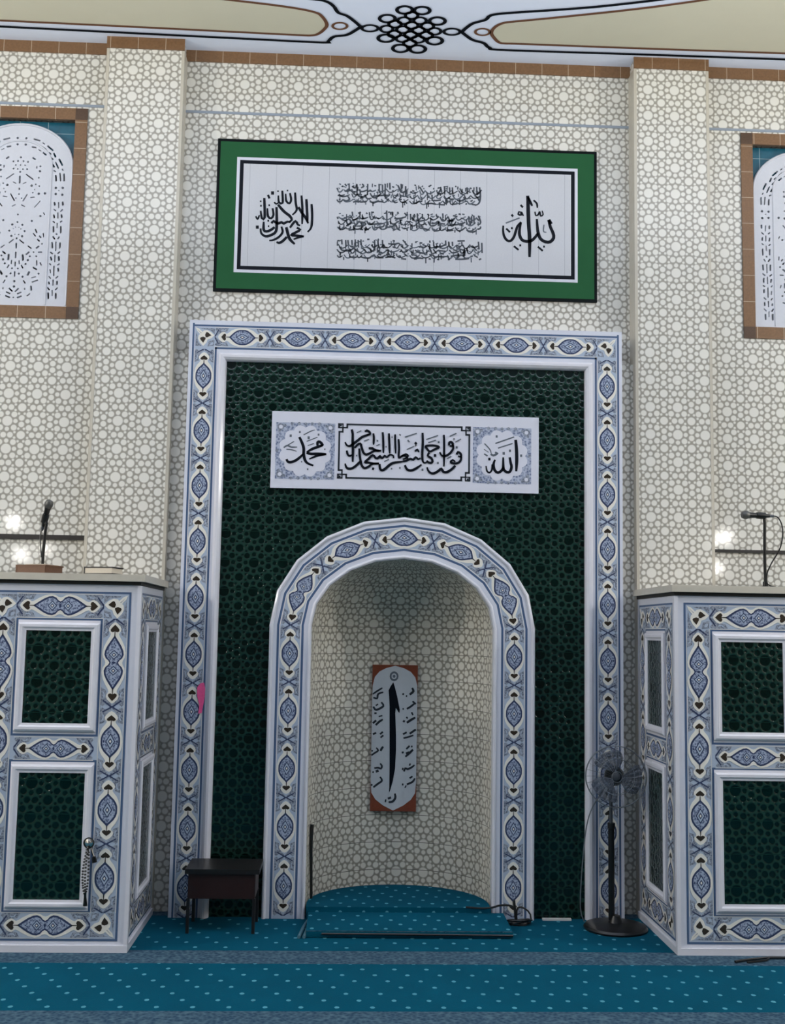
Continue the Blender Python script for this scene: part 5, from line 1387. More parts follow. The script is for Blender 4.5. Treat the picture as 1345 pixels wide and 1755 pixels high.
M['void'] = pmat('dark_window_void', rgb(20, 22, 26), .8)
M['slab'] = pmat('beige_stone_slab', rgb(196, 190, 176), .25, .08, 22)
M['joint'] = pmat('dark_joint', rgb(44, 42, 38), .7)
M['metal'] = pmat('grey_aluminium_strip', rgb(150, 160, 172), .35, metal=.3)
M['rail'] = pmat('black_cable_duct', rgb(38, 34, 32), .5)
M['carpet'] = carpet_mat('teal_carpet', rgb(0, 78, 100), rgb(80, 150, 168))
M['mat'] = carpet_mat('teal_carpet_plain', rgb(0, 77, 99), rgb(80, 150, 168), band=False, du=.16, dv=.1)
M['fringe'] = pmat('grey_blue_fringe', rgb(70, 112, 128), .95, .4, 200)
M['wood'] = pmat('dark_mahogany', rgb(40, 18, 15), .45, .3, 24)
M['woodtop'] = pmat('black_lacquer_wood', rgb(26, 24, 24), .4, .2, 24)
M['plastic'] = pmat('black_plastic', rgb(14, 15, 16), .35)
M['plasticgrey'] = pmat('grey_plastic', rgb(70, 76, 84), .4)
M['wire'] = pmat('grey_wire', rgb(120, 126, 132), .35, metal=.4)
M['mesh'] = pmat('grey_mesh_grille', rgb(96, 96, 94), .45, .3, 400, metal=.5)
M['bookbrown'] = pmat('brown_leather', rgb(108, 76, 55), .5, .2, 60)
M['bookdark'] = pmat('dark_cover', rgb(36, 30, 28), .5)
M['pages'] = pmat('cream_pages', rgb(214, 204, 186), .8, .08, 200)
M['bead'] = pmat('black_bead', rgb(12, 14, 14), .25)
M['chrome'] = pmat('steel_knob', rgb(230, 226, 220), .18, metal=.9)
M['pink'] = pmat('pink_patch', rgb(240, 92, 150), .5, .2, 60)
M['rust'] = pmat('rust_glaze', rgb(128, 66, 44), .3, .2, 60)
M['paper'] = pmat('pale_grey_glaze', rgb(196, 202, 208), .25, .04, 30)
M['whiteb'] = pmat('white_floor_strip', rgb(214, 214, 210), .5)
def smoke_mat():
    m = bpy.data.materials.new('smoky_plastic'); m.use_nodes = True; nt = m.node_tree
    b = nt.nodes['Principled BSDF']; b.inputs['Roughness'].default_value = .25
    nz = nt.nodes.new('ShaderNodeTexNoise'); nz.inputs['Scale'].default_value = 20
    cr = nt.nodes.new('ShaderNodeValToRGB'); cr.color_ramp.elements[0].color = rgb(84, 94, 110); cr.color_ramp.elements[1].color = rgb(98, 108, 124)
    nt.links.new(nz.outputs['Fac'], cr.inputs[0]); nt.links.new(cr.outputs[0], b.inputs['Base Color'])
    b.inputs['Alpha'].default_value = .62
    return m
M['smoke'] = smoke_mat()

# ------------------------------------------------------------------ mesh helpers
def wloc(o):
    v = Vector(o.location)
    while o.parent: o = o.parent; v = v + Vector(o.location)
    return v
class MB:
    def __init__(s): s.v = []; s.f = []; s.m = []; s.uv = []; s.names = []
    def mi(s, n):
        if n not in s.names: s.names.append(n)
        return s.names.index(n)
    def poly(s, pts, mat, uv=None):
        i0 = len(s.v); pts = [Vector(p) for p in pts]; s.v += [tuple(p) for p in pts]
        s.f.append(list(range(i0, i0 + len(pts)))); s.m.append(s.mi(mat))
        if uv is None:
            n = Vector((0, 0, 0))
            for a, b in zip(pts, pts[1:] + pts[:1]):
                n += Vector(((a.y - b.y) * (a.z + b.z), (a.z - b.z) * (a.x + b.x), (a.x - b.x) * (a.y + b.y)))
            ax = max(range(3), key=lambda k: abs(n[k])); i, j = {0: (1, 2), 1: (0, 2), 2: (0, 1)}[ax]
            uv = [(p[i], p[j]) for p in pts]
        s.uv.append(uv)
    def box(s, x0, x1, y0, y1, z0, z1, mat, front=None, skip=''):
        a = [(x0, y0, z0), (x1, y0, z0), (x1, y1, z0), (x0, y1, z0), (x0, y0, z1), (x1, y0, z1), (x1, y1, z1), (x0, y1, z1)]
        for k, q in (('b', (0, 3, 2, 1)), ('t', (4, 5, 6, 7)), ('f', (0, 1, 5, 4)), ('r', (1, 2, 6, 5)), ('k', (2, 3, 7, 6)), ('l', (3, 0, 4, 7))):
            if k in skip: continue
            s.poly([a[i] for i in q], front if (k == 'f' and front) else mat)
    def tube(s, pts, r, mat, n=8, closed=False, r1=None):
        pts = [Vector(p) for p in pts]; rings = []; N = len(pts); ref = None
        for i, p in enumerate(pts):
            a = pts[(i - 1) % N] if (closed or i > 0) else p; b = pts[(i + 1) % N] if (closed or i < N - 1) else p
            t = (b - a).normalized()
            if ref is None: ref = t.orthogonal().normalized()
            ref = (ref - t * ref.dot(t)).normalized(); q = t.cross(ref)
            rr = r if r1 is None else r + (r1 - r) * i / max(1, N - 1)
            rings.append([p + ref * math.cos(2 * PI * k / n) * rr + q * math.sin(2 * PI * k / n) * rr for k in range(n)])
        i0 = len(s.v)
        for rg in rings: s.v += [tuple(p) for p in rg]
        m = s.mi(mat)
        for i in range(N if closed else N - 1):
            i2 = (i + 1) % N
            for k in range(n):
                k2 = (k + 1) % n
                s.f.append([i0 + i * n + k, i0 + i * n + k2, i0 + i2 * n + k2, i0 + i2 * n + k]); s.m.append(m); s.uv.append([(0, 0)] * 4)
        if not closed:
            s.f.append([i0 + k for k in range(n)][::-1]); s.m.append(m); s.uv.append([(0, 0)] * n)
            s.f.append([i0 + (N - 1) * n + k for k in range(n)]); s.m.append(m); s.uv.append([(0, 0)] * n)
    def lathe(s, prof, c, mat, n=32, axis=Vector((0, 0, 1))):
        axis = Vector(axis).normalized(); a = axis.orthogonal().normalized(); b = axis.cross(a); c = Vector(c); i0 = len(s.v); m = s.mi(mat)
        for r, h in prof:
            for k in range(n):
                t = 2 * PI * k / n; s.v.append(tuple(c + axis * h + (a * math.cos(t) + b * math.sin(t)) * max(r, 1e-4)))
        for i in range(len(prof) - 1):
            for k in range(n):
                k2 = (k + 1) % n
                s.f.append([i0 + i * n + k, i0 + i * n + k2, i0 + (i + 1) * n + k2, i0 + (i + 1) * n + k]); s.m.append(m); s.uv.append([(0, 0)] * 4)
        s.f.append([i0 + k for k in range(n)][::-1]); s.m.append(m); s.uv.append([(0, 0)] * n)
        i1 = i0 + (len(prof) - 1) * n
        s.f.append([i1 + k for k in range(n)]); s.m.append(m); s.uv.append([(0, 0)] * n)
    def build(s, name, parent=None, smooth=False, bevel=0, origin=None):
        me = bpy.data.meshes.new(name)
        o0 = Vector(origin) if origin else Vector((0, 0, 0))
        me.from_pydata([tuple(Vector(v) - o0) for v in s.v], [], s.f)
        for n in s.names: me.materials.append(M[n])
        ul = me.uv_layers.new(name='UVMap')
        for p, mi, uv in zip(me.polygons, s.m, s.uv):
            p.material_index = mi; p.use_smooth = smooth
            for li, c in zip(p.loop_indices, uv): ul.data[li].uv = c
        me.validate(); me.update()
        o = bpy.data.objects.new(name, me); scn.collection.objects.link(o)
        if parent:
            o.parent = parent; o.location = o0 - wloc(parent)
        else: o.location = o0
        if bevel:
            b = o.modifiers.new('bevel', 'BEVEL'); b.width = bevel; b.segments = 3; b.limit_method = 'ANGLE'
        if smooth:
            try:
                me.set_sharp_from_angle(angle=math.radians(40))
            except Exception: pass
        return o
def tag(o, label, cat, group=None):
    o['label'] = label; o['category'] = cat
    if group: o['group'] = group
    return o
def struct(o, label=None):
    o['kind'] = 'structure'
    if label: o['label'] = label
    return o
def thing(name, loc, label, cat, group=None):
    o = bpy.data.objects.new(name, None); scn.collection.objects.link(o); o.location = loc; o.empty_display_size = .1
    return tag(o, label, cat, group)

def smooth_line(pts, step):
    """Catmull-Rom through the given points"""
    if len(pts) < 3:
        return [Vector(p) for p in pts]
    P = [Vector(p) for p in pts]; closed = (P[0] - P[-1]).length < 1e-5; out = []
    n = len(P)
    for i in range(n - 1):
        p0 = P[i - 1] if i > 0 else (P[-2] if closed else P[0]); p1, p2 = P[i], P[i + 1]
        p3 = P[i + 2] if i + 2 < n else (P[1] if closed else P[-1])
        k = max(2, min(10, int((p2 - p1).length / step)))
        for j in range(k):
            t = j / k
            out.append(.5 * ((2 * p1) + (p2 - p0) * t + (2 * p0 - 5 * p1 + 4 * p2 - p3) * t * t + (3 * p1 - p0 - 3 * p2 + p3) * t ** 3))
    out.append(P[-1]); return out
def ribbon(mb, pts, w, mat, lift, ends=(.75, .55), step=None):
    """brush stroke: flat ribbon whose width swells in the middle; lift maps (a,b) to 3D"""
    L = smooth_line([(a, b, 0) for a, b in pts], step or w * .6); N = len(L)
    closed = N > 3 and (L[0] - L[-1]).length < 1e-5
    lr = []
    for i, p in enumerate(L):
        a = L[i - 1] if i > 0 else (L[-2] if closed else p); b = L[i + 1] if i < N - 1 else (L[1] if closed else p)
        t = (b - a)
        t = t.normalized() if t.length > 1e-9 else Vector((1, 0, 0))
        n = Vector((-t.y, t.x, 0)); u = i / (N - 1)
        k = 1.0 if closed else (ends[0] + (1 - ends[0]) * min(1, u / .25)) * (ends[1] + (1 - ends[1]) * min(1, (1 - u) / .3))
        if N == 2: k = .95
        lr.append((p + n * w * .5 * k, p - n * w * .5 * k))
    for (a, b), (c, d) in zip(lr, lr[1:]):
        mb.poly([lift(a.x, a.y), lift(b.x, b.y), lift(d.x, d.y), lift(c.x, c.y)], mat)

# ------------------------------------------------------------------ tiled border ornament
def sub(pts, mx):
    out = []
    for a, b in zip(pts, pts[1:] + pts[:1]):
        d = math.hypot(b[0] - a[0], b[1] - a[1]); k = max(1, int(d / mx))
        for j in range(k): out.append((a[0] + (b[0] - a[0]) * j / k, a[1] + (b[1] - a[1]) * j / k))
    return out
def mirror4(q):
    """closed outline from its quarter, listed from (0,t) to (s,0)"""
    r = [(s, t) for s, t in q]; r2 = [(s, -t) for s, t in reversed(q) if t > 1e-6]
    half = r + r2
    return half + [(-s, t) for s, t in reversed(half) if s > 1e-6]
SINGLE = dict(cream=[(0, .97), (.14, .95), (.28, .86), (.4, .70), (.5, .46), (.56, .36), (.60, .40), (.64, .52), (.70, .54), (.77, .44), (.85, .2), (.88, 0)],
              navy=[(0, .80), (.10, .79), (.2, .70), (.3, .52), (.38, .30), (.45, .1), (.5, 0)],
              mid=[(0, .66), (.09, .65), (.18, .56), (.27, .39), (.34, .2), (.41, 0)], hs=.60)
DOUBLE = dict(cream=[(0, .70), (.05, .74), (.12, .90), (.22, .96), (.36, .86), (.5, .62), (.6, .40), (.65, .34), (.69, .42), (.72, .5), (.77, .52), (.83, .42), (.89, .2), (.92, 0)],
              navy=[(0, .36), (.05, .46), (.1, .68), (.18, .80), (.27, .76), (.38, .58), (.5, .3), (.58, .1), (.63, 0)],
              mid=[(0, .24), (.05, .32), (.11, .54), (.18, .65), (.26, .61), (.36, .44), (.46, .2), (.55, 0)], hs=.70)
def ornament(mb, P, s0, half, hw, kind, mx):
    """one medallion with its two hearts, centred at s0 along the border; P(s,t,layer)"""
    K = SINGLE if kind == 's' else DOUBLE
    def put(q, mat, l): mb.poly([P(s0 + s * half, t * hw, l) for s, t in sub(q, mx / half)], mat)
    e0 = .56 if kind == 's' else .62
    for sg in (-1, 1):
        for tg in (-1, 1):
            put([(sg * s, tg * t) for s, t in ((e0 - .06, .95), (e0, .55), (.72, .5), (.86, .3), (.95, .04), (.985, .04), (.965, .3), (.93, .55), (.99, .78), (.95, .95))], 'scroll', 1)
            put([(sg * s, tg * t) for s, t in ((.98, .0), (1.0, .0), (1.0, .16), (.93, .46), (.87, .78), (.84, .74), (.90, .42), (.965, .1))], 'navy', 1.5)
            put([(sg * s, tg * t) for s, t in ((e0 + .02, .88), (e0 + .06, .66), (.76, .62), (.80, .76), (.70, .72), (e0 + .08, .78))], 'sky', 1.5)
        put([(-1, sg * .985), (1, sg * .985), (1, sg * 1.03), (-1, sg * 1.03)], 'cream', 1.2)
    put(mirror4(K['cream']), 'cream', 2); put(mirror4(K['navy']), 'navy', 3); put(mirror4(K['mid']), 'mid', 4)
    h = K['hs']; e = .765 - .6
    for sg in (-1, 1):
        put([(sg * s, t) for s, t in ((h + .015, 0), (h - .01, .18), (h + .01, .34), (h + .05, .37), (h + .10, .24), (h + .165, 0), (h + .10, -.24), (h + .05, -.37), (h + .01, -.34), (h - .01, -.18))], 'heart', 3)
        put([(sg * s, t) for s, t in ((h - .13, .05), (h + .02, .025), (h + .02, -.025), (h - .13, -.05))], 'heart', 3)
    if kind == 's':
        put(mirror4([(0, .40), (.24, 0)]), 'navy', 5); put(mirror4([(0, .31), (.19, 0)]), 'sky', 6); put(mirror4([(0, .18), (.10, 0)]), 'navy', 7); put(mirror4([(0, .09), (.05, 0)]), 'cream', 8)
        for sg in (-1, 1):
            put([(sg * .31, 0), (sg * .28, .1), (sg * .34, .0), (sg * .28, -.1)], 'navy', 5)
            put([(-.05, sg * .56), (0, sg * .48), (.05, sg * .56), (0, sg * .62)], 'navy', 5)
    else:
        for sg in (-1, 1):
            def c(q, d): return [(sg * (.18 + s), t) for s, t in q]
            put(c(mirror4([(0, .44), (.11, 0)]), 0), 'navy', 5); put(c(mirror4([(0, .34), (.085, 0)]), 0), 'sky', 6); put(c(mirror4([(0, .20), (.05, 0)]), 0), 'navy', 7); put(c(mirror4([(0, .1), (.025, 0)]), 0), 'cream', 8)
            put([(sg * .42, 0), (sg * .37, .14), (sg * .46, 0), (sg * .37, -.14)], 'navy', 5)
        put([(-.03, 0), (0, .2), (.03, 0), (0, -.2)], 'navy', 5)
def strip(mb, P, s0, s1, t0, t1, mat, layer, mx):
    n = max(1, int((s1 - s0) / mx))
    for i in range(n):
        a = s0 + (s1 - s0) * i / n; b = s0 + (s1 - s0) * (i + 1) / n
        mb.poly([P(a, t0, layer), P(b, t0, layer), P(b, t1, layer), P(a, t1, layer)], mat)
def corner_piece(mb, P, hw, ds, dt):
    """two hearts meeting in a corner square centred on P(0,0); ds,dt point to the inside of the frame"""
    def put(q, mat, l): mb.poly([P(s * ds * hw, t * dt * hw, l) for s, t in q], mat)
    put([(-.95, -.95), (-.60, -.82), (-.05, -.30), (-.30, -.05), (-.82, -.60)], 'cream', 2)
    put([(-.78, -.74), (-.34, -.36), (-.38, -.32), (-.74, -.70)], 'scroll', 3)
    for sw in (0, 1):
        q = [(-.40, -.30), (-.12, -.62), (.22, -.68), (.62, -.48), (.98, -.14), (.64, .18), (.28, .30), (0, .16), (-.25, .05)]
        h = [(.10, -.40), (.02, -.16), (.10, .08), (.26, .08), (.66, -.14), (.34, -.42), (.2, -.48)]
        sc = [(1.0, -.9), (.2, -.9), (-.5, -.86), (-.1, -.76), (.5, -.70), (.86, -.40), (1.0, -.3)]
        for qq, mat, l in ((q, 'cream', 2.2), (h, 'heart', 3.4), (sc, 'scroll', 1)):
            put([(t, s) for s, t in qq] if sw else qq, mat, l + .1 * sw)
    put([(.42, .46), (1.0, .30), (.95, .95), (.30, 1.0)], 'scroll', 1)
    put([(.60, .60), (.9, .55), (.82, .82), (.55, .9)], 'sky', 1.5)

# ================================================================== SETTING
CEIL, ZFT = 6.371, 4.188
XF, XG, XA, XI = 1.577, 1.3155, .94, .644      # half widths: frame, green field, arch outer, arch inner
SP = 2.004                                       # springing height
YB, YP, YS = .25, .091, .2
mb = MB(); mb.box(-7.2, 7.2, -12, 1.0, -.05, 0, 'carpet'); struct(mb.build('floor'), 'teal carpet floor with pale flecks')
mb = MB(); mb.box(-7.2, 7.2, -12, 1.0, CEIL, CEIL + .1, 'plaster'); ceil = struct(mb.build('ceiling'), 'white painted ceiling with interlaced border')
# painted ceiling ornament: knot, lines and beige fields
mb = MB()
for k in (0, 1):
    pts = DATA['ceil_brown'][k][0]
    mb.poly([(a, b, CEIL - .0015) for a, b in smooth_line([(a, b, 0) for a, b in pts], .05) and [(p.x, p.y) for p in smooth_line([(a, b, 0) for a, b in pts], .05)]], 'ceilbeige')
for pts, w, t in DATA['ceil_brown'] + DATA['knot_brown']: ribbon(mb, pts, w * 1.35, 'ceilbrown', lambda a, b: (a, b, CEIL - .003), (1, 1))
for pts, w, t in DATA['ceil_black'] + DATA['knot']: ribbon(mb, pts, w * 1.6, 'inkpaint', lambda a, b: (a, b, CEIL - .0045), (1, 1))
o = mb.build('painted_ornament', ceil); o['label'] = 'black interlaced knot and brown lined beige fields'
# front wall: middle recess above and beside the prayer niche frame
mb = MB()
mb.box(-1.72, 1.72, YB, YB + .1, ZFT - .2, CEIL, 'wall'); mb.box(-1.72, -XF - .001, .16, YB + .1, 0, ZFT - .2, 'wall'); mb.box(XF + .001, 1.72, .16, YB + .1, 0, ZFT - .2, 'wall')
struct(mb.build('wall_back'), 'beige star tiled wall recess behind the green calligraphy panel')
# pillars
for sx, nm in ((-1, 'wall_left_pillar'), (1, 'wall_right_pillar')):
    mb = MB(); a, b = sorted((sx * 1.7145, sx * 2.2715)); mb.box(a, b, YP, YB + .2, 0, CEIL, 'wall')
    # smooth glazed edge strip down each corner
    for x in (a, b): mb.box(x - .011, x + .011, YP - .003, YB, 0, CEIL - .09, 'slab')
    struct(mb.build(nm), 'beige star tiled pillar on the %s of the niche' % ('left' if sx < 0 else 'right'))
# outer bays with a window opening each
WIN = {-1: (-2.911, 'wall_left'), 1: (3.048, 'wall_right')}
WZ0, WZ1, WHW = 4.225, 5.848, .485
for sx in (-1, 1):
    cx, nm = WIN[sx]; mb = MB()
    x0, x1 = (-7.2, -2.26) if sx < 0 else (2.26, 7.2)
    hx = WHW - .02
    mb.box(x0, x1, YS, YS + .25, 0, WZ0 + .02, 'wall'); mb.box(x0, x1, YS, YS + .25, WZ1 - .02, CEIL, 'wall')
    mb.box(x0, cx - hx, YS, YS + .25, WZ0 + .02, WZ1 - .02, 'wall'); mb.box(cx + hx, x1, YS, YS + .25, WZ0 + .02, WZ1 - .02, 'wall')
    struct(mb.build(nm), 'beige star tiled outer wall bay on the %s' % ('left' if sx < 0 else 'right'))
# hall side walls (outside the picture, they close the room)
for sx, nm in ((-1, 'wall_west'), (1, 'wall_east')):
    mb = MB(); a, b = sorted((sx * 7.1, sx * 7.2)); mb.box(a, b, -12, YS, 0, CEIL, 'slab'); struct(mb.build(nm))
# brown cornice strips just below the ceiling
n = 0
for x0, x1, y in ((-1.7145, 1.7145, YB), (-2.2825, -1.7035, YP), (1.7035, 2.2825, YP), (-7.1, -2.2715, YS), (2.2715, 7.1, YS)):
    n += 1; mb = MB(); mb.box(x0, x1, y - .012, y, CEIL - .088, CEIL, 'brown', skip='k'); struct(mb.build('trim_%d' % n), 'brown tile cornice strip')
# thin metal joint strips across the recess and outer bays
for x0, x1, y, z in ((-1.7145, 1.7145, YB, 5.882), (-7.1, -2.2715, YS, 5.872), (2.2715, 7.1, YS, 5.872)):
    n += 1; mb = MB(); mb.box(x0, x1, y - .004, y, z - .008, z + .012, 'metal', skip='k'); struct(mb.build('trim_%d' % n), 'thin grey joint strip across the tiles')
# black duct along the outer bays
for x0, x1, w in ((-7.1, -2.2715, .017), (2.2715, 7.1, .011)):
    n += 1; mb = MB(); mb.box(x0, x1, YS - .02, YS, 2.606 - w, 2.606 + w, 'rail', skip='k'); struct(mb.build('trim_%d' % n), 'black cable duct running along the tiled wall')
n += 1; mb = MB(); mb.box(1.0, 1.2, -.03, 0.0, 0, .012, 'whiteb'); struct(mb.build('trim_%d' % n), 'short white strip at the foot of the green tiles')

# ------------------------------------------------------------------ windows with carved lattice
def lattice_mesh():
    cu = bpy.data.curves.new('lattice_outline', 'CURVE'); cu.dimensions = '2D'; cu.fill_mode = 'BOTH'; cu.extrude = .016
    def spl(pts):
        s = cu.splines.new('POLY'); s.points.add(len(pts) - 1); s.use_cyclic_u = True
        for p, q in zip(s.points, pts): p.co = (q[0], q[1], 0, 1)
    zc, rx, rz, zb = 5.40, .392, .325, 4.318
    spl([(rx, zb)] + [(rx * math.cos(t), zc + rz * math.sin(t)) for t in [PI * k / 36 for k in range(37)]] + [(-rx, zb)])
    for x1, z1, x2, z2, w in DATA['holes']:
        for sg in ((1,) if abs(x1) + abs(x2) < 1e-6 else (1, -1)):
            a = Vector((sg * x1, z1)); b = Vector((sg * x2, z2)); r = w * .53
            t = (b - a).normalized() if (b - a).length > 1e-4 else Vector((1, 0)); L = max(0, (b - a).length / 2 - r * .4); c = (a + b) / 2
            nn = Vector((-t.y, t.x)); pts = []
            for k in range(10):
                g = 2 * PI * k / 10 + PI / 10
                pts.append(c + t * (math.cos(g) * r + (L if math.cos(g) > 0 else -L)) + nn * math.sin(g) * r)
            spl([(p.x, p.y) for p in pts])
    ob = bpy.data.objects.new('lattice_tmp', cu); scn.collection.objects.link(ob)
    dg = bpy.context.evaluated_depsgraph_get(); me = bpy.data.meshes.new_from_object(ob.evaluated_get(dg))
    bpy.data.objects.remove(ob); bpy.data.curves.remove(cu)
    me.transform(Matrix(((1, 0, 0, 0), (0, 0, 1, 0), (0, 1, 0, 0), (0, 0, 0, 1)))); me.flip_normals()
    me.materials.clear(); me.materials.append(M['lattice']); me.name = 'lattice_screen'
    return me
LAT = lattice_mesh()
for k, sx in enumerate((-1, 1)):
    cx = WIN[sx][0]; mb = MB(); t = .09
    # brown tile surround
    for x0, x1, z0, z1 in ((cx - WHW + t, cx + WHW - t, WZ1 - t, WZ1), (cx - WHW + t, cx + WHW - t, WZ0, WZ0 + t), (cx - WHW, cx - WHW + t, WZ0 + t, WZ1 - t), (cx + WHW - t, cx + WHW, WZ0 + t, WZ1 - t)):
        mb.box(x0, x1, YS - .012, YS + .02, z0, z1, 'brown' if x1 - x0 > z1 - z0 else 'brownv')
    for x in (cx - WHW, cx + WHW - t):
        for z in (WZ0, WZ1 - t): mb.box(x, x + t, YS - .012, YS + .02, z, z + t, 'browndark')
    w = struct(mb.build('window_%d' % (k + 1), origin=(cx, YS, WZ0)), 'arched white lattice window in a brown tile surround, %s of the niche' % ('left' if sx < 0 else 'right'))
    o = bpy.data.objects.new('lattice_screen', LAT); scn.collection.objects.link(o); o.parent = w; o.location = (0, .028, -WZ0)
    o['label'] = 'white pierced stucco screen with a round top'
    # raised ribs on the screen
    mb = MB(); zc = 5.40
    for rx, rz, rr in ((.232, .19, .008), (.385, .318, .009)):
        pts = [(cx + rx, YS + .012, 4.33)] + [(cx + rx * math.cos(q), YS + .012, zc + rz * math.sin(q)) for q in [PI * i / 24 for i in range(25)]] + [(cx - rx, YS + .012, 4.33)]
        mb.tube(pts, rr, 'lattice', 6)
    mb.build('moulding', w, True)
    # teal tile spandrels behind the round head
    mb = MB(); xa = WHW - t
    mb.box(cx - xa, cx + xa, YS + .05, YS + .06, 5.36, WZ1 - t, 'teal')
    o = mb.build('spandrel', w); o['label'] = 'teal tile above the arch'
    mb = MB(); mb.box(cx - .36, cx + .36, YS + .062, YS + .24, WZ0 + t, 5.70, 'void'); mb.build('recess', w)
    # (the screen covers the recess; the teal board has the arch cut by the screen in front)

# ================================================================== PRAYER NICHE
mih = thing('prayer_niche', (0, 0, 0), 'tall tiled prayer niche with green field, arched recess and blue patterned borders', 'prayer niche')
NSEG = 10
def arch_pt(r_x, r_z, k): a = PI - PI * k / NSEG; return (r_x * math.cos(a), SP + r_z * math.sin(a))
RZO, RZI = 2.784 - SP, 2.487 - SP
# green star tile field with the arched opening
mb = MB(); rx, rz = .80, .65
ol = [(-rx, .0)] + [arch_pt(rx, rz, k) for k in range(NSEG + 1)] + [(rx, .0)]
top = [(-XG - .02, 0), (-XG - .02, 3.92), (XG + .02, 3.92), (XG + .02, 0)]
for y, rev in ((.02, False), (.12, True)):
    left = [(-XG - .02, 0), ol[0]]; pts = [top[0]] + ol + [top[3], top[2], top[1]]
    pts = [(x, y, z) for x, z in pts]; mb.poly(pts[::-1] if rev else pts, 'green')
mb.build('tile_field', mih)['label'] = 'dark green star patterned glazed tiles'

def straight(o, sd, td, nrm, lift=.0009):
    o, sd, td, nrm = map(Vector, (o, sd, td, nrm))
    return lambda s, t, l: o + sd * s + td * t + nrm * (l * lift)
# rectangular border: slab, pattern layers, corner pieces
YFR = -.012
mb = MB(); wF = XF - XG
for x0, x1, z0, z1 in ((-XF, -XG, 0, ZFT), (XG, XF, 0, ZFT), (-XG, XG, ZFT - .275, ZFT)):
    mb.box(x0, x1, YFR, YB + .02, z0, z1, 'white')
pc, hw = .427 * wF, .071; x_c = XF - pc; z_c = ZFT - .122
def border_lines(P, s0, s1, mx, tin):
    """t>0 outward; pattern ground and its lines"""
    strip(mb, P, s0, s1, -hw, hw, 'sky', 0.6, mx)
# pattern ground
for sx in (-1, 1):
    P = straight((sx * x_c, YFR, z_c), (0, 0, -1), (sx, 0, 0), (0, -1, 0))
    strip(mb, P, -hw, z_c, -hw, hw, 'sky', .6, 9)
    strip(mb, P, -hw - .028, z_c, hw + .004, hw + .018, 'blue', .6, 9)
    strip(mb, P, hw + .004, z_c, -hw - .018, -hw - .004, 'blue', .6, 9)
    L = z_c - hw - .02; num = 10; hl = L / num / 2
    for i in range(num): ornament(mb, P, hw + .02 + hl * (2 * i + 1), hl, hw, 's', 9)
    corner_piece(mb, straight((sx * x_c, YFR, z_c), (1, 0, 0), (0, 0, 1), (0, -1, 0)), hw, -sx, -1)
P = straight((0, YFR, z_c), (1, 0, 0), (0, 0, 1), (0, -1, 0))
strip(mb, P, -x_c + hw, x_c - hw, -hw, hw, 'sky', .6, 9)
strip(mb, P, -x_c - hw - .004, x_c + hw + .004, hw + .004, hw + .018, 'blue', .6, 9)
strip(mb, P, -x_c + hw + .004, x_c - hw - .004, -hw - .018, -hw - .004, 'blue', .6, 9)
L = 2 * (x_c - hw) ; num = 7; hl = L / num / 2
for i in range(num): ornament(mb, P, -x_c + hw + hl * (2 * i + 1), hl, hw, 's', 9)
fr = mb.build('border_frame', mih); fr['label'] = 'white and blue medallion border tiles around the green field'
# raised inner moulding of the border
mb = MB(); a, b = XG - .012, XG + .042
prof = [(b, YFR), (b, YFR - .012), (b - .014, YFR - .022), (b - .03, YFR - .022), (a + .008, YFR - .010), (a, YFR + .008), (a, .03)]
for (x0, y0), (x1, y1) in zip(prof, prof[1:]):
    d0, d1 = x0 - XG, x1 - XG; zt = 3.905
    for sx in (-1, 1): mb.poly([(sx * x0, y0, 0), (sx * x1, y1, 0), (sx * x1, y1, zt + d1), (sx * x0, y0, zt + d0)], 'mould')
    mb.poly([(-x0, y0, zt + d0), (x0, y0, zt + d0), (x1, y1, zt + d1), (-x1, y1, zt + d1)], 'mould')
mb.build('moulding', mih)
# pink patch on the left leg
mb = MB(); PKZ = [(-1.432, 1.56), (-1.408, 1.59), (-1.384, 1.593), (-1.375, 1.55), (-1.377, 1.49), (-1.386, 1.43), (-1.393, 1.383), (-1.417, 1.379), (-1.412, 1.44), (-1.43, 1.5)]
mb.poly([(x, YFR - .009, z) for x, z in PKZ], 'pink'); mb.build('pink_mark', mih)['label'] = 'bright pink patch on the left border tiles'

# arched surround: legs and ten straight segments
YAR = -.02; wA = XA - XI
def ring_v(k, f):
    """k: station index 0..NSEG (fractional ok), f: 0 inner .. 1 outer"""
    k = max(0, min(NSEG, k)); i = min(NSEG - 1, int(k)); u = k - i
    p0 = Vector(arch_pt(XI + wA * f, RZI + (RZO - RZI) * f, i)); p1 = Vector(arch_pt(XI + wA * f, RZI + (RZO - RZI) * f, i + 1))
    return p0.lerp(p1, u)
mid_len = [(ring_v(i + 1, .5) - ring_v(i, .5)).length for i in range(NSEG)]; cum = [0]
for l in mid_len: cum.append(cum[-1] + l)
LEG, ARC = SP, cum[-1]; TOT = LEG * 2 + ARC
def arch_xy(s, f):
    if s <= LEG: return Vector((-(XI + wA * f), s))
    if s >= LEG + ARC: return Vector((XI + wA * f, TOT - s))
    q = s - LEG
    for i in range(NSEG):
        if q <= cum[i + 1] + 1e-9: return ring_v(i + (q - cum[i]) / mid_len[i], f)
    return ring_v(NSEG, f)
def PA(s, t, l):
    f = .505 + t / wA; v = arch_xy(s, f); return (v.x, YAR - l * .0009, v.y)
mb = MB(); st = [0, LEG] + [LEG + c for c in cum[1:]] + [TOT]
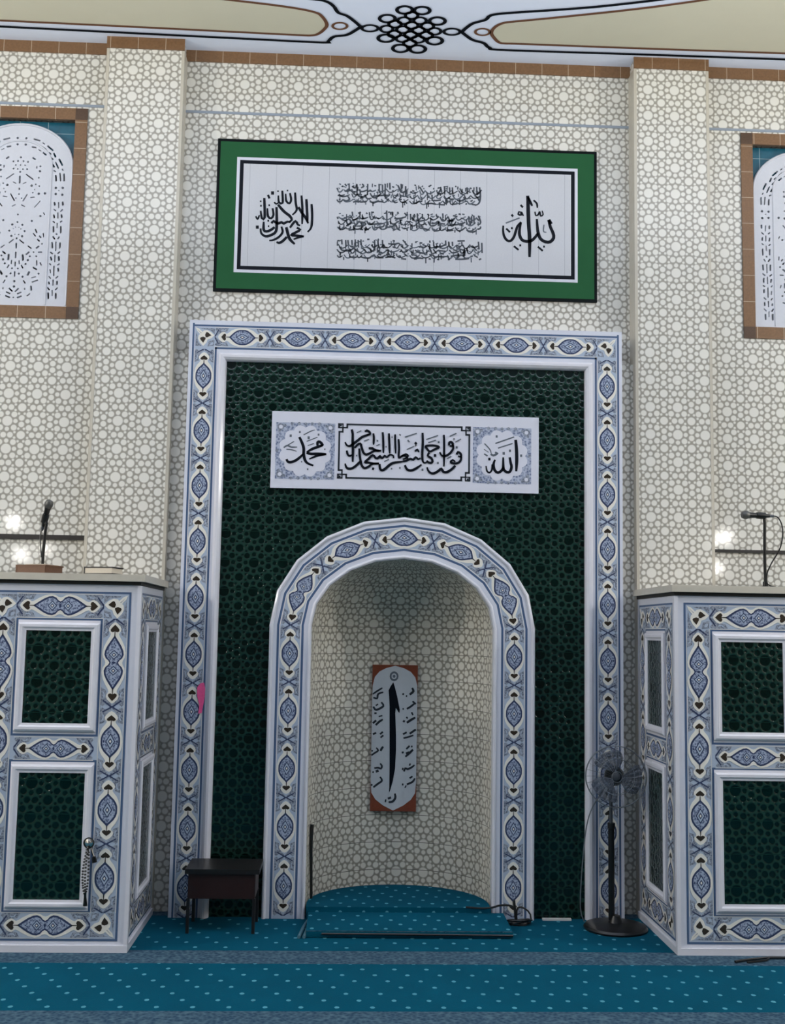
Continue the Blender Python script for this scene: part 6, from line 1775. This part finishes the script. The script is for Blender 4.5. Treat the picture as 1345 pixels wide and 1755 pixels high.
for a, b in zip(st, st[1:]):
    i0, i1, o0, o1 = arch_xy(a, 0), arch_xy(b, 0), arch_xy(a, 1), arch_xy(b, 1)
    mb.poly([(o0.x, YAR, o0.y), (i0.x, YAR, i0.y), (i1.x, YAR, i1.y), (o1.x, YAR, o1.y)], 'white')
    mb.poly([(o0.x, .06, o0.y), (o0.x, YAR, o0.y), (o1.x, YAR, o1.y), (o1.x, .06, o1.y)], 'white')
    mb.poly([(i0.x, YAR, i0.y), (i0.x, .07, i0.y), (i1.x, .07, i1.y), (i1.x, YAR, i1.y)], 'white')
ha = .072
fine = sorted(set(st + [TOT * i / 60 for i in range(61)]))
for a, b in zip(fine, fine[1:]):
    if b - a < 1e-6: continue
    for t0, t1, mat in ((-ha, ha, 'sky'), (-ha - .022, -ha - .006, 'blue'), (ha + .006, ha + .022, 'blue')):
        mb.poly([PA(a, t0, .6), PA(b, t0, .6), PA(b, t1, .6), PA(a, t1, .6)], mat)
# five ornaments up each leg, then round the head
hl = (LEG - .02) / 5 / 2
for i in range(5):
    ornament(mb, PA, .02 + hl * (2 * i + 1), hl, ha, 's', .03); ornament(mb, PA, TOT - .02 - hl * (2 * i + 1), hl, ha, 's', .03)
lens = [.42, .36, .36, .36, .42]; sc = ARC / sum(lens); q = LEG
for i, (l, kd) in enumerate(zip(lens, 'dsssd')):
    ornament(mb, PA, q + l * sc / 2, l * sc / 2, ha, kd, .03); q += l * sc
mb.build('arch_surround', mih)['label'] = 'white and blue medallion border around the arched recess'
# raised outer and inner mouldings of the arch
mb = MB()
for f, r in ((.955, .014), (.045, .012)):
    pts = [arch_xy(s, f) for s in sorted(set(st))]
    mb.tube([(p.x, YAR, p.y) for p in pts], r, 'mould', 8)
mb.build('moulding', mih, True)

# curved niche lining with half dome
ND = .65; mb = MB(); nA = 28; hs = [0, .5, 1.0, 1.5, SP]
def niche_pt(th, z, ph=0): return (-XI * math.cos(th) * math.cos(ph), .06 + (ND - .06) * math.sin(th) * math.cos(ph), z)
arc_l = XI * PI
for i in range(nA):
    t0, t1 = PI * i / nA, PI * (i + 1) / nA; u0, u1 = arc_l * i / nA, arc_l * (i + 1) / nA
    for z0, z1 in zip(hs, hs[1:]):
        mb.poly([niche_pt(t0, z0), niche_pt(t1, z0), niche_pt(t1, z1), niche_pt(t0, z1)], 'niche', [(u0, z0), (u1, z0), (u1, z1), (u0, z1)])
    nP = 10
    for j in range(nP):
        p0, p1 = PI / 2 * j / nP, PI / 2 * (j + 1) / nP; r = RZI + .01
        za, zb = SP + r * math.sin(p0), SP + r * math.sin(p1); va, vb = SP + r * p0 * 1.1, SP + r * p1 * 1.1
        q = [niche_pt(t0, za, p0), niche_pt(t1, za, p0), niche_pt(t1, zb, p1), niche_pt(t0, zb, p1)]
        mb.poly(q if j < nP - 1 else q[:3], 'niche', [(u0, va), (u1, va), (u1, vb), (u0, vb)][:len(q) if j < nP - 1 else 3])
for f in mb.f: pass
mb.build('niche_lining', mih, True)['label'] = 'curved beige star tile lining with half dome'

# carpeted step in the niche and in front of it
HN = .09
mb = MB(); pts = [(-XI, -.06)] + [niche_pt(PI * i / nA, 0)[:2] for i in range(nA + 1)] + [(XI, -.06)]
pts = [(x * .985, y if y < .05 else y - .01) for x, y in pts]
mb.poly([(x, y, HN) for x, y in reversed(pts)], 'mat')
for (x0, y0), (x1, y1) in zip(pts, pts[1:] + pts[:1]): mb.poly([(x0, y0, .002), (x1, y1, .002), (x1, y1, HN), (x0, y0, HN)], 'mat')
stp = mb.build('carpeted_step'); tag(stp, 'raised teal carpeted step filling the curved niche floor', 'step')
mb = MB()
x0, x1, ya, yb, h = -.62, .72, -.50, -.065, .045
n = 12; top_ = []
for i in range(n + 1):
    u = i / n; top_.append((x0 + (x1 - x0) * u, .004 * math.sin(u * 9)))
for (xa, wa), (xb, wb) in zip(top_, top_[1:]):
    mb.poly([(xa, ya + wa, h), (xb, ya + wb, h), (xb, yb, h + .012), (xa, yb, h + .012)], 'mat')
    mb.poly([(xa, ya + wa, .004), (xb, ya + wb, .004), (xb, ya + wb, h), (xa, ya + wa, h)], 'carpet')
mb.poly([(x0, yb, .004), (x0, ya, .004), (x0, ya, h), (x0, yb, h + .012)], 'mat'); mb.poly([(x1, ya, .004), (x1, yb, .004), (x1, yb, h + .012), (x1, ya, h)], 'mat')
mb.poly([(x0, yb, .004), (x1, yb, .004), (x1, yb, h + .012), (x0, yb, h + .012)], 'mat')
mat_ = mb.build('prayer_mat', origin=(0, -.3, .003)); tag(mat_, 'thick teal mat with dark front edge lying before the niche', 'mat')
mb = MB()
for k, xx in enumerate((x0 - .012, x0 - .045)):
    mb.tube([(xx + .05, yb - .02, .012), (xx + .02, -.3, .012), (xx, ya - .03, .012)], .011, 'fringe', 6)
o = mb.build('fringe', mat_, True); o['label'] = 'pale fringed left edge'
mb = MB(); mb.tube([(x0 + .1, ya - .012, .028), (0, ya - .018, .028), (x1, ya - .012, .022)], .008, 'plastic', 6); mb.build('edging', mat_, True)['label'] = 'black front edging'

# ================================================================== WRITING PANELS
def lift_y(y): return lambda a, b: (a, y, b)
def flat(mb, x0, x1, z0, z1, y, mat): mb.poly([(x0, y, z0), (x1, y, z0), (x1, y, z1), (x0, y, z1)], mat)
# upper green bordered panel on the recess wall
Y0 = YB - .024
pan = thing('calligraphy_panel', (0, YB, 4.48), 'long white calligraphy tile panel with a wide green border, high on the wall', 'calligraphy panel')
GX, GZ0, GZ1 = 1.449, 4.48, 5.669
mb = MB(); mb.box(-GX, GX, Y0, YB - .003, GZ0, GZ1, 'black'); flat(mb, -GX + .022, GX - .022, GZ0 + .022, GZ1 - .022, Y0 - .0008, 'panelgreen'); mb.build('border', pan)['label'] = 'wide green border with black edge'
mb = MB(); flat(mb, -1.300, 1.300, 4.628, 5.527, Y0 - .0018, 'white'); flat(mb, -1.277, 1.277, 4.651, 5.504, Y0 - .0026, 'ink'); flat(mb, -1.249, 1.249, 4.679, 5.476, Y0 - .0034, 'panelwhite'); mb.build('tile_panel', pan)['label'] = 'white tiles with a black inner line'
for lo, hi, lab in ((-2, 0, 'round black calligraphic emblem'), (0, 2, 'large black calligraphic name like an upright sword')):
    mb = MB()
    for pts, w, t in DATA['panel']:
        if lo < pts[0][0] < hi: ribbon(mb, pts, w * 1.22, t, lift_y(Y0 - .0044), (.85, .65))
    mb.build('emblem', pan)['label'] = lab
for lo, hi, lab in ((5.19, 6, 'top line of dense fine script'), (4.99, 5.19, 'middle line of dense fine script'), (4, 4.99, 'bottom line of dense fine script')):
    mb = MB()
    for pts, w, t in DATA['lines']:
        if lo < pts[0][1] <= hi: ribbon(mb, pts, w * 1.2, 'ink3' if t == 'ink' else 'grey', lift_y(Y0 - (.0044 if t == 'ink' else .0041)), (.85, .7))
    mb.build('verse_line', pan)['label'] = lab

# plaque over the arch
plq = thing('verse_plaque', (0, 0, 2.98), 'white calligraphy plaque with blue medallion ends on the green tiles above the arch', 'plaque')
mb = MB(); Y0 = -.010; mb.box(-.965, .965, Y0, .02, 2.978, 3.534, 'plaque'); mb.build('slab', plq, bevel=.004)
def scallop(cx, cz, r, n, d): return [(cx + (r + d * abs(math.sin(n * t / 2))) * math.cos(t), cz + (r + d * abs(math.sin(n * t / 2))) * math.sin(t)) for t in [2 * PI * k / 120 for k in range(120)]]
for cx, x0, x1 in ((-.722, -.934, -.510), (.697, .486, .910)):
    mb = MB()
    flat(mb, x0, x1, 3.044, 3.453, Y0 - .001, 'arabesque')
    for k in range(28):
        a = 2 * PI * k / 28; rr = .222 + .02 * math.cos(4 * a + PI)
        px, pz = cx + rr * math.cos(a), 3.2485 + rr * .97 * math.sin(a)
        if x0 + .01 < px < x1 - .01 and 3.05 < pz < 3.447: mb.poly([(px + .012 * math.cos(q), Y0 - .0016, pz + .012 * math.sin(q)) for q in [PI * j / 4 for j in range(8)]], 'scroll')
    for sx in (-1, 1):
        for sz in (-1, 1):
            for r, mt_, l in ((.026, 'scroll', .0020), (.014, 'plaque', .0024)):
                mb.poly([(cx + sx * .178 + r * math.cos(q), Y0 - l, 3.2485 + sz * .172 + r * math.sin(q)) for q in [PI * j / 6 for j in range(12)]], mt_)
    mb.poly([(x, Y0 - .003, z) for x, z in scallop(cx, 3.2485, .168, 12, .022)], 'plaque')
    mb.build('medallion', plq)['label'] = 'scalloped medallion on a blue grey arabesque square'
mb = MB(); xl, xr, zb, zt, w = -.486, .466, 3.054, 3.456, .0065
Yl = Y0 - .0018
def bar(x0, x1, z0, z1): flat(mb, min(x0, x1), max(x0, x1), min(z0, z1), max(z0, z1), Yl, 'ink2')
c1, c2 = .036, .062
bar(xl + c2, xr - c2, zt - 2 * w, zt); bar(xl + c2, xr - c2, zb, zb + 2 * w); bar(xl, xl + 2 * w, zb + c2, zt - c2); bar(xr - 2 * w, xr, zb + c2, zt - c2)
for x, dx in ((xl, 1), (xr, -1)):
    for z, dz in ((zt, -1), (zb, 1)):
        # small fretwork square with its two stepped links
        bar(x - dx * .004, x + dx * c1, z, z + dz * w * 1.5); bar(x - dx * .004, x + dx * c1, z + dz * (c1 - w * 1.4), z + dz * c1)
        bar(x - dx * .004, x + dx * (w * 1.5), z, z + dz * c1); bar(x + dx * (c1 - w * 1.4), x + dx * c1, z, z + dz * c1)
        bar(x + dx * .010, x + dx * .022, z + dz * .010, z + dz * .022)
        bar(x + dx * c1, x + dx * c2, z + dz * (c1 - w * 1.6), z + dz * c1); bar(x + dx * (c2 - w), x + dx * (c2 + w), z, z + dz * c1)
        bar(x + dx * (c1 - w * 1.6), x + dx * c1, z + dz * c1, z + dz * c2); bar(x, x + dx * c1, z + dz * (c2 - w), z + dz * (c2 + w))
mb.build('line_border', plq)['label'] = 'thin dark line with fretwork corners'
for lo, hi, lab in ((-2, -.49, 'bold black name in the left medallion'), (-.49, .475, 'bold black verse in the middle field'), (.475, 2, 'bold black name in the right medallion')):
    mb = MB()
    for pts, w, t in DATA['verse']:
        if lo < pts[0][0] < hi: ribbon(mb, pts, w * 1.28, t, lift_y(Y0 - (.0046 if t == 'ink' else .0040)), (.85, .6))
    mb.build('lettering', plq)['label'] = lab

# tall tile picture inside the niche
YA = .597
alp = thing('letter_panel', (-.01, YA, 1.3), 'tall narrow tile panel with one bold black letter, on the niche back wall', 'tile panel')
ax0, ax1, az0, az1 = DATA['words_box'][2][0], DATA['words_box'][1][0], DATA['words_box'][2][1], DATA['words_box'][0][1]
ax0 -= -.004
mb = MB(); mb.box(ax0, ax1, YA, .648, az0, az1, 'rust'); mb.build('tile', alp)['label'] = 'rust coloured corner tiles'
cxp, hwp = (ax0 + ax1) / 2, (ax1 - ax0) / 2; hh = (az1 - az0)
mb = MB(); up_ = [(1, .78), (.99, .86), (.9, .92), (.7, .958), (.4, .983), (0, 1.0)]
right_ = [(1, .2), (.96, .12), (.78, .075), (.45, .035), (0, .0)][::-1] + up_
ol = [(cxp + s * hwp * .995, az0 + .006 + (hh - .012) * v) for s, v in right_] + [(cxp - s * hwp * .995, az0 + .006 + (hh - .012) * v) for s, v in right_[::-1][1:-1]]
mb.poly([(x, YA - .001, z) for x, z in ol], 'paper')
for k, (r, mt_) in enumerate(((.034, 'grey'), (.02, 'paper'), (.011, 'grey'))):
    mb.poly([(cxp - .008 + r * math.cos(q), YA - .0016 - k * .0005, az1 - .085 + r * 1.1 * math.sin(q)) for q in [PI * j / 6 for j in range(12)]], mt_)
mb.build('field', alp)['label'] = 'pale grey pointed field'
mb = MB(); mb.poly([(x, YA - .0036, z) for x, z in DATA['alif']], 'ink'); mb.build('letter', alp)['label'] = 'single tall black letter'
for lo, hi, lab in ((-2, cxp - .02, 'small slanted words down the left side'), (cxp - .02, 2, 'small slanted words down the right side')):
    mb = MB()
    for pts, w, t in DATA['words']:
        if lo < pts[0][0] < hi: ribbon(mb, pts, w * 1.35, 'ink2', lift_y(YA - .003), (.85, .7))
    mb.build('lettering', alp)['label'] = lab

# ================================================================== TILED CABINETS
def tiled_face(par, O, sd, nrm, wid, H, mx, rows, names=True):
    """one patterned face: border columns, three bands, two framed green panels. O = lower left corner seen from outside"""
    O, sd, nrm = Vector(O), Vector(sd), Vector(nrm); zu = Vector((0, 0, 1))
    def P0(s, z, l): return O + sd * s + zu * z + nrm * (l * .0009)
    mbp = MB()
    def rect(s0, s1, z0, z1, mat, l): mbp.poly([P0(s0, z0, l), P0(s1, z0, l), P0(s1, z1, l), P0(s0, z1, l)], mat)
    e, b = .052, .013; hwc = .075
    cL = e + b + hwc + .004; cR = wid - cL; zT = 2.187 - b - hwc - .004; zB = .065 + b + hwc + .004; zM = 1.215
    iL, iR = cL + hwc + .004, cR - hwc - .004
    rect(e, wid - e, .065, 2.187, 'blue', .5); rect(e + b, wid - e - b, .065 + b, 2.187 - b, 'sky', 1)
    holes = ((1.37, 1.94), (.309, 1.068))
    for z0, z1 in holes:
        rect(iL, iR, z0 - .079, z1 + .079, 'blue', 1.6); rect(iL + b, iR - b, z0 - .066, z1 + .066, 'mould', 2.2)
    def Pv(c): return lambda s, t, l: P0(c + t, s, l + 1.4)
    def Ph(z): return lambda s, t, l: P0(s, z + t, l + 1.4)
    if iR - iL > .3:
        lv = [.39, .39, .40, .52]
    else: lv = [.39, .39, .40, .52]
    sc_ = (zT - zB - 2 * hwc) / sum(lv)
    for c in (cL, cR):
        z = zB + hwc
        for l, kd in zip(lv, 'sssd'):
            ornament(mbp, Pv(c), z + l * sc_ / 2, l * sc_ / 2, hwc, kd, 9); z += l * sc_
    hlen = (cR - cL - 2 * hwc) / 2; mids = (cL + cR) / 2
    for z in (zT, zB): ornament(mbp, Ph(z), mids, hlen if hlen < .4 else .27, hwc, 'd' if hlen > .17 else 's', 9)
    ornament(mbp, Ph(zM), mids, min(.245, hlen * .98), hwc * .92, 'd' if hlen > .17 else 's', 9)
    for c, ds in ((cL, 1), (cR, -1)):
        for z, dz in ((zT, -1), (zB, 1)):
            corner_piece(mbp, lambda s, t, l, c=c, z=z: P0(c + s, z + t, l + 1.4), hwc, ds, dz)
    mbp.build('tile_face', par)['label'] = 'white and blue medallion tiles'
    for z0, z1 in holes:
        m2 = MB(); g0, g1 = iL + .066 if iR - iL > .3 else iL + .045, iR - .066 if iR - iL > .3 else iR - .045
        mo = .05 if iR - iL > .3 else .035
        prof = [(0, 3), (.0, 14), (.012, 22), (mo * .55, 22), (mo * .75, 14), (mo, 12), (mo, 4)]
        for (d0, l0), (d1, l1) in zip(prof, prof[1:]):
            A = [(g0 - mo + d0, z0 - mo + d0), (g1 + mo - d0, z0 - mo + d0), (g1 + mo - d0, z1 + mo - d0), (g0 - mo + d0, z1 + mo - d0)]
            B = [(g0 - mo + d1, z0 - mo + d1), (g1 + mo - d1, z0 - mo + d1), (g1 + mo - d1, z1 + mo - d1), (g0 - mo + d1, z1 + mo - d1)]
            for i in range(4):
                j = (i + 1) % 4; m2.poly([P0(*A[i], l0), P0(*A[j], l0), P0(*B[j], l1), P0(*B[i], l1)], 'mould')
        f = m2.build('panel_moulding', par)
        m3 = MB(); q = [(g0, z0), (g1, z0), (g1, z1), (g0, z1)]
        m3.poly([P0(s, z, 5) for s, z in q], 'green', q)
        t = m3.build('green_panel', f); t['label'] = 'dark green star tile inset'
def cabinet(sx, label):
    xi, xo = 1.706, 2.686; y0, y1, H = -.848, YP - .008, 2.232
    root = thing('tiled_cabinet', (sx * (xi + xo) / 2, (y0 + y1) / 2, 0), label, 'cabinet', None)
    a, b = sorted((sx * xi, sx * xo))
    mb = MB(); mb.box(a, b, y0, y1 - .002, 0, H, 'white'); mb.build('body', root)
    # base and corner mouldings
    mb = MB(); mb.box(a - .012, b + .012, y0 - .014, y1 - .004, 0, .042, 'mould')
    for x in (a, b): mb.box(x - .012, x + .012, y0 - .012, y0 + .024, .042, H - .004, 'mould')
    mb.build('corner_moulding', root, bevel=.006)
    mb = MB(); mb.box(a - .008, b + .008, y0 - .010, y1 - .004, H, H + .022, 'joint'); mb.build('shadow_joint', root)
    mb = MB(); mb.box(a - .035, b + .035, y0 - .04, y1 - .002, H + .022, H + .066, 'slab'); mb.build('top_slab', root, bevel=.005)
    tiled_face(root, (a, y0 - .001, 0), (1, 0, 0), (0, -1, 0), b - a, H, 9, None)
    if sx < 0: tiled_face(root, (b + .001, y0, 0), (0, 1, 0), (1, 0, 0), y1 - y0, H, 9, None)
    else: tiled_face(root, (a - .001, y1, 0), (0, -1, 0), (-1, 0, 0), y1 - y0, H, 9, None)
    return root
cabinet(-1, 'tall blue and white tiled cabinet with green insets and two books on top')
cabinet(1, 'tall blue and white tiled cabinet with green insets beside the standing fan')
ZT = 2.232 + .066

# ================================================================== SMALL THINGS
def closed_book(name, loc, rz, w, d, h, cover, label, tilt=0):
    r = thing(name, loc, label, 'book'); r.rotation_euler = (0, 0, rz)
    def put(mb, nm, lab=None, bev=0):
        o = mb.build(nm, bevel=bev); o.parent = r; o.location = (0, 0, 0)
        if lab: o['label'] = lab
    t = .009
    mb = MB(); mb.box(-w / 2, w / 2, -d / 2, d / 2, 0, t, cover); mb.box(-w / 2, w / 2, -d / 2, d / 2, h - t, h, cover)
    mb.box(-w / 2, -w / 2 + t, -d / 2, d / 2, t, h - t, cover); put(mb, 'cover', None, .002)
    return r, put, t
r, put, t = closed_book('book', (-2.375, -.70, ZT), math.radians(-20), .22, .20, .055, 'bookbrown', 'thick brown leather book lying on the left cabinet below the microphone')
mb = MB(); mb.box(-.11, .104, -.098, .094, t, .049, 'bookbrown'); put(mb, 'page_block', 'brown edged pages', .003)
mb = MB(); mb.box(-.05, .10, -.085, .06, .055, .059, 'pages'); put(mb, 'paper_slip', 'folded pale paper lying on the cover')
r, put, t = closed_book('book', (-1.965, -.72, ZT), math.radians(-16), .20, .15, .05, 'bookdark', 'black covered book with cream page edges near the cabinet corner')
mb = MB(); mb.box(-.090, .095, -.0742, .07, t, .050 - t, 'pages'); put(mb, 'page_block', 'cream page edges')

def microphone(base, bend, head_a, head_b, cable, label, ring=True):
    r = thing('microphone', base, label, 'microphone')
    B = Vector(base)
    mb = MB(); mb.lathe([(.07, 0), (.07, .008), (.055, .016), (.018, .02), (.016, .05), (.0, .05)], B, 'plastic', 24); mb.build('base', r, True)
    mb = MB(); mb.tube([B + Vector((0, 0, .03))] + [Vector(p) for p in bend], .010, 'plastic', 10); mb.build('stand_pole', r, True)
    a, b = Vector(head_a), Vector(head_b); ax = (b - a).normalized(); L = (b - a).length
    mb = MB(); mb.lathe([(.0, 0), (.012, .0), (.014, .02), (.019, L * .62), (.023, L * .72), (.0, L * .725)], a, 'plastic', 16, ax); body = mb.build('body', r, True)
    c = a + ax * (L * .84)
    mb = MB(); mb.lathe([(0, -.033), (.022, -.026), (.029, -.008), (.029, .006), (.021, .024), (0, .031)], c, 'mesh', 16, ax); mb.build('grille', body, True)
    m_ = a + ax * L * .3
    mb = MB(); mb.lathe([(.0, -.03), (.022, -.03), (.024, 0), (.022, .03), (0, .03)], m_, 'plastic', 12, ax); mb.tube([m_, Vector(bend[-1])], .012, 'plastic', 8); mb.build('clip', r, True)
    mb = MB(); mb.tube([tuple(p) for p in smooth_line(cable, .01)], .0045, 'plastic', 6); cab = mb.build('cable', r, True)
    mb = MB(); mb.lathe([(0, -.035), (.009, -.03), (.011, .0), (0, .005)], a, 'plasticgrey', 10, ax); mb.build('plug', cab, True)
    return r
microphone((-2.425, -.45, ZT), [(-2.425, -.45, 2.45), (-2.417, -.455, 2.585), (-2.41, -.46, 2.64)], (-2.437, -.44, 2.63), (-2.385, -.50, 2.80),
           [(-2.44, -.437, 2.62), (-2.452, -.44, 2.57), (-2.445, -.448, 2.50), (-2.434, -.455, 2.42)], 'black microphone tilted upward on a short stand, left cabinet')
microphone((2.42, -.52, ZT), [(2.415, -.53, 2.55), (2.412, -.55, 2.74), (2.408, -.55, 2.79)], (2.445, -.55, 2.792), (2.245, -.56, 2.795),
           [(2.45, -.55, 2.792), (2.505, -.55, 2.782), (2.535, -.55, 2.70), (2.52, -.54, 2.58), (2.46, -.53, 2.47), (2.43, -.53, 2.40), (2.43, -.54, 2.33), (2.5, -.56, ZT + .008)], 'black microphone held level on a straight stand, right cabinet')

# prayer beads hanging on the left cabinet
B0 = Vector((-1.946, -.865, .655))
bd = thing('prayer_beads', B0, 'string of black prayer beads hanging from a knob on the left cabinet', 'prayer beads')
mb = MB(); mb.lathe([(0, -.012), (.026, -.012), (.026, 0), (.016, .004), (.016, .012), (0, .018)], B0 + Vector((0, -.012, 0)), 'chrome', 20, (0, -1, 0)); mb.lathe([(.03, -.002), (.034, .006), (.03, .012), (.022, .0)], B0 + Vector((0, -.006, 0)), 'plastic', 20, (0, -1, 0)); mb.build('knob', bd, True)['label'] = 'steel knob with dark collar'
mb = MB()
loop = smooth_line([(-1.947, -.882, .64), (-1.966, -.882, .56), (-1.974, -.882, .47), (-1.968, -.882, .39), (-1.955, -.882, .352), (-1.943, -.882, .40), (-1.940, -.882, .50), (-1.943, -.882, .60), (-1.947, -.882, .64)], .006)
for p in loop[::2]: mb.lathe([(0, -.0065), (.0055, -.004), (.0075, 0), (.0055, .004), (0, .0065)], p, 'bead', 8)
loop2 = smooth_line([(-1.944, -.884, .64), (-1.955, -.886, .55), (-1.958, -.886, .45), (-1.953, -.886, .37)], .006)
for p in loop2[::2]: mb.lathe([(0, -.0065), (.006, -.004), (.008, 0), (.006, .004), (0, .0065)], p, 'bead', 8)
mb.build('bead_string', bd, True)
mb = MB(); mb.tube([(-1.953, -.884, .36), (-1.952, -.884, .335)], .008, 'bead', 8); mb.tube([(-1.952, -.884, .335), (-1.95, -.884, .285)], .008, 'bead', 8, r1=.014); mb.build('tassel', bd, True)
mb = MB(); mb.tube([(-1.935, -.87, .635), (-1.922, -.878, .6), (-1.912, -.88, .575)], .006, 'bead', 6); mb.tube([(-1.912, -.88, .575), (-1.905, -.88, .54)], .012, 'bead', 8, r1=.016); mb.build('side_tassel', bd, True)

bd.location.y -= .014
# low desk
DX0, DX1, DY0, DY1, DH = -1.405, -.955, -.42, -.09, .41
dk = thing('low_desk', ((DX0 + DX1) / 2, (DY0 + DY1) / 2, 0), 'small dark mahogany desk with black top in front of the green tiles', 'desk')
mb = MB(); mb.box(DX0 - .012, DX1 + .022, DY0 - .015, DY1 + .01, DH - .03, DH, 'woodtop'); mb.build('desk_top', dk, bevel=.004)
mb = MB(); mb.box(DX0 + .01, DX1 - .01, DY0 + .004, DY0 + .018, .22, DH - .03, 'wood'); mb.build('front_panel', dk)
for k, xx in enumerate((DX0 + .012, DX1 - .012)):
    mb = MB(); mb.box(xx - .006, xx + .006, DY0 + .02, DY1, .22, DH - .03, 'wood'); mb.build('side_panel', dk)
mb = MB(); mb.box(DX0 + .02, DX1 - .02, DY0 + .02, DY1, .222, .232, 'wood'); mb.build('shelf', dk)
for xx in (DX0 + .012, DX1 - .012):
    for yy in (DY0 + .014, DY1 - .014):
        mb = MB(); mb.box(xx - .010, xx + .010, yy - .010, yy + .010, 0, .222, 'woodtop'); mb.build('leg', dk)

# standing fan
FX, FY, FZ = 1.452, -.24, 1.015
fan = thing('standing_fan', (FX, FY, 0), 'standing fan with smoky blades and a round black base beside the right cabinet', 'fan')
mb = MB(); mb.lathe([(.212, 0), (.215, .012), (.205, .026), (.16, .036), (.05, .046), (.038, .07), (.03, .09), (0, .09)], (FX + .005, FY, 0), 'plastic', 40); mb.build('base', fan, True)
mb = MB(); mb.lathe([(.021, .06), (.021, .66), (.026, .665), (.026, .70), (0, .70)], (FX - .022, FY, 0), 'plastic', 16); mb.build('lower_pole', fan, True)
mb = MB(); mb.lathe([(.012, .69), (.012, .93), (0, .93)], (FX - .024, FY, 0), 'plasticgrey', 12); mb.build('upper_pole', fan, True)
ca = Vector((-.10, -1, .06)).normalized(); C = Vector((FX, FY - .05, FZ)); e1 = Vector((1, 0, 0)); e1 = (e1 - ca * e1.dot(ca)).normalized(); e2 = e1.cross(ca); e2 = e2 if e2.z > 0 else -e2
mb = MB(); mb.lathe([(0, -.20), (.04, -.19), (.062, -.15), (.066, -.06), (.05, -.03), (0, -.03)], C, 'plastic', 24, ca); mb.tube([(FX - .024, FY, .91), (FX - .012, FY + .04, .97)], .022, 'plasticgrey', 10); mb.build('motor_housing', fan, True)
mb = MB(); mb.lathe([(0, -.03), (.026, -.03), (.03, .0), (.024, .022), (0, .03)], C, 'plasticgrey', 20, ca); hub = mb.build('hub', fan, True)
def disc_pt(r, a, h=0): return C + (e1 * math.cos(a) + e2 * math.sin(a)) * r + ca * h
for k, a0 in enumerate((100, 340, 218)):
    mb = MB(); a = math.radians(a0); grid = []
    for i in range(8):
        r = .024 + (.178 - .024) * i / 7; half = math.radians(8 + 62 * math.sin(PI * (.12 + .62 * i / 7))) * .62
        grid.append([disc_pt(r * (1 if i < 7 else .985), a + half * (2 * j / 6 - 1) + .25 * i / 7, .012 * (2 * j / 6 - 1) + .004 * math.sin(j)) for j in range(7)])
    for i in range(7):
        for j in range(6): mb.poly([grid[i][j], grid[i][j + 1], grid[i + 1][j + 1], grid[i + 1][j]], 'smoke')
    o = mb.build('blade', hub, True)
    sd_ = o.modifiers.new('thick', 'SOLIDIFY'); sd_.thickness = .0025
mb = MB()
for h, rr in ((.05, .205), (-.05, .205)):
    mb.tube([disc_pt(rr, 2 * PI * i / 48, h * .2) for i in range(48)], .0035, 'wire', 6, True)
    mb.tube([disc_pt(.12, 2 * PI * i / 36, h * .8) for i in range(36)], .0016, 'wire', 5, True)
    mb.tube([disc_pt(.035, 2 * PI * i / 20, h) for i in range(20)], .0018, 'wire', 5, True)
    for k in range(28):
        a = 2 * PI * k / 28
        mb.tube([disc_pt(.035, a, h), disc_pt(.12, a, h * .85), disc_pt(.18, a, h * .55), disc_pt(rr, a, h * .2)], .0009, 'wire', 4)
mb.build('guard', fan, True)
mb = MB(); mb.tube([tuple(p) for p in smooth_line([(FX - .05, FY + .06, .93), (FX - .15, FY + .12, .72), (FX - .19, FY + .14, .40), (FX - .2, FY + .16, .1), (FX - .17, FY + .17, .006)], .03)], .004, 'wire', 6); mb.build('cord', fan, True)

# walking stick leaning in the niche
mb = MB(); mb.tube([(-.606, .17, .095), (-.612, .172, .3), (-.616, .17, .46), (-.614, .175, .57), (-.612, .18, .60)], .010, 'plastic', 8, r1=.014)
tag(mb.build('stick', origin=(-.606, .17, .095), smooth=True), 'thin black stick leaning against the left side of the niche', 'stick')

# tangle of cable with a small microphone stub at the foot of the arch
cb = thing('cable_coil', (.80, -.13, 0), 'tangled black cable loops with a plug at the right foot of the arch', 'cable')
mb = MB()
mb.tube([tuple(p) for p in smooth_line([(.80, -.13, .01), (.795, -.125, .08), (.77, -.11, .115), (.70, -.09, .115), (.64, -.09, .10), (.56, -.10, .096), (.46, -.08, .098)], .02)], .007, 'plastic', 6)
mb.tube([tuple(p) for p in smooth_line([(.80, -.13, .02), (.81, -.12, .105), (.86, -.11, .10), (.90, -.11, .06), (.895, -.13, .01), (.85, -.14, .008), (.80, -.14, .01)], .02)], .006, 'plastic', 6)
for k in range(4):
    r = .05 + .012 * k
    mb.tube([(.82 + r * math.cos(2 * PI * i / 24), -.14 + r * .7 * math.sin(2 * PI * i / 24), .008 + .007 * k + .012 * math.sin(2 * PI * i / 24 + k)) for i in range(24)], .006, 'plastic', 6, True)
mb.build('loops', cb, True)
mb = MB(); mb.tube([(.80, -.12, .03), (.792, -.115, .10), (.788, -.11, .155)], .011, 'plastic', 8, r1=.007); mb.build('plug', cb, True)

# flat cable end on the carpet by the right cabinet
mb = MB(); mb.tube([tuple(p) for p in smooth_line([(2.0, -1.02, .010), (2.12, -.97, .010), (2.24, -.94, .012), (2.38, -.93, .010), (2.46, -.91, .010)], .03)], .008, 'plastic', 6)
mb.tube([tuple(p) for p in smooth_line([(2.24, -.94, .012), (2.20, -.99, .010), (2.07, -1.03, .010)], .03)], .006, 'plastic', 6)
tag(mb.build('floor_cable', origin=(2.2, -.97, .01), smooth=True), 'black cable lying on the carpet before the right cabinet', 'cable')
